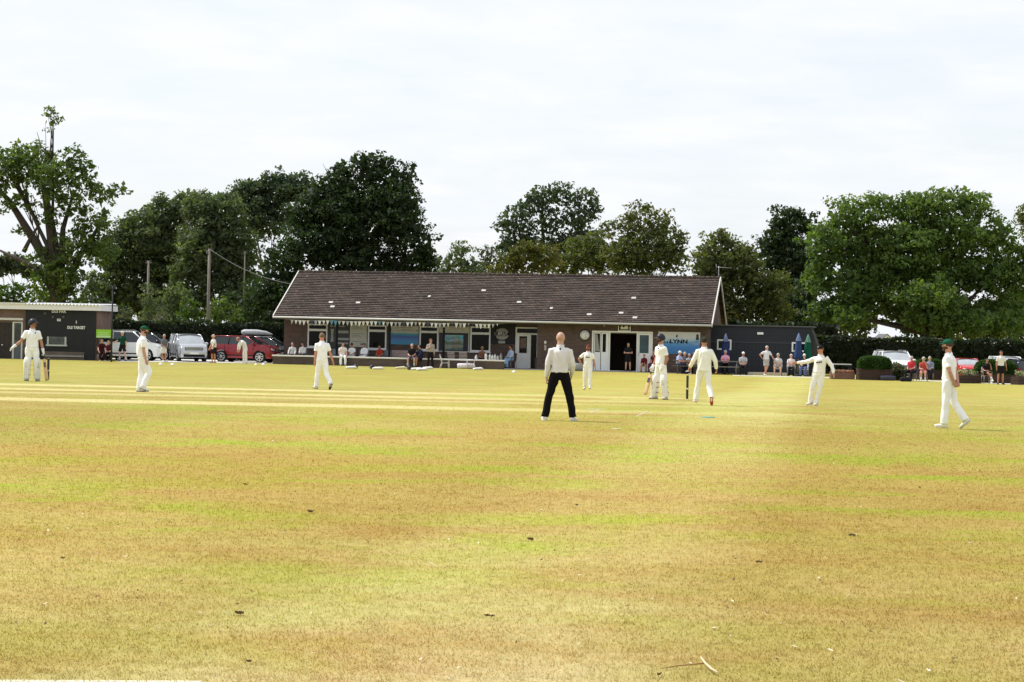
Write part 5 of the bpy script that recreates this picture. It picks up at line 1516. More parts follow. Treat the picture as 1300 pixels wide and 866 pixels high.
# on the veranda (behind the low wall)
vs_ = .55
for px, lab in ((425, 'grey moulded chair standing empty behind the low wall, below the dark noticeboard'), (457.5, 'grey moulded chair behind the low wall between two seated men in white'), (490.5, 'grey moulded chair by the veranda post, right of the spectator in red')):
    chair(lab, BU(px, vs_), -TH + R(rr.uniform(-12, 12)), GREY, scale=1.0)
bench('pale pinkish slatted bench below the wave banner on the veranda', BU(512, .75), -TH, mat('bench_pink', (.46, .36, .34), .7, .2), 1.55)
for px, lab in ((575, 'white slatted garden chair behind the low wall below the picture board'), (588, 'pale wooden slatted garden chair right of the white one behind the wall')):
    chair(lab, BU(px, .35), -TH + PI + R(-14 if px < 580 else 10), mat('garden_pale', (.52, .44, .36), .7, .2), 'slatted')
# white plastic chairs on the grass
WP = mat('white_plastic', (.60, .59, .61), .4, .04)
def garden_chair(label, loc, rotz):
    t = thing('plastic_chair', label, 'chair', loc, rotz, 'white plastic chairs on the grass', .82)
    m = MB(); m.loft([(0, -.28, .40), (0, -.05, .37), (0, .20, .36)], [.25, .26, .24], [.02]*3, (1, 0, 0), 12, 0, 4); m.build('seat', WP, t)
    m = MB()
    for i in range(5): m.tube([(-.17 + i*.085, .20, .38), (-.18 + i*.09, .36, .90)], .022, 6)
    m.tube([(-.23, .34, .90), (0, .38, .95), (.23, .34, .90)], .03, 6); m.build('backrest', WP, t)
    for s in (-1, 1):
        m = MB(); m.tube([(s*.24, -.26, .40), (s*.28, -.30, 0)], .03, 6); m.tube([(s*.23, .20, .40), (s*.27, .34, 0)], .03, 6); m.build('leg', WP, t)
        m = MB(); m.tube([(s*.27, -.28, .36), (s*.28, -.26, .60), (s*.27, .10, .63), (s*.24, .30, .66)], .026, 6); m.build('armrest', WP, t)
    return t
VG = VW - .75
garden_chair('white plastic garden chair turned sideways on the grass before the low wall', BU(598, VG, 0), -TH + R(-80))
garden_chair('white plastic garden chair seen edge-on at the wall left of the other white chair', BU(565, VG + .25, 0), -TH + R(95))

# picnic tables and parasols in front of the annexe
picnic('dark picnic table in front of the blue LYNN banner', BU(872, -1.9, 0), -TH + R(6), mat('table_dark', (.10, .095, .09), .7, .25), 1.6)
picnic('long grey weathered picnic table below the left annexe window', BU(919, -1.4, 0), -TH, mat('table_grey', (.17, .165, .155), .75, .25), 2.1)
parasol('folded dark blue parasol behind the spectator in pink', BU(921, -.65, 0), 2.27, (.020, .035, .11), 1.0)
parasol('folded mid-blue parasol beside the right-hand annexe window', BU(1013.5, -.9, 0), 2.38, (.03, .058, .15), .98)
parasol('folded dark green parasol at the right end of the annexe', BU(1025.5, -.75, 0), 2.32, (.008, .085, .055), .98)
m = MB(); m.bx(U(950, -.6), U(1000, -.6), -.62, -.42, -.3, .16); o = m.build('timber_kerb', mat('kerb_pale', (.55, .50, .46), .8)); o.location = BW(0, 0, 0); o.rotation_euler = (0, 0, -TH); tag(o, kind='structure')
def small_table(label, loc, w, h, col):
    t = thing('side_table', label, 'table', loc, 0)
    m = MB(); m.box((0, 0, h), (w, w*.7, .05)); m.build('table_top', col, t)
    for sx in (-1, 1):
        for sy in (-1, 1):
            m = MB(); m.tube([(sx*w*.42, sy*w*.28, h - .02), (sx*w*.45, sy*w*.3, 0)], .022, 6); m.build('leg', DKGREY, t)

# ------------------------------------------------------------------ spectators
DK = (.014, .014, .018); NV = (.018, .022, .05); MAR = (.11, .010, .018); JEAN = (.06, .10, .20)
GRH = (.42, .40, .38); BRN = (.06, .03, .015); BLK = (.012, .010, .010); BLD = (.36, .26, .12)
def spec(label, px, v, P, W, rot=0, scale=.93, z=.03, ch=None, chl=None, grp='spectators at the pavilion', lod=2):
    loc = BU(px, v, z)
    a = person(label, loc, -TH + R(rot), P, W, lod=lod, scale=scale, group=grp)
    if ch: chair(chl, loc, -TH + R(rot), ch, 'moulded', scale)
    return a
w1_ = dict(shirt=(.70, .69, .68), legs=DK, sleeve='l', shoes=DK, skin=SK)
spec('bald spectator in white shirt leaning forward, leftmost behind the low wall', 371.5, .2, sit(arms='knees', lean=.14), dict(w1_, skin=SKP), 6, .90, ch=GREY, chl='grey chair under the leftmost spectator behind the low wall')
spec('dark-haired spectator in white shirt seated second from the left behind the low wall', 384.5, .2, sit(arms='lap'), dict(w1_, hair=BLK, crest=1), -6, .90, ch=GREY, chl='grey chair under the dark-haired second spectator behind the wall')
spec('cricketer in whites sitting on the low wall with legs on the grass side', 435, VW - .02, sit(arms='knees', lean=.16), dict(shirt=(.72, .64, .62), legs=WHT, sleeve='s', hair=BLK, skin=SK, shoes=(.5, .5, .5)), 20, .98, z=.02)
spec('cricketer in white shirt and black cap seated behind the wall below the off-white board', 447, .25, sit(arms='lap', lean=.12), dict(shirt=WHT, legs=(.6, .6, .6), sleeve='s', cap=BLK, skin=SKT, shoes=DK), 0, .92, ch=GREY, chl='grey chair under the cricketer in the black cap')
spec('dark-haired cricketer in long-sleeved whites seated behind the wall, left of the second window', 463, .25, sit(arms='lap', hyaw=.3, lean=.1), dict(shirt=WHT, legs=WHT, sleeve='l', hair=BLK, skin=SKT, shoes=WHT), -8, .93, ch=GREY, chl='grey chair under the dark-haired cricketer in long sleeves')
spec('small spectator in a red top seated below the second window', 482, .3, sit(arms='lap'), dict(shirt=(.40, .05, .035), legs=(.30, .04, .03), sleeve='s', hair=BRN, skin=(.50, .22, .14), shoes=DK), 0, .86, ch=GREY, chl='grey chair under the spectator in red')
spec('man in dark top and blue shorts sitting on the low wall below the wave banner', 523, VW - .03, sit(arms='lap', hyaw=.4, lean=.1, knees=.25), dict(shirt=DK, legs=JEAN, legtype='shorts', sleeve='s', skin=SKP, shoes=DK, socks=(.5, .5, .5)), 8, .98, z=.02)
spec('person in navy jacket and bare legs crouched on the low wall, seen from the side', 534.5, VW - .03, sit(arms='knees', lean=.2, hpitch=.3), dict(shirt=NV, legs=NV, legtype='shorts', sleeve='l', hair=BLK, skin=SKT, shoes=DK), -40, .95, z=.02)
spec('brown-haired woman in dark waistcoat and pale scarf standing before the third window', 546.5, VW - .55, stand(armR=((-.3, -.1, -.95), (.5, -.6, .5)), hyaw=.3), dict(shirt=(.35, .30, .27), legs=DK, sleeve='l', hair=(.18, .08, .03), hairlong=True, skin=SKP, shoes=DK), 15, .93, z=0)
spec('tanned spectator in straw-coloured hat seated behind the wall at its right end', 612.3, .2, sit(arms='face', lean=.1), dict(shirt=(.20, .10, .06), legs=DK, sleeve='s', cap=(.30, .24, .16), captype='hat', skin=(.45, .20, .11), shoes=DK), 5, .90, ch=GREY, chl='grey chair under the spectator in the straw-coloured hat')
spec('dark-haired woman in pale blue shirt and jeans seated beside the white pavilion door', 649.5, VL - 1.0, sit(arms='lap', cross=True, lean=.08), dict(shirt=(.44, .52, .68), legs=(.26, .40, .60), sleeve='l', hair=BLK, skin=SKT, shoes=DK), -40, .98)
chair('wooden chair under the woman in jeans beside the white door', BU(649.5, VL - 1.0), -TH + R(-40), WOOD, 'moulded', .98)
spec('man in black T-shirt and shorts standing with folded arms in the open double doors', 797.5, -.35, stand(armL=((.25, -.12, -.95), (-.85, -.5, .05)), armR=((-.25, -.12, -.95), (.85, -.55, .1)), hyaw=-.2), dict(shirt=DK, legs=DK, legtype='shorts', sleeve='s', hair=BLK, skin=SKP, shoes=DK), 8, .93)
spec('child in maroon jacket seated on a folding chair against the white door', 818, -.95, sit(arms='lap', knees=.2), dict(shirt=(.12, .012, .022), legs=(.36, .20, .12), sleeve='l', hair=BRN, skin=SK, shoes=DK), 0, .74, z=.025, ch=mat('chair_pale_metal', (.5, .5, .5), .4, metal=.4), chl='small pale metal chair under the child in maroon')
spec('person in dark red top seated half hidden behind the right-hand batsman', 831, -1.1, sit(arms='face', lean=.08), dict(shirt=(.09, .02, .03), legs=(.10, .03, .05), sleeve='s', hair=BRN, skin=(.42, .18, .12), shoes=DK), -25, .90, z=.025, ch=GREY, chl='chair under the person in dark red behind the batsman')
TBL = 'spectators at the tables'
spec('white-haired man in pale blue shirt sitting sideways at the dark picnic table', 861.5, -2.15, sit(arms='table', lean=.1), dict(shirt=(.46, .52, .76), legs=(.02, .03, .05), sleeve='s', hair=(.6, .6, .6), skin=(.52, .25, .18), shoes=DK, cap=(.7, .7, .7)), 62, .93, z=0, grp=TBL)
spec('fair-haired woman in dark top seated behind the dark picnic table', 869.5, -1.15, sit(arms='table'), dict(shirt=(.14, .12, .15), legs=DK, sleeve='s', hair=(.60, .50, .36), hairlong=True, skin=SKP, shoes=DK), 5, .88, z=0, grp=TBL)
spec('grey-haired person in a floral top seated right of the fair-haired woman', 875, -1.3, sit(arms='table', hyaw=.4), dict(shirt=(.40, .38, .42), legs=DK, sleeve='s', hair=GRH, skin=SK, shoes=DK), 20, .82, z=0, grp=TBL)
spec('tanned man in shorts with crossed bare legs at the dark picnic table', 883, -2.3, sit(arms='table', cross=True, hyaw=-.3), dict(shirt=(.35, .30, .26), legs=(.12, .09, .07), legtype='shorts', sleeve='s', hair=BRN, skin=(.46, .22, .12), shoes=(.6, .6, .6)), -48, .92, z=0, grp=TBL)
spec('man in a pink shirt seated behind the long grey picnic table', 921, -.85, sit(arms='table'), dict(shirt=(.72, .34, .48), legs=DK, sleeve='s', hair=(.5, .48, .46), skin=(.56, .26, .20), shoes=DK), 0, .95, z=.06, grp=TBL)
spec('man in white cap, grey shirt and dark trousers at the grey picnic table', 943.5, -1.9, sit(arms='lap', lean=.12, knees=.2), dict(shirt=(.42, .42, .48), legs=DK, sleeve='s', cap=(.75, .75, .76), skin=(.40, .18, .12), shoes=DK), 8, .95, z=0, grp=TBL)
spec('grey-haired man in white polo and grey shorts standing with a hand on his hip', 973, -1.6, stand(hyaw=.45, s2=(.08, -.04, 1), armR=((-.82, .05, -.55), (.55, .25, -.75)), armL=((.55, -.1, -.85), (.45, -.35, -.82)), legR=((.08, -.05, -1), (.16, .05, -1)), legL=((-.06, -.06, -1), (-.40, .0, -.92))), dict(shirt=(.68, .66, .72), legs=(.40, .39, .38), legtype='shorts', sleeve='s', hair=(.5, .49, .48), skin=(.56, .28, .21), shoes=(.7, .7, .7)), 12, .94, z=0, grp=TBL)
spec('seated man in pale grey shirt and khaki shorts with folded arms', 988, -1.5, sit(arms='fold', knees=.22), dict(shirt=(.55, .54, .55), legs=(.38, .31, .22), legtype='shorts', sleeve='s', hair=(.55, .53, .5), glasses=True, skin=SKP, shoes=(.4, .4, .4)), 0, .92, z=0, ch=WP, chl='white chair under the man in khaki shorts', grp=TBL)
spec('white-haired person in white shirt and dark trousers seated below the right annexe window', 1004.5, -1.5, sit(arms='fold'), dict(shirt=(.68, .62, .64), legs=DK, sleeve='s', hair=(.62, .60, .58), glasses=True, skin=SKP, shoes=DK), 5, .90, z=0, ch=WP, chl='white chair under the white-haired person in dark trousers', grp=TBL)
spec('person in white cap, navy top and patterned blue trousers seated below the green parasol', 1021.5, -1.6, sit(arms='face', lean=.08), dict(shirt=NV, legs=(.10, .13, .26), sleeve='s', cap=(.68, .68, .68), skin=SKP, shoes=DK), -10, .92, z=0, ch=WP, chl='white chair under the person in navy beneath the green parasol', grp=TBL)
RB = 'spectators along the right boundary'
def spec2(label, px, py, P, W, rot, scale, ch=None, chl=None, grp=RB, d=None):
    if grp == 'spectators by the score hut': d = 112.6 if px < 150 else 113.4
    loc = hit(px, py) if d is None else gnd(px, d)
    a = person(label, loc, R(rot), P, W, lod=2, scale=scale, group=grp)
    if ch: chair(chl, loc, R(rot), ch, 'moulded', scale)
    return a
spec2('person in red top and black trousers reclining in a folding chair by the lavender bush', 1157, 483.6, sit(arms='lap', lean=-.02, knees=.2), dict(shirt=(.46, .035, .05), legs=DK, sleeve='s', hair=(.45, .42, .4), skin=SKP, shoes=DK), -35, .95, mat('chair_navy', (.03, .035, .06), .6), 'dark folding chair under the reclining person in red')
spec2('white-haired woman in red and pink top leaning forward on her chair', 1172, 484.2, sit(arms='face', lean=.14, knees=.05), dict(shirt=(.48, .08, .08), legs=(.46, .20, .16), legtype='shorts', sleeve='s', hair=(.66, .62, .58), glasses=True, skin=SKP, shoes=(.66, .66, .66), socks=(.7, .7, .7)), -12, .94, mat('chair_navy', (.03, .035, .06), .6), 'dark folding chair under the white-haired woman in red')
spec2('person in grey-blue jacket seated behind the white-haired woman in red', 1180, 482.6, sit(arms='lap'), dict(shirt=(.22, .24, .32), legs=DK, sleeve='l', hair=GRH, skin=SKP, shoes=DK), -20, .94, mat('chair_navy', (.03, .035, .06), .6), 'dark folding chair under the person in grey-blue')
spec2('person in black top with crossed bare legs drinking, seated before the right clipped shrub', 1252, 487.0, sit(arms='face', cross=True), dict(shirt=DK, legs=DK, legtype='shorts', sleeve='s', hair=BLK, skin=(.42, .20, .14), shoes=(.7, .7, .7), socks=(.66, .6, .58)), 5, .94, mat('chair_tan', (.30, .24, .18), .7), 'tan chair under the person in black with crossed legs')
spec2('man in white polo shirt and black shorts standing at the far right', 1270, 488.4, stand(hyaw=-.5, armL=((.30, .02, -.95), (.15, -.1, -1)), armR=((-.22, .02, -.97), (-.02, -.12, -1))), dict(shirt=(.76, .76, .77), legs=DK, legtype='shorts', sleeve='s', hair=BLK, skin=(.42, .19, .12), shoes=DK), 6, .97)
LG = 'spectators by the score hut'
spec2('man in maroon shirt leaning forward on a seat below the green sign', 128.5, 457.6, sit(arms='knees', lean=.22, hpitch=.05), dict(shirt=(.05, .010, .014), legs=(.035, .010, .014), sleeve='s', hair=BRN, skin=SK, shoes=(.5, .48, .46)), 20, .95, DKGREY, 'dark chair under the man in maroon below the green sign', LG)
spec2('person in dark red top with a pale badge seated beside the pushchair', 137.5, 457.4, sit(arms='lap', hyaw=.5, lean=.1), dict(shirt=(.07, .015, .02), legs=DK, sleeve='s', hair=(.30, .2, .12), skin=SKP, shoes=(.45, .42, .4), crest=1), 10, .86, DKGREY, 'dark chair under the person beside the pushchair', LG)
spec2('walker in dark green top, black shorts and pale cap striding by the score hut', 155.5, 458.6, stand(s2=(-.05, -.06, 1), hpitch=.2, hyaw=-.3, armR=((-.62, -.2, -.75), (-.75, -.45, -.3)), armL=((.25, .1, -.95), (.1, -.2, -1)), legL=((.20, -.1, -.97), (.22, .10, -.97)), legR=((-.22, -.1, -.97), (-.02, .12, -1))), dict(shirt=(.010, .06, .035), legs=DK, legtype='shorts', sleeve='s', cap=(.66, .62, .52), skin=SKP, shoes=DK, socks=(.5, .5, .5)), -20, .98, None, None, LG)
spec2('fair-haired person in grey top and white shorts walking past the black car', 207.5, 457.6, stand(hpitch=.25, s2=(.05, -.12, 1), armL=((.1, -.35, -.9), (-.4, -.6, -.6)), armR=((-.1, -.3, -.95), (.4, -.7, -.5)), legL=((.10, -.05, -1), (.02, .0, -1)), legR=((-.02, -.05, -1), (.35, .35, -.87))), dict(shirt=(.14, .16, .19), legs=(.72, .70, .70), legtype='shorts', sleeve='s', hair=(.60, .54, .42), skin=(.46, .22, .14), shoes=(.66, .62, .6)), 35, .90, None, None, LG)
spec2('fair-haired person in white top and black shorts before the dark red car', 271.5, 458.6, stand(hpitch=.55, hyaw=-.5, s2=(-.06, -.16, 1), armL=((.05, -.25, -.95), (-.25, -.6, -.7)), armR=((-.12, -.2, -.97), (.1, -.5, -.85)), legL=((.05, -.02, -1), (.0, .05, -1)), legR=((-.06, -.12, -1), (-.05, .05, -1))), dict(shirt=(.74, .72, .72), legs=DK, legtype='shorts', sleeve='s', hair=(.64, .56, .40), skin=(.50, .24, .14), shoes=(.4, .25, .2), tuck=False), -50, .93, None, None, LG)
spec2('cricketer in whites bending forward in front of the dark red car', 311, 459.4, dict(s1=(-.10, -.25, 1), s2=(-.30, -.80, .62), neck=(-.1, -.7, .5), hpitch=.35, legL=((.08, .04, -1), (.03, .06, -1)), legR=((-.07, -.06, -1), (-.03, .08, -1)), armL=((.0, -.5, -.85), (-.15, -.1, -1)), armR=((-.05, -.45, -.88), (.0, -.1, -1))), dict(shirt=(.76, .74, .73), legs=(.76, .75, .75), sleeve='l', cap=(.40, .30, .22), hair=BRN, skin=SK, shoes=(.7, .7, .7)), -62, .96, None, None, LG)
def pushchair():
    t = thing('pushchair', 'grey and black pushchair with pale hood parked beside the walker in green', 'pushchair', hit(144, 457.4), R(30))
    m = MB(); m.ell((0, .10, .84), (.24, .30, .22), 0, 12, 8, lambda u, p: np.array([p[0], p[1], max(p[2], -.05)])); m.build('hood', mat('hood_pale', (.30, .36, .34), .8), t)
    m = MB(); m.loft([(0, .2, .80), (0, .1, .45), (0, -.25, .42), (0, -.40, .25)], [.2]*4, [.04]*4, (1, 0, 0), 10, 0, 4); m.build('seat', cloth((.10, .10, .11)), t)
    m = MB()
    for s in (-1, 1): m.tube([(s*.22, .48, 1.0), (s*.23, .1, .5), (s*.24, -.38, .12)], .018); m.tube([(s*.23, -.1, .55), (s*.26, .30, .12)], .018)
    m.tube([(-.22, .48, 1.0), (.22, .48, 1.0)], .02); m.build('frame', STEEL, t)
    for s in (-1, 1):
        for y, r_ in ((-.38, .10), (.30, .14)):
            m = MB(); m.loft([(s*.26, y, r_), (s*.31, y, r_)], [r_]*2, [r_]*2, (0, 1, 0), 16); m.build('wheel', RUBBER, t)
pushchair()

# ------------------------------------------------------------------ kit lying on the grass
HEL = mat('kit_helmet_black', (.014, .015, .022), .35)
def kit_helmet(label, px, py, rz):
    p = hit(px, py); t = thing('cricket_helmet', label, 'helmet', p, rz, 'helmets on the grass')
    m = MB(); m.ell((0, 0, .10), (.12, .145, .13), 0, 14, 10, lambda u, q: np.array([q[0], q[1], max(q[2], -.10)])); m.build('dome', HEL, t)
    m = MB(); m.loft([(0, -.12, .12), (0, -.22, .10)], [.11, .08], [.012, .008], (1, 0, 0), 12); m.build('peak', HEL, t)
    m = MB()
    for z in (.03, .06, .09): m.tube([(math.sin(a)*.10, -.05 - math.cos(a)*.14, z) for a in np.linspace(-1.4, 1.4, 9)], .005, 5)
    m.build('grille', STEEL, t)
kit_helmet('black helmet lying on the grass, left one of the two before the wall', 451.5, 468, .4)
kit_helmet('black helmet lying on the grass, right one of the two before the wall', 472.5, 468.4, -.6)
kit_helmet('dark helmet lying among the white pads in front of the seated man in blue shorts', 519.5, 469.6, .2)
def kit_pad(label, px, py, rz, col=(.72, .70, .66), L=.62):
    p = hit(px, py); t = thing('batting_pad', label, 'batting pad', p + np.array([0, 0, .05]), rz, 'white pads on the grass')
    m = MB(); m.loft([(-L/2, 0, 0), (-L/2 + .05, 0, .02), (0, 0, .04), (L/2 - .12, 0, .05), (L/2, 0, .01)], [.05, .11, .12, .13, .06], [.03, .05, .06, .07, .03], (0, 1, 0), 12, 0, 2.6)
    m.build('pad_shell', cloth(col), t)
    for y in (-.05, 0, .05):
        m = MB(); m.limb([(-L/2 + .06, y, .06), (0, y, .085), (L/2 - .15, y, .105)], [.02, .022, .02], 6); m.build('pad_roll', cloth(col), t)
    m = MB()
    for x in (-.12, .08): m.tube([(x, -.12, .03), (x, 0, .115), (x, .12, .03)], .012, 5)
    m.build('pad_strap', GREY, t)
for px, py, rz, lab in ((446, 468.6, .1, 'white pad lying left of the left black helmet'), (480, 469.6, -.1, 'white pad lying flat right of the two black helmets'), (509, 469, .2, 'yellowish pad at the left end of the kit pile'), (529, 470.4, -.05, 'white pad in the middle of the kit pile before the wall'), (536, 471, .3, 'white pad lying crosswise in the kit pile before the wall'), (543, 469.2, .15, 'white pad at the right end of the kit pile beside the standing woman'), (607, 470.2, .5, 'white pad lying right of the white garden chairs')):
    kit_pad(lab, px, py, rz, (.66, .58, .40) if px == 509 else (.74, .73, .71))
def holdall(label, px, py, rz, col, L=.75, r_=.16):
    p = hit(px, py); t = thing('kit_bag', label, 'bag', p, rz, 'kit bags')
    m = MB(); m.loft([(-L/2, 0, r_), (-L/2 + .04, 0, r_), (0, 0, r_ + .01), (L/2 - .04, 0, r_), (L/2, 0, r_)], [r_*.7, r_*.95, r_, r_*.95, r_*.7], [r_*.7, r_*.95, r_, r_*.95, r_*.7], (0, 1, 0), 12, 0, 2.8); m.build('bag_body', cloth(col), t)
    m = MB(); m.tube([(-L*.2, 0, r_*2), (-L*.1, -.02, r_*2 + .12), (L*.1, -.02, r_*2 + .12), (L*.2, 0, r_*2)], .014, 6); m.build('handle', DKGREY, t)
holdall('white bag lying on the grass beside the white garden chair', 591, 468.2, .05, (.74, .70, .76), .95, .15)
holdall('grey and white kit bag on the grass by the brick wall behind the umpire', 731, 471, .2, (.30, .31, .32), .8, .22)
holdall('dark bag under the low wall below the third window', 553, 466.5, .0, (.04, .04, .05), .5, .12)
holdall('dark blue bag against the low wall near its right end', 621, 466.8, 0, (.03, .04, .12), .55, .10)
holdall('black kit bag on the grass left of the dark planter on the right', 1127, 483.2, .0, (.06, .06, .09), .8, .13)
holdall('black kit bag beside the kneeling spectator in red', 1150, 484.6, .1, (.02, .02, .03), .6, .12)
def disc_cone(label, px, py, col, r_=.12):
    p = hit(px, py); m = MB(); m.loft([(0, 0, 0), (0, 0, .03), (0, 0, .09), (0, 0, .11)], [r_, r_*.95, r_*.5, r_*.3], [r_, r_*.95, r_*.5, r_*.3], (1, 0, 0), 14)
    o = m.build('marker_cone', mat('cone_%s' % ('white' if col[2] > .5 else 'yellow'), col, .5)); o.location = p; tag(o, label, 'marker cone', 'marker cones')
for px, py, lab, c in ((652.5, 473, 'white marker cone on the grass before the pavilion door', (.8, .8, .78)), (204, 463.2, 'white marker cone on the grass behind the green-capped left fielder', (.78, .77, .7)), (325, 464, 'pale yellow marker cone in front of the dark red car', (.74, .70, .40)), (334.5, 463.4, 'pale marker cone near the front wheel of the dark red car', (.76, .74, .6)), (219, 463.6, 'low white marker cone in front of the silver car', (.76, .75, .7))):
    disc_cone(lab, px, py, c)
def bottle(label, px, v, z, h, col):
    t = thing('drinks_bottle', label, 'bottle', BU(px, v, z), 0, 'bottles and cups on the wall')
    m = MB(); m.loft([(0, 0, 0), (0, 0, h*.62), (0, 0, h*.78), (0, 0, h*.84)], [.07, .075, .035, .03], [.07, .075, .035, .03], (1, 0, 0), 10); m.build('bottle_body', mat('bottle_%02d' % int(col[0]*99), col, .3), t)
    m = MB(); m.loft([(0, 0, h*.84), (0, 0, h)], [.034, .03], [.034, .03], (1, 0, 0), 10); m.build('bottle_cap', GREY, t)
for i, (px, h, c) in enumerate(((604.5, .26, .55), (617, .42, .62), (622, .36, .55), (625.2, .30, .60), (628.6, .34, .50), (632, .26, .40), (636, .38, .22))):
    names = ('small white cup left of the spectator in the straw-coloured hat', 'tall white jug, first of the row right of the straw-hatted spectator', 'white bottle next to the tall white jug on the wall', 'squat white bottle in the middle of the row on the wall', 'grey-white bottle right of the squat one on the wall', 'short grey bottle near the end of the row on the wall', 'dark grey bottle, last of the row at the right end of the wall')
    bottle(names[i], px, VW + .02, zc + .012, h, (c, c, c*1.02))
def bin_(label, px, v, h, r_):
    t = thing('litter_bin', label, 'bin', BU(px, v, .03), -TH)
    m = MB(); m.box((0, 0, h/2), (r_*2, r_*2, h), 0, None, 1.08); m.build('bin_body', mat('bin_grey', (.07, .075, .085), .6), t, bevel=.02)
    m = MB(); m.box((0, 0, h + .03), (r_*2.25, r_*2.25, .06)); m.build('lid', DKGREY, t, bevel=.015)
bin_('dark grey bin standing right of the white pavilion door', 683.5, VL - .45, .60, .17)

# fallen twig and dead leaves in the foreground
p = hit(877, 851)
t_ = thing('fallen_twig', 'pale forked twig lying on the grass in the foreground', 'twig', p, 0)
q = [hit(*a) - p for a in ((840, 851.5), (858, 849.6), (876, 849), (893, 849))]; q2 = [hit(*a) - p for a in ((889.5, 844.5), (895, 850), (903, 856), (911, 858.6))]
m = MB(); m.limb([a + np.array([0, 0, .012 + .006*i]) for i, a in enumerate(q)], [.003, .004, .005, .005], 8); m.build('twig_stem', mat('twig_brown', (.36, .22, .09), .8, .3, 30), t_)
m = MB(); m.limb([a + np.array([0, 0, .045 - .008*i]) for i, a in enumerate(q2)], [.004, .0065, .007, .004], 8); m.build('twig_fork', mat('twig_pale', (.62, .50, .32), .7, .2, 30), t_)
def dead_leaf(label, px, py, s, n, seed):
    r_ = random.Random(seed); p = hit(px, py); m = MB(); s *= .46
    for k in range(n):
        c = np.array([r_.uniform(-1, 1)*s*.8*(n > 1), r_.uniform(-1, 1)*s*.8*(n > 1), .012]); a = r_.uniform(0, 6.3)
        ring = []
        for i in range(12):
            b_ = 2*PI*i/12; q_ = s*.5*(1 + .35*math.cos(5*b_ + k)); q_ *= r_.uniform(.55, 1.35); ring.append(c + np.array([math.cos(b_ + a)*q_*1.3, math.sin(b_ + a)*q_*.8, .004 + s*r_.uniform(0, .55)]))
        m.add([c + np.array([0, 0, .004])] + ring, [(0, 1 + i, 1 + (i+1) % 12) for i in range(12)], 0, False)
        m.add([x - np.array([0, 0, .003]) for x in [c] + ring], [(0, 1 + (i+1) % 12, 1 + i) for i in range(12)], 0, False)
    o = m.build('dead_leaf', mat('dead_leaf_brown', (.17, .10, .055), .8, .5, 40)); o.location = p
    tag(o, label, 'dead leaf', 'dead leaves on the grass')
for i, (px, py, s, n, lab) in enumerate(((395, 651.5, .075, 3, 'curled brown leaves standing in the grass left of centre'), (303, 781.5, .055, 3, 'crumpled dead leaves in the foreground at the left'), (670, 687, .085, 2, 'dark curled leaf pair on the grass near the middle'), (1083, 682, .07, 3, 'little group of dark dead leaves on the grass at the right'), (621, 784.5, .05, 2, 'two small dead leaves in the foreground left of the centre line'), (312, 616.5, .06, 2, 'brown leaf lying on the yellow-green patch at the left'), (732, 643, .06, 1, 'single brown leaf on the grass behind the middle leaf pair'), (964, 716, .05, 2, 'pair of small dead leaves left of the dark group on the right'), (837, 859.5, .045, 1, 'dark dead leaf just below the fallen twig'), (1168, 620.5, .05, 1, 'tiny brown leaf far out on the right-hand grass'), (80, 711, .045, 1, 'single small brown leaf at the left edge of the foreground'), (317, 843, .04, 2, 'two dark crumbs of leaf in the bottom left foreground'))):
    dead_leaf(lab, px, py, s, n, 50 + i)
def litter():
    n = 700
    y = 9.3*(52/9.3)**rng.uniform(0, 1, n); x = rng.uniform(-1, 1, n)*(y*.275 + .3)
    V, Q, T = [], [], []
    for i in range(n):
        s = rng.uniform(.006, .022)*(1 + y[i]*.012); a = rng.uniform(0, 6.3); c, q = math.cos(a)*s, math.sin(a)*s; z = .012 + rng.uniform(0, .012)
        V += [(x[i] - c, y[i] - q, z), (x[i] + q*.45, y[i] - c*.45, z + .004), (x[i] + c, y[i] + q, z + rng.uniform(0, .02)), (x[i] - q*.45, y[i] + c*.45, z + .004)]
        Q.append([4*i, 4*i+1, 4*i+2, 4*i+3]); T += [float(rng.choice([.05, .2, .3, .85, 1.0]))]*4
    m_, t, b = new_mat('leaf_litter')
    a_ = t('ShaderNodeAttribute', attribute_name='tone'); t.link(t.ramp(a_.outputs['Fac'], [(0, (.05, .025, .012)), (.35, (.20, .085, .03)), (.8, (.55, .46, .30)), (1, (.70, .66, .55))]), b.inputs['Base Color']); b.inputs['Roughness'].default_value = .8
    tag(np_mesh('leaf_litter', np.array(V), np.array(Q), m_, tone=np.array(T)), 'scattered leaf crumbs and pale straw bits on the near grass', 'leaf litter', kind='stuff')
litter()
# ------------------------------------------------------------------ trees and hedges
def leaf_quads(C, N, size, tone, up=.55):
    """rhombic leaves at C with outward hints N"""
    n = len(C)
    r = rng.normal(size=(n, 3))
    nn = r + N*.8 + np.array([0, 0, up]); nn /= np.linalg.norm(nn, axis=1, keepdims=True)
    a = np.cross(nn, rng.normal(size=(n, 3))); a /= np.linalg.norm(a, axis=1, keepdims=True) + 1e-9
    b = np.cross(nn, a)
    s = size*rng.uniform(.6, 1.3, n)
    a = a*s[:, None]; b = b*(s*rng.uniform(.45, .7, n))[:, None]
    fold = nn*(s*.12)[:, None]
    V = np.stack([C - a, C + b + fold, C + a, C - b + fold], 1).reshape(-1, 3)
    return V, np.arange(n*4).reshape(n, 4), np.repeat(tone, 4)

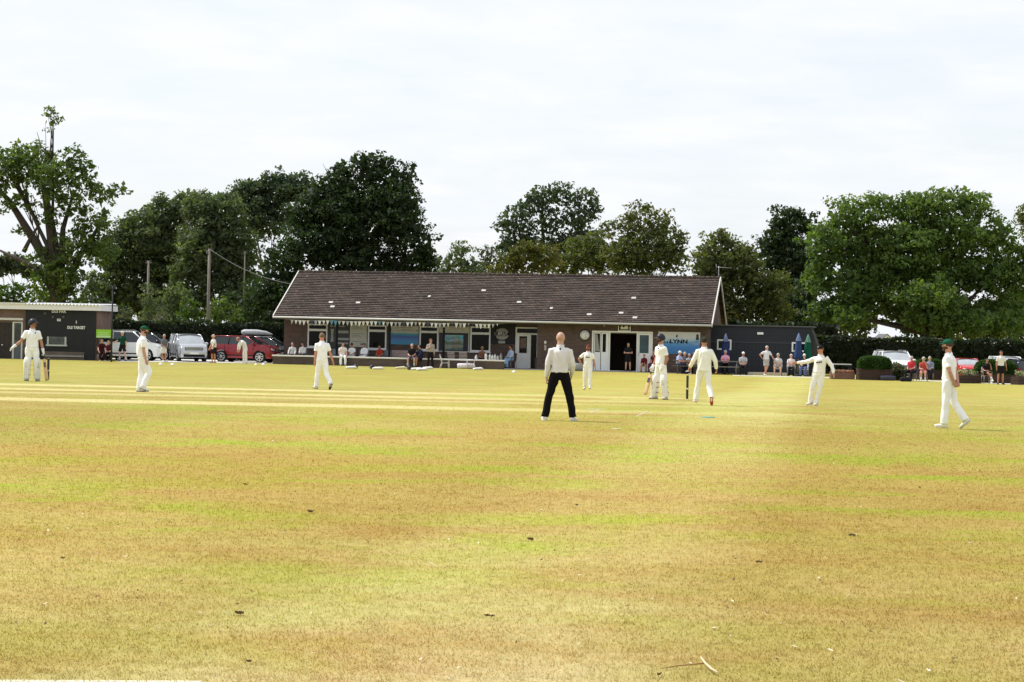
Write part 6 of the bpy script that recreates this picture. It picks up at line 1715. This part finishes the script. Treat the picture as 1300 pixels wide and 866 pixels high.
LEAF = {}
def lmat(k):
    d = {'oak': ((0.091, 0.142, 0.037), (0.192, 0.242, 0.057)), 'dark': ((0.030, 0.055, 0.021), (0.066, 0.096, 0.030)), 'grey': ((0.092, 0.129, 0.065), (0.188, 0.232, 0.098)),
         'ash': ((0.098, 0.162, 0.038), (0.198, 0.250, 0.060)), 'blue': ((0.059, 0.091, 0.055), (0.124, 0.166, 0.091)), 'yellow': ((.095, .105, .022), (.22, .18, .04)), 'olive': ((0.097, 0.119, 0.038), (0.205, 0.199, 0.063)),
         'far': ((.065, .085, .050), (.12, .145, .078)), 'bright': ((.055, .100, .017), (.115, .175, .032)), 'box': ((.026, .070, .010), (.060, .130, .018)), 'hedge': ((.016, .028, .011), (.034, .048, .016)), 'lav': ((.10, .11, .07), (.20, .20, .12))}[k]
    return leaf_mat('leaves_' + k, d[0], d[1])

NLEAF = [0]
def tree(name, label, lobes, depth, base, kind, dens=1.0, leaf=.30, trunk=.35, group='trees behind the ground', limbs=True, clump=1.0, core=.45, thick=.75, gap=0.0, twigs=0, forks=None):
    bp = gnd(base, depth)
    t = thing(name, label, 'tree', bp, 0, group)
    k = depth/F; leaf = leaf*.44; trunk *= .62
    Cs, Ns, Ts = [], [], []
    Ci, Ti = [], []
    ctrs = []
    for lb in lobes:
        px, py, rx = lb[:3]; rz = lb[3] if len(lb) > 3 else rx*.9
        dy = lb[4] if len(lb) > 4 else rng.uniform(-.35, .35)*rx
        c = at_depth(px, py, depth + dy*k) - bp; rx *= k; rz *= k; ry = min(rx, rz)*thick*1.25
        ctrs.append((c, rx, rz))
        vol = (rx*ry + rx*rz + ry*rz)/3
        ncl = max(8, int(vol*8.5*dens/clump**2))
        lt = rng.normal(0, .07)
        for i in range(ncl):
            u = rng.normal(size=3); u /= np.linalg.norm(u)
            if u[1] > .35 and rng.uniform() < .6: u[1] = -u[1]
            rad = rng.uniform(core, 1.0)**.6*rng.uniform(.86, 1.10)
            if rng.uniform() < gap: continue
            cc = c + u*np.array([rx, ry, rz])*rad
            if cc[2] < .2: continue
            cr = rng.uniform(.40, .95)*clump*min(1.0, .40 + rx*.16)
            n = int(46*(cr/.75)**2*(.165/leaf)**1.55)
            v = rng.normal(size=(n, 3)); v /= np.linalg.norm(v, axis=1, keepdims=True)
            rr_ = rng.uniform(.12, 1.0, n)**.5
            pts = cc + v*rr_[:, None]*np.array([cr, cr, cr*.62])
            Cs.append(pts); Ns.append(v*.6 + u*.6)
            Ts.append((rng.normal(.45, .15) + lt + rng.normal(0, .15, n)).clip(0, 1))
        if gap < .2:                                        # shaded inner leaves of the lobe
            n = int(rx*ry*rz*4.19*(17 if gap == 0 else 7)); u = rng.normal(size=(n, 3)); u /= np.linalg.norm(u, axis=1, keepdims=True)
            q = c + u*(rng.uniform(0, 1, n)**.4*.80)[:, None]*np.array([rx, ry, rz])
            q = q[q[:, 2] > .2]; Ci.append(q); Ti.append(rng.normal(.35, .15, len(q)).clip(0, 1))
    C = np.concatenate(Cs); N = np.concatenate(Ns); T = np.concatenate(Ts)
    V, Q, TT = leaf_quads(C, N, leaf, T)
    if Ci:
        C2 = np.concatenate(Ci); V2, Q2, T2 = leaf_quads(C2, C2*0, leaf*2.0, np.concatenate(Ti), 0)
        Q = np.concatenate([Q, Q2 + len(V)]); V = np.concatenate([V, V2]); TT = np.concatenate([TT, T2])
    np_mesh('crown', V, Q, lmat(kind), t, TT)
    NLEAF[0] += len(Q)
    # trunk and limbs
    m = MB()
    allc = np.mean([c for c, _, _ in ctrs], axis=0)
    fork = np.array([allc[0]*.25, allc[1]*.3, max(1.6, allc[2]*.42)])
    rs = random.Random(int(depth*10 + base))
    m.tube([(0, 0, -.4), (0, 0, .15), fork*.5 + np.array([rs.uniform(-.1, .1), 0, 0]), fork], [trunk*1.5, trunk*1.15, trunk*.95, trunk*.85], 10)
    for i, (c, rx, rz) in enumerate(ctrs):
        a = fork*rs.uniform(.75, 1.0); e = c*1.0 + np.array([0, 0, rz*.1]); d = e - a
        kk = .40 if i % 4 == 0 else .20
        if forks and i % 5: continue
        mid1 = a + d*.33 + np.array([rs.uniform(-.5, .5), rs.uniform(-.3, .3), abs(d[2])*.06]); mid2 = a + d*.68 + np.array([rs.uniform(-.6, .6), rs.uniform(-.3, .3), abs(d[2])*.05])
        m.tube([a, mid1, mid2, e], [trunk*kk, trunk*kk*.7, trunk*kk*.4, .015], 7)
        for j in range(4 + twigs):
            u = np.array([rs.uniform(-1, 1), rs.uniform(-.7, .7), rs.uniform(-.2, 1)]); b0 = mid2 if j % 2 else mid1*.4 + mid2*.6
            e2 = c + u*np.array([rx, rx*.7, rz])*rs.uniform(.55, .85); m.tube([b0, (b0 + e2)/2 + np.array([rs.uniform(-.2, .2), 0, rs.uniform(0, .3)]), e2], [trunk*kk*.35, trunk*kk*.22, .010], 5)
    if forks:
        for pts, r0 in forks:
            P = [at_depth(px, py, depth + (i*.25 if len(pts) > 2 else 0)) - bp for i, (px, py) in enumerate(pts)]
            n = len(P); m.tube(P, [r0*.62*(1 - .75*i/(n-1)) for i in range(n)], 8)
    m.build('trunk', BARK, t)
    return t

# left: the big half-bare oak
tree('oak_tree', 'tall gnarled oak with bare limbs and a tufted top sprig at the far left',
     [(8, 212, 40, 34), (42, 208, 40, 32), (72, 230, 38, 34), (104, 222, 24, 26), (92, 198, 22, 16), (66, 155, 13, 17, 0), (62, 143, 8, 7, 0), (130, 245, 22, 20), (148, 240, 16, 12), (118, 280, 28, 24), (30, 255, 22, 16), (8, 262, 16, 12), (95, 262, 26, 22), (62, 276, 20, 16), (20, 292, 12, 9), (100, 310, 32, 26), (50, 330, 24, 20), (82, 345, 30, 34), (132, 320, 26, 24), (60, 365, 26, 26), (92, 372, 24, 22), (-10, 240, 25, 25)],
     138, 74, 'oak', 1.5, .30, .9, limbs=True, clump=.85, core=.25, gap=.06, twigs=2, group='trees behind the ground',
     forks=[([(74, 400), (72, 345), (66, 300), (60, 262), (54, 232)], 1.0), ([(74, 385), (62, 335), (40, 300), (14, 258), (-6, 235)], .75), ([(72, 375), (52, 345), (24, 330), (0, 318)], .5), ([(76, 380), (78, 330), (80, 290), (92, 250)], .6), ([(80, 370), (98, 330), (118, 300), (134, 272)], .5), ([(66, 300), (68, 240), (64, 190), (66, 160)], .17), ([(66, 200), (52, 185), (47, 168)], .10), ([(30, 320), (40, 300), (50, 285), (38, 262)], .28)])
tree('oak_tree', 'broad grey-green tree filling the gap between the gnarled oak and the score hut pole',
     [(155, 322, 44, 36), (186, 296, 40, 40), (215, 272, 36, 30), (175, 385, 40, 24), (235, 385, 40, 24), (140, 395, 30, 18), (240, 258, 26, 22), (200, 330, 45, 40), (150, 365, 38, 34), (230, 320, 38, 36), (205, 370, 42, 34), (165, 290, 22, 18), (120, 370, 24, 30)], 148, 180, 'grey', 1.0, .30, .5)
tree('ash_tree', 'rounded mid-green tree behind the utility poles at the left',
     [(255, 266, 34, 30), (287, 272, 36, 34), (310, 345, 30, 40), (330, 390, 30, 26), (262, 310, 44, 40), (300, 310, 34, 34), (285, 350, 40, 36), (245, 350, 36, 34), (300, 385, 34, 26), (252, 385, 30, 22)], 144, 272, 'grey', 1.0, .29, .5)
tree('lime_tree', 'dark rounded tree crown rising behind the left-hand trees',
     [(318, 250, 32, 28), (350, 240, 34, 26), (380, 240, 30, 26), (340, 275, 44, 30), (300, 262, 16, 16)], 172, 345, 'blue', 1.0, .32, .5)
tree('oak_tree', 'huge very dark oak standing directly behind the left end of the pavilion roof',
     [(435, 233, 34, 30), (480, 220, 36, 30), (478, 203, 15, 14), (455, 205, 14, 14), (500, 262, 40, 40), (430, 270, 50, 40), (508, 240, 24, 30), (435, 212, 14, 12), (412, 252, 30, 28), (385, 275, 28, 28), (460, 275, 52, 44), (510, 290, 36, 36), (400, 310, 44, 36), (535, 318, 24, 30), (450, 330, 56, 36), (510, 340, 44, 30), (360, 335, 34, 36), (345, 375, 36, 32), (395, 370, 40, 34), (325, 395, 26, 22), (520, 215, 12, 16), (545, 330, 14, 20)], 136, 440, 'dark', 1.15, .29, .7, core=.4)
tree('hawthorn_tree', 'small rounded green tree just right of the huge dark oak', [(583, 330, 24, 20), (600, 345, 20, 18), (566, 338, 16, 18), (586, 316, 12, 9)], 152, 584, 'grey', 1.1, .26, .25)
tree('birch_tree', 'little pale yellow-green tree low behind the roof ridge', [(625, 336, 18, 20), (618, 322, 12, 11), (610, 343, 18, 14)], 160, 622, 'far', 1.0, .24, .2)
tree('poplar_tree', 'tall airy tree with spiky blue-green crown behind the middle of the roof',
     [(655, 275, 26, 20), (642, 290, 20, 14), (690, 250, 26, 20), (715, 246, 22, 18), (675, 262, 24, 20), (745, 252, 24, 16), (735, 275, 28, 22), (700, 280, 26, 22), (755, 265, 14, 14), (665, 300, 26, 20), (640, 310, 14, 14), (712, 305, 24, 14), (740, 300, 24, 18), (700, 318, 44, 24), (745, 315, 30, 24), (655, 318, 34, 20)], 176, 690, 'blue', 1.15, .32, .45, clump=.72, core=.3, gap=.04, twigs=2,
     forks=[([(688, 360), (690, 320), (688, 275), (690, 250)], .35), ([(692, 350), (715, 310), (735, 275)], .25), ([(686, 345), (665, 310), (655, 280)], .25)])
tree('maple_tree', 'yellowing bush-like tree showing above the roof ridge', [(665, 332, 32, 24), (695, 328, 22, 20), (642, 340, 22, 18), (678, 314, 18, 12), (655, 318, 12, 10)], 150, 668, 'yellow', 1.2, .26, .25)
tree('hazel_tree', 'mid-green spreading tree low between the yellowing tree and the tall loose one', [(745, 322, 34, 30), (718, 338, 28, 22), (772, 328, 28, 26), (758, 302, 18, 14)], 154, 745, 'olive', 1.05, .27, .3)
tree('oak_tree', 'loose airy tree with a ragged sunlit top behind the right half of the roof',
     [(815, 278, 30, 20), (835, 285, 30, 22), (800, 295, 28, 22), (850, 305, 26, 22), (865, 300, 13, 10), (820, 320, 44, 32), (785, 320, 24, 24), (812, 262, 18, 8), (858, 330, 24, 22), (772, 290, 14, 16), (830, 325, 44, 28), (795, 335, 34, 22)], 150, 822, 'olive', 1.2, .28, .35, clump=.75, core=.3, gap=.03, twigs=2)
tree('beech_tree', 'brownish green tree standing just behind the right gable of the pavilion',
     [(912, 310, 28, 22), (900, 330, 30, 26), (940, 335, 34, 28), (970, 365, 36, 30), (895, 375, 32, 30), (955, 405, 40, 20), (905, 400, 30, 22), (930, 325, 26, 22), (900, 335, 24, 20), (945, 350, 28, 24), (918, 355, 34, 28), (965, 375, 32, 26), (890, 350, 14, 12), (935, 390, 40, 26), (985, 395, 28, 24), (915, 298, 10, 8)], 134, 930, 'olive', 1.05, .28, .4)
tree('holm_oak_tree', 'dark upright tree between the brownish tree and the great spreading ash',
     [(1000, 283, 30, 24), (978, 318, 24, 24), (1020, 355, 34, 34), (990, 375, 30, 30), (1022, 275, 20, 12), (990, 302, 24, 22), (1030, 290, 20, 16), (965, 305, 10, 8), (1008, 325, 34, 32), (985, 345, 26, 24), (1005, 270, 14, 8)], 160, 1002, 'dark', 1.1, .30, .45)
tree('ash_tree', 'great spreading bright green ash dominating the right-hand side',
     [(1080, 275, 38, 28), (1120, 262, 34, 22), (1160, 265, 36, 26), (1210, 252, 34, 20), (1180, 262, 34, 24), (1240, 262, 26, 22), (1050, 310, 36, 34), (1100, 320, 50, 44), (1160, 315, 54, 44), (1220, 300, 48, 36), (1265, 300, 30, 28), (1040, 350, 30, 30), (1085, 365, 44, 34), (1140, 365, 48, 34), (1200, 350, 52, 36), (1255, 345, 40, 34), (1290, 345, 26, 40), (1060, 395, 34, 22), (1108, 398, 34, 16), (1285, 395, 34, 30), (1240, 395, 36, 26), (1195, 395, 30, 20), (1310, 330, 24, 40), (1150, 390, 40, 20), (1040, 400, 24, 22), (1198, 402, 36, 24, -60), (1238, 410, 32, 22, -60), (1164, 404, 26, 20, -50), (1078, 404, 28, 22, -40), (1275, 412, 34, 22, -50), (1180, 375, 44, 28, -60)], 132, 1178, 'ash', 1.15, .28, .85, core=.35, thick=.9)
tree('willow_tree', 'drooping spray of another tree hanging in at the right edge', [(1305, 285, 14, 16), (1300, 275, 8, 6), (1312, 265, 16, 12), (1312, 300, 12, 16)], 120, 1330, 'olive', 1.0, .24, .3)
tree('poplar_tree', 'pale distant tree low at the far left edge behind the hut', [(15, 335, 28, 16), (-10, 340, 24, 18), (40, 345, 20, 12)], 230, 15, 'far', .8, .45, .4)
tree('hornbeam_tree', 'nearer yellow-green bushy tree above the left end of the hut roof', [(22, 372, 32, 18), (50, 380, 22, 14), (-5, 378, 24, 18)], 150, 22, 'bright', 1.0, .28, .3)
tree('elder_bush', 'bright green elder bush below the tall utility pole', [(240, 390, 16, 14), (252, 400, 16, 10), (232, 402, 14, 10)], 131, 242, 'bright', 1.2, .26, .12)
tree('elder_bush', 'pale green bush right of the tall utility pole', [(280, 390, 16, 16), (290, 400, 16, 12), (272, 403, 14, 8)], 132, 281, 'oak', 1.1, .24, .12)
tree('cypress_tree', 'slim columnar grey shrub in front of the short utility pole', [(188, 375, 13, 16), (188, 395, 15, 16), (192, 410, 13, 10)], 130, 189, 'grey', 1.2, .20, .15)
tree('buddleia_bush', 'wispy pale-tipped shrub beside the score hut', [(158, 402, 12, 9), (170, 408, 12, 7), (206, 405, 10, 9)], 127, 165, 'lav', .9, .18, .08, gap=.3)

UND = 'undergrowth trees behind the hedges'
for px, d, kind, lob, lab in (
    (140, 142, 'dark', [(128, 395, 26, 22), (150, 402, 24, 18), (110, 400, 20, 18)], 'dark holly low behind the right end of the score hut'),
    (212, 140, 'grey', [(205, 395, 28, 22), (225, 380, 22, 20), (218, 408, 30, 12)], 'grey-green sapling thicket between the columnar shrub and the tall utility pole'),
    (300, 138, 'dark', [(300, 395, 24, 24), (318, 405, 26, 16), (330, 380, 22, 24)], 'dark holly right of the thin pale utility pole'),
    (1008, 142, 'dark', [(1000, 395, 30, 28), (1025, 405, 30, 24), (1020, 375, 26, 26), (1040, 415, 24, 20)], 'dark holly behind the right end of the annexe roof'),
    (1070, 146, 'olive', [(1062, 410, 34, 24), (1090, 418, 18, 16), (1080, 395, 30, 22), (1045, 420, 22, 18), (1102, 412, 14, 20)], 'olive-green low tree under the left edge of the great ash'),
    (1160, 148, 'dark', [(1158, 410, 22, 24), (1185, 403, 34, 30), (1205, 418, 32, 20), (1148, 412, 14, 22), (1215, 400, 26, 24)], 'dark low tree behind the trunk of the great ash'),
    (1250, 146, 'olive', [(1238, 410, 34, 28), (1270, 403, 36, 32), (1300, 412, 36, 28), (1255, 420, 34, 18), (1290, 390, 34, 30)], 'olive low tree filling the space under the right side of the great ash')):
    tree('holly_tree', lab, lob, d, px, kind, 1.1, .27, .2, group=UND)
def hedge(name, label, p0, p1, w, h, kind, leaf=.16, n_per=90, top_wob=.08, group=None):
    p0, p1 = np.array(p0), np.array(p1); d = p1 - p0; Ln = np.linalg.norm(d[:2]); ang = math.atan2(d[1], d[0])
    t = thing(name, label, 'hedge', p0, ang, group)
    m = MB(); m.bx(0, Ln, -w/2 + .08, w/2 - .08, -.3, h - .12); m.build('branch_mass', mat('hedge_inner', (.012, .016, .009), .9), t)
    n = int(Ln*(h*2 + w)*n_per)
    x = rng.uniform(0, Ln, n); f = rng.uniform(0, 2*h + w, n)
    wob = np.sin(x*1.3)*top_wob + np.sin(x*3.7 + 1)*top_wob*.6
    y = np.where(f < h, -w/2, np.where(f < h + w, f - h - w/2, w/2)); z = np.where(f < h, f, np.where(f < h + w, h + wob, f - h - w))
    C = np.stack([x, y, z*1.0], 1) + rng.normal(0, .05, (n, 3)); C[:, 1] += np.sin(x*2.1 + z*2.3)*.05
    N = np.stack([np.zeros(n), np.where(f < h, -1, np.where(f < h + w, 0, 1)), np.where((f >= h) & (f < h + w), 1, 0)], 1).astype(float)
    T = (.45 + .2*np.sin(x*.9 + z) + rng.normal(0, .18, n)).clip(0, 1)
    V, Q, TT = leaf_quads(C, N, leaf, T, .3)
    np_mesh('leaves', V, Q, lmat(kind), t, TT)
a, b_ = gnd(120, 125), gnd(372, 125)
hedge('long_hedge', 'long clipped dark hedge behind the parked cars on the left', a, b_, 1.4, 2.28, 'hedge', .15)
a, b_ = gnd(1030, 120), gnd(1345, 116)
hedge('long_hedge', 'long clipped very dark hedge below the great ash on the right', a, b_, 1.4, 2.16, 'hedge', .15)
a, b_ = gnd(335, 130), gnd(1060, 128)
hedge('long_hedge', 'tall dark hedge mass glimpsed between the pavilion and the trees behind', a, b_, 1.5, 3.0, 'hedge', .22, 40)
# small white house seen through the ash
p = gnd(1126, 200)
t_ = thing('house', 'small white gabled house glimpsed under the great ash', 'house', p, R(4), None, .66)
m = MB(); m.bx(-1.7, 1.7, 0, 5, -.4, 2.6); m.prism([(-1.7, 2.6), (1.7, 2.6), (0, 4.0)], 0, 5); m.build('wall', mat('render_white', (.72, .73, .74), .7), t_)
m = MB(); m.add([(-1.95, -.2, 2.45), (0, -.2, 4.12), (0, 5.2, 4.12), (-1.95, 5.2, 2.45), (1.95, -.2, 2.45), (1.95, 5.2, 2.45)], [(0, 1, 2, 3), (1, 4, 5, 2)]); m.build('roof', mat('house_slate', (.10, .10, .11), .7), t_)
m = MB(); m.bx(-.5, .5, -.05, -.005, .9, 2.0); m.build('window', GLASS, t_)
# clipped shrubs in dark wooden troughs
def trough_shrub(label, lab2, px0, px1, ytop, py, tr_h=.62):
    p = hit((px0 + px1)/2, py); k = p[1]/F; w = (px1 - px0)*k; H = (py - ytop)*k
    t = thing('trough_planter', lab2, 'planter', p, 0, 'wooden trough planters')
    m = MB()
    for i in range(5): m.bx(-w/2 + .02*(i % 2), w/2 - .02*(i % 2), -.42, .42, tr_h*i/5 - .02, tr_h*(i+1)/5 - .03)
    m.build('planks', DKWOOD, t)
    for s in (-1, 1): m = MB(); m.box((s*(w/2 - .08), -.45, tr_h/2), (.10, .05, tr_h + .02)); m.build('corner_post', DKWOOD, t)
    m = MB(); m.bx(-w/2 + .05, w/2 - .05, -.38, .38, tr_h - .06, tr_h - .02); m.build('soil', mat('soil', (.03, .022, .016), .95), t)
    s = thing('clipped_shrub', label, 'shrub', p + np.array([0, 0, tr_h - .03]), 0, 'clipped box shrubs')
    h = H - tr_h; n = 9000
    ph = rng.uniform(0, 2*PI, n); cz = rng.uniform(0, 1, n)**.8
    rx = w/2 - .05; ry = .48
    prof = np.sqrt(np.clip(1 - np.clip((cz - .45)/.55, 0, 1)**2.2, .0, 1))
    sup = lambda v: np.sign(v)*np.abs(v)**.55
    C = np.stack([sup(np.cos(ph))*rx*prof, sup(np.sin(ph))*ry*prof, cz*h], 1)
    nt = 3500
    tx, ty = rng.uniform(-1, 1, nt), rng.uniform(-1, 1, nt); q = np.abs(tx)**3.2 + np.abs(ty)**3.2; ok = q < 1; tx, ty, q = tx[ok], ty[ok], q[ok]
    C = np.concatenate([C, np.stack([tx*rx, ty*ry, h*(.45 + .55*(1 - q)**.45)], 1)])
    N = C - np.array([0, 0, h*.4]); N /= np.linalg.norm(N, axis=1, keepdims=True)
    C = C + rng.normal(0, .018, C.shape)
    V, Q, TT = leaf_quads(C, N, .055, rng.normal(.5, .2, len(C)).clip(0, 1), .2)
    m = MB(); m.loft([(0, 0, -.02), (0, 0, h*.45), (0, 0, h*.8), (0, 0, h*.95)], [rx*.95, rx*.95, rx*.80, rx*.5], [ry*.95, ry*.95, ry*.8, ry*.5], (1, 0, 0), 20, 0, 3.6); m.build('branch_mass', mat('shrub_inner', (.02, .045, .010), .9), s)
    np_mesh('leaves', V, Q, lmat('box'), s, TT)
trough_shrub('clipped dome of box in the leftmost dark trough, before the white estate car', 'dark brown wooden trough holding the leftmost clipped box dome', 1088, 1131, 452, 482.5)
trough_shrub('clipped box dome partly hidden behind the green-capped fielder', 'dark wooden trough partly hidden behind the green-capped fielder', 1162, 1196, 455.5, 482.0)
trough_shrub('clipped box dome between the red hatchback and the standing man in the white polo', 'dark wooden trough behind the person in black with crossed legs', 1237, 1290, 456.5, 486.3, .5)
def plant(name, label, px, py, w, h, kind, n=2500, leaf=.09):
    p = hit(px, py); t = thing(name, label, 'plant', p, 0)
    th = rng.uniform(0, 2*PI, n); r_ = rng.uniform(0, 1, n)**.5; z = rng.uniform(0, 1, n)
    C = np.stack([np.cos(th)*r_*w/2*(.5 + .6*z), np.sin(th)*r_*w/2*.7*(.5 + .6*z), h*z*(1 - .45*r_**2)], 1)
    V, Q, TT = leaf_quads(C, C*0 + np.array([0, 0, 1.0]), leaf, rng.normal(.5, .25, n).clip(0, 1), .4)
    np_mesh('foliage', V, Q, lmat(kind), t, TT)
    m = MB()
    for i in range(26): a = i*2.4; m.tube([(math.cos(a)*.05, math.sin(a)*.05, 0), (math.cos(a)*w*.25, math.sin(a)*w*.2, h*.45), (math.cos(a)*w*.42*(i % 3)/2, math.sin(a)*w*.3, h*.92)], .008, 4)
    m.build('stem', mat('stem_green', (.09, .10, .05), .8), t)
plant('lavender_bush', 'loose grey-green lavender bush between the trough and the spectators in red', 1135, 482.6, 1.35, .95, 'lav', 3500, .07)
plant('flowering_shrub', 'small pale flowering shrub behind the spectators in red', 1160, 481, .9, 1.05, 'lav', 900, .08)
# raised brick bed with pale flowers and a white-topped table left of the troughs
p = hit(1069, 481.4)
t_ = thing('raised_bed', 'low brick flower bed left of the leftmost trough', 'flower bed', p, 0)
m = MB(); m.bx(-.62, .62, -.35, .35, -.1, .34); m.build('brickwork', brick_mat('bed_brick', (.19, .075, .05), (.12, .06, .045), (.16, .13, .11)), t_)
n = 700; C = np.stack([rng.uniform(-.58, .58, n), rng.uniform(-.3, .3, n), .34 + rng.uniform(0, .14, n)], 1)
V, Q, TT = leaf_quads(C, C*0, .05, rng.uniform(0, 1, n), .6); np_mesh('flowers', V, Q, leaf_mat('pink_flowers', (.30, .12, .11), (.58, .42, .38)), t_, TT)
small_table('small table with a pale top behind the low brick flower bed', gnd(1069, 110), 1.0, .72, mat('pale_top', (.50, .50, .50), .5))
def sleeper(label, px0, px1, py, h):
    a, b_ = hit(px0, py), hit(px1, py); p = (a + b_)/2; w = np.linalg.norm(b_ - a)
    t = thing('timber_trough', label, 'planter', p, math.atan2(b_[1] - a[1], b_[0] - a[0]), 'low timber troughs')
    m = MB()
    for i in range(2): m.bx(-w/2, w/2, -.25, .25, h*i/2, h*(i+1)/2 - .015)
    m.build('planks', DKWOOD, t)
    n = 260; C = np.stack([rng.uniform(-w*.40, w*.40, n), rng.uniform(-.2, .2, n), h + rng.uniform(0, .28, n)], 1)
    V, Q, TT = leaf_quads(C, C*0, .06, rng.uniform(0, 1, n), .6); np_mesh('flowers', V, Q, leaf_mat('white_flowers', (.12, .14, .07), (.62, .62, .54)), t, TT)
sleeper('low dark timber trough with white flowers before the red hatchback', 1213, 1240, 486.6, .42)
sleeper('low dark timber trough at the far right edge below the dark blue car', 1288, 1312, 488.4, .42)
# ------------------------------------------------------------------ poles and wire
def pole(name, label, px, ytop, d, r_, m_, group=None, arm=None, cat='utility pole'):
    p = gnd(px, d); zt = at_depth(px, ytop, d)[2] - p[2]
    dx = (at_depth(px + 3, ytop, d)[0] - at_depth(px, ytop, d)[0])*0
    t = thing(name, label, cat, p, 0, group)
    m = MB(); m.tube([(0, 0, -.3), (0, 0, zt*.5), (0, 0, zt)], [r_*1.15, r_, r_*.85], 10); m.build('shaft', m_, t)
    if arm:
        m = MB(); m.box((0, 0, zt - .12), (arm, .06, .08)); m.build('crossarm', m_, t)
        for s in (-1, 1):
            m = MB(); m.loft([(s*arm*.42, 0, zt - .08), (s*arm*.42, 0, zt + .04)], [.04, .03], [.04, .03], (1, 0, 0), 8); m.build('insulator', DKGREY, t)
    return p + np.array([0, 0, zt])
POLE = mat('pole_wood', (.20, .175, .15), .85, .2, 3)
a = pole('utility_pole', 'tall pale wooden utility pole behind the silver car', 263.3, 316, 129, .105, POLE, 'utility poles', .5)
b_ = pole('utility_pole', 'shorter grey utility pole above the columnar shrub', 186.3, 331, 131, .085, POLE, 'utility poles', .4)
c = pole('utility_pole', 'thin pale utility pole half lost in the leaves left of the huge dark oak', 308.5, 319, 138, .055, mat('pole_pale', (.16, .14, .115), .85, .2, 3), 'utility poles', .3)
pole('lamp_post', 'thin dark post with a small crossbar at the right end of the score hut', 141.5, 363, 110.5, .045, DKGREY, None, .35, 'post')
e = BW(uRL + .8, VE + HD - .6, zR - .9)
m = MB(); pts = [a*(1-s) + e*s - np.array([0, 0, .5*4*s*(1-s)]) for s in np.linspace(0, 1, 24)]; pts = [q - a for q in pts]
m.tube(pts, .022, 5); o = m.build('overhead_wire', mat('wire_grey', (.09, .09, .09), .6)); o.location = [float(q) for q in a]; tag(o, 'overhead wire running from the tall utility pole down to the pavilion roof', 'wire')

print('LEAVES', NLEAF[0])
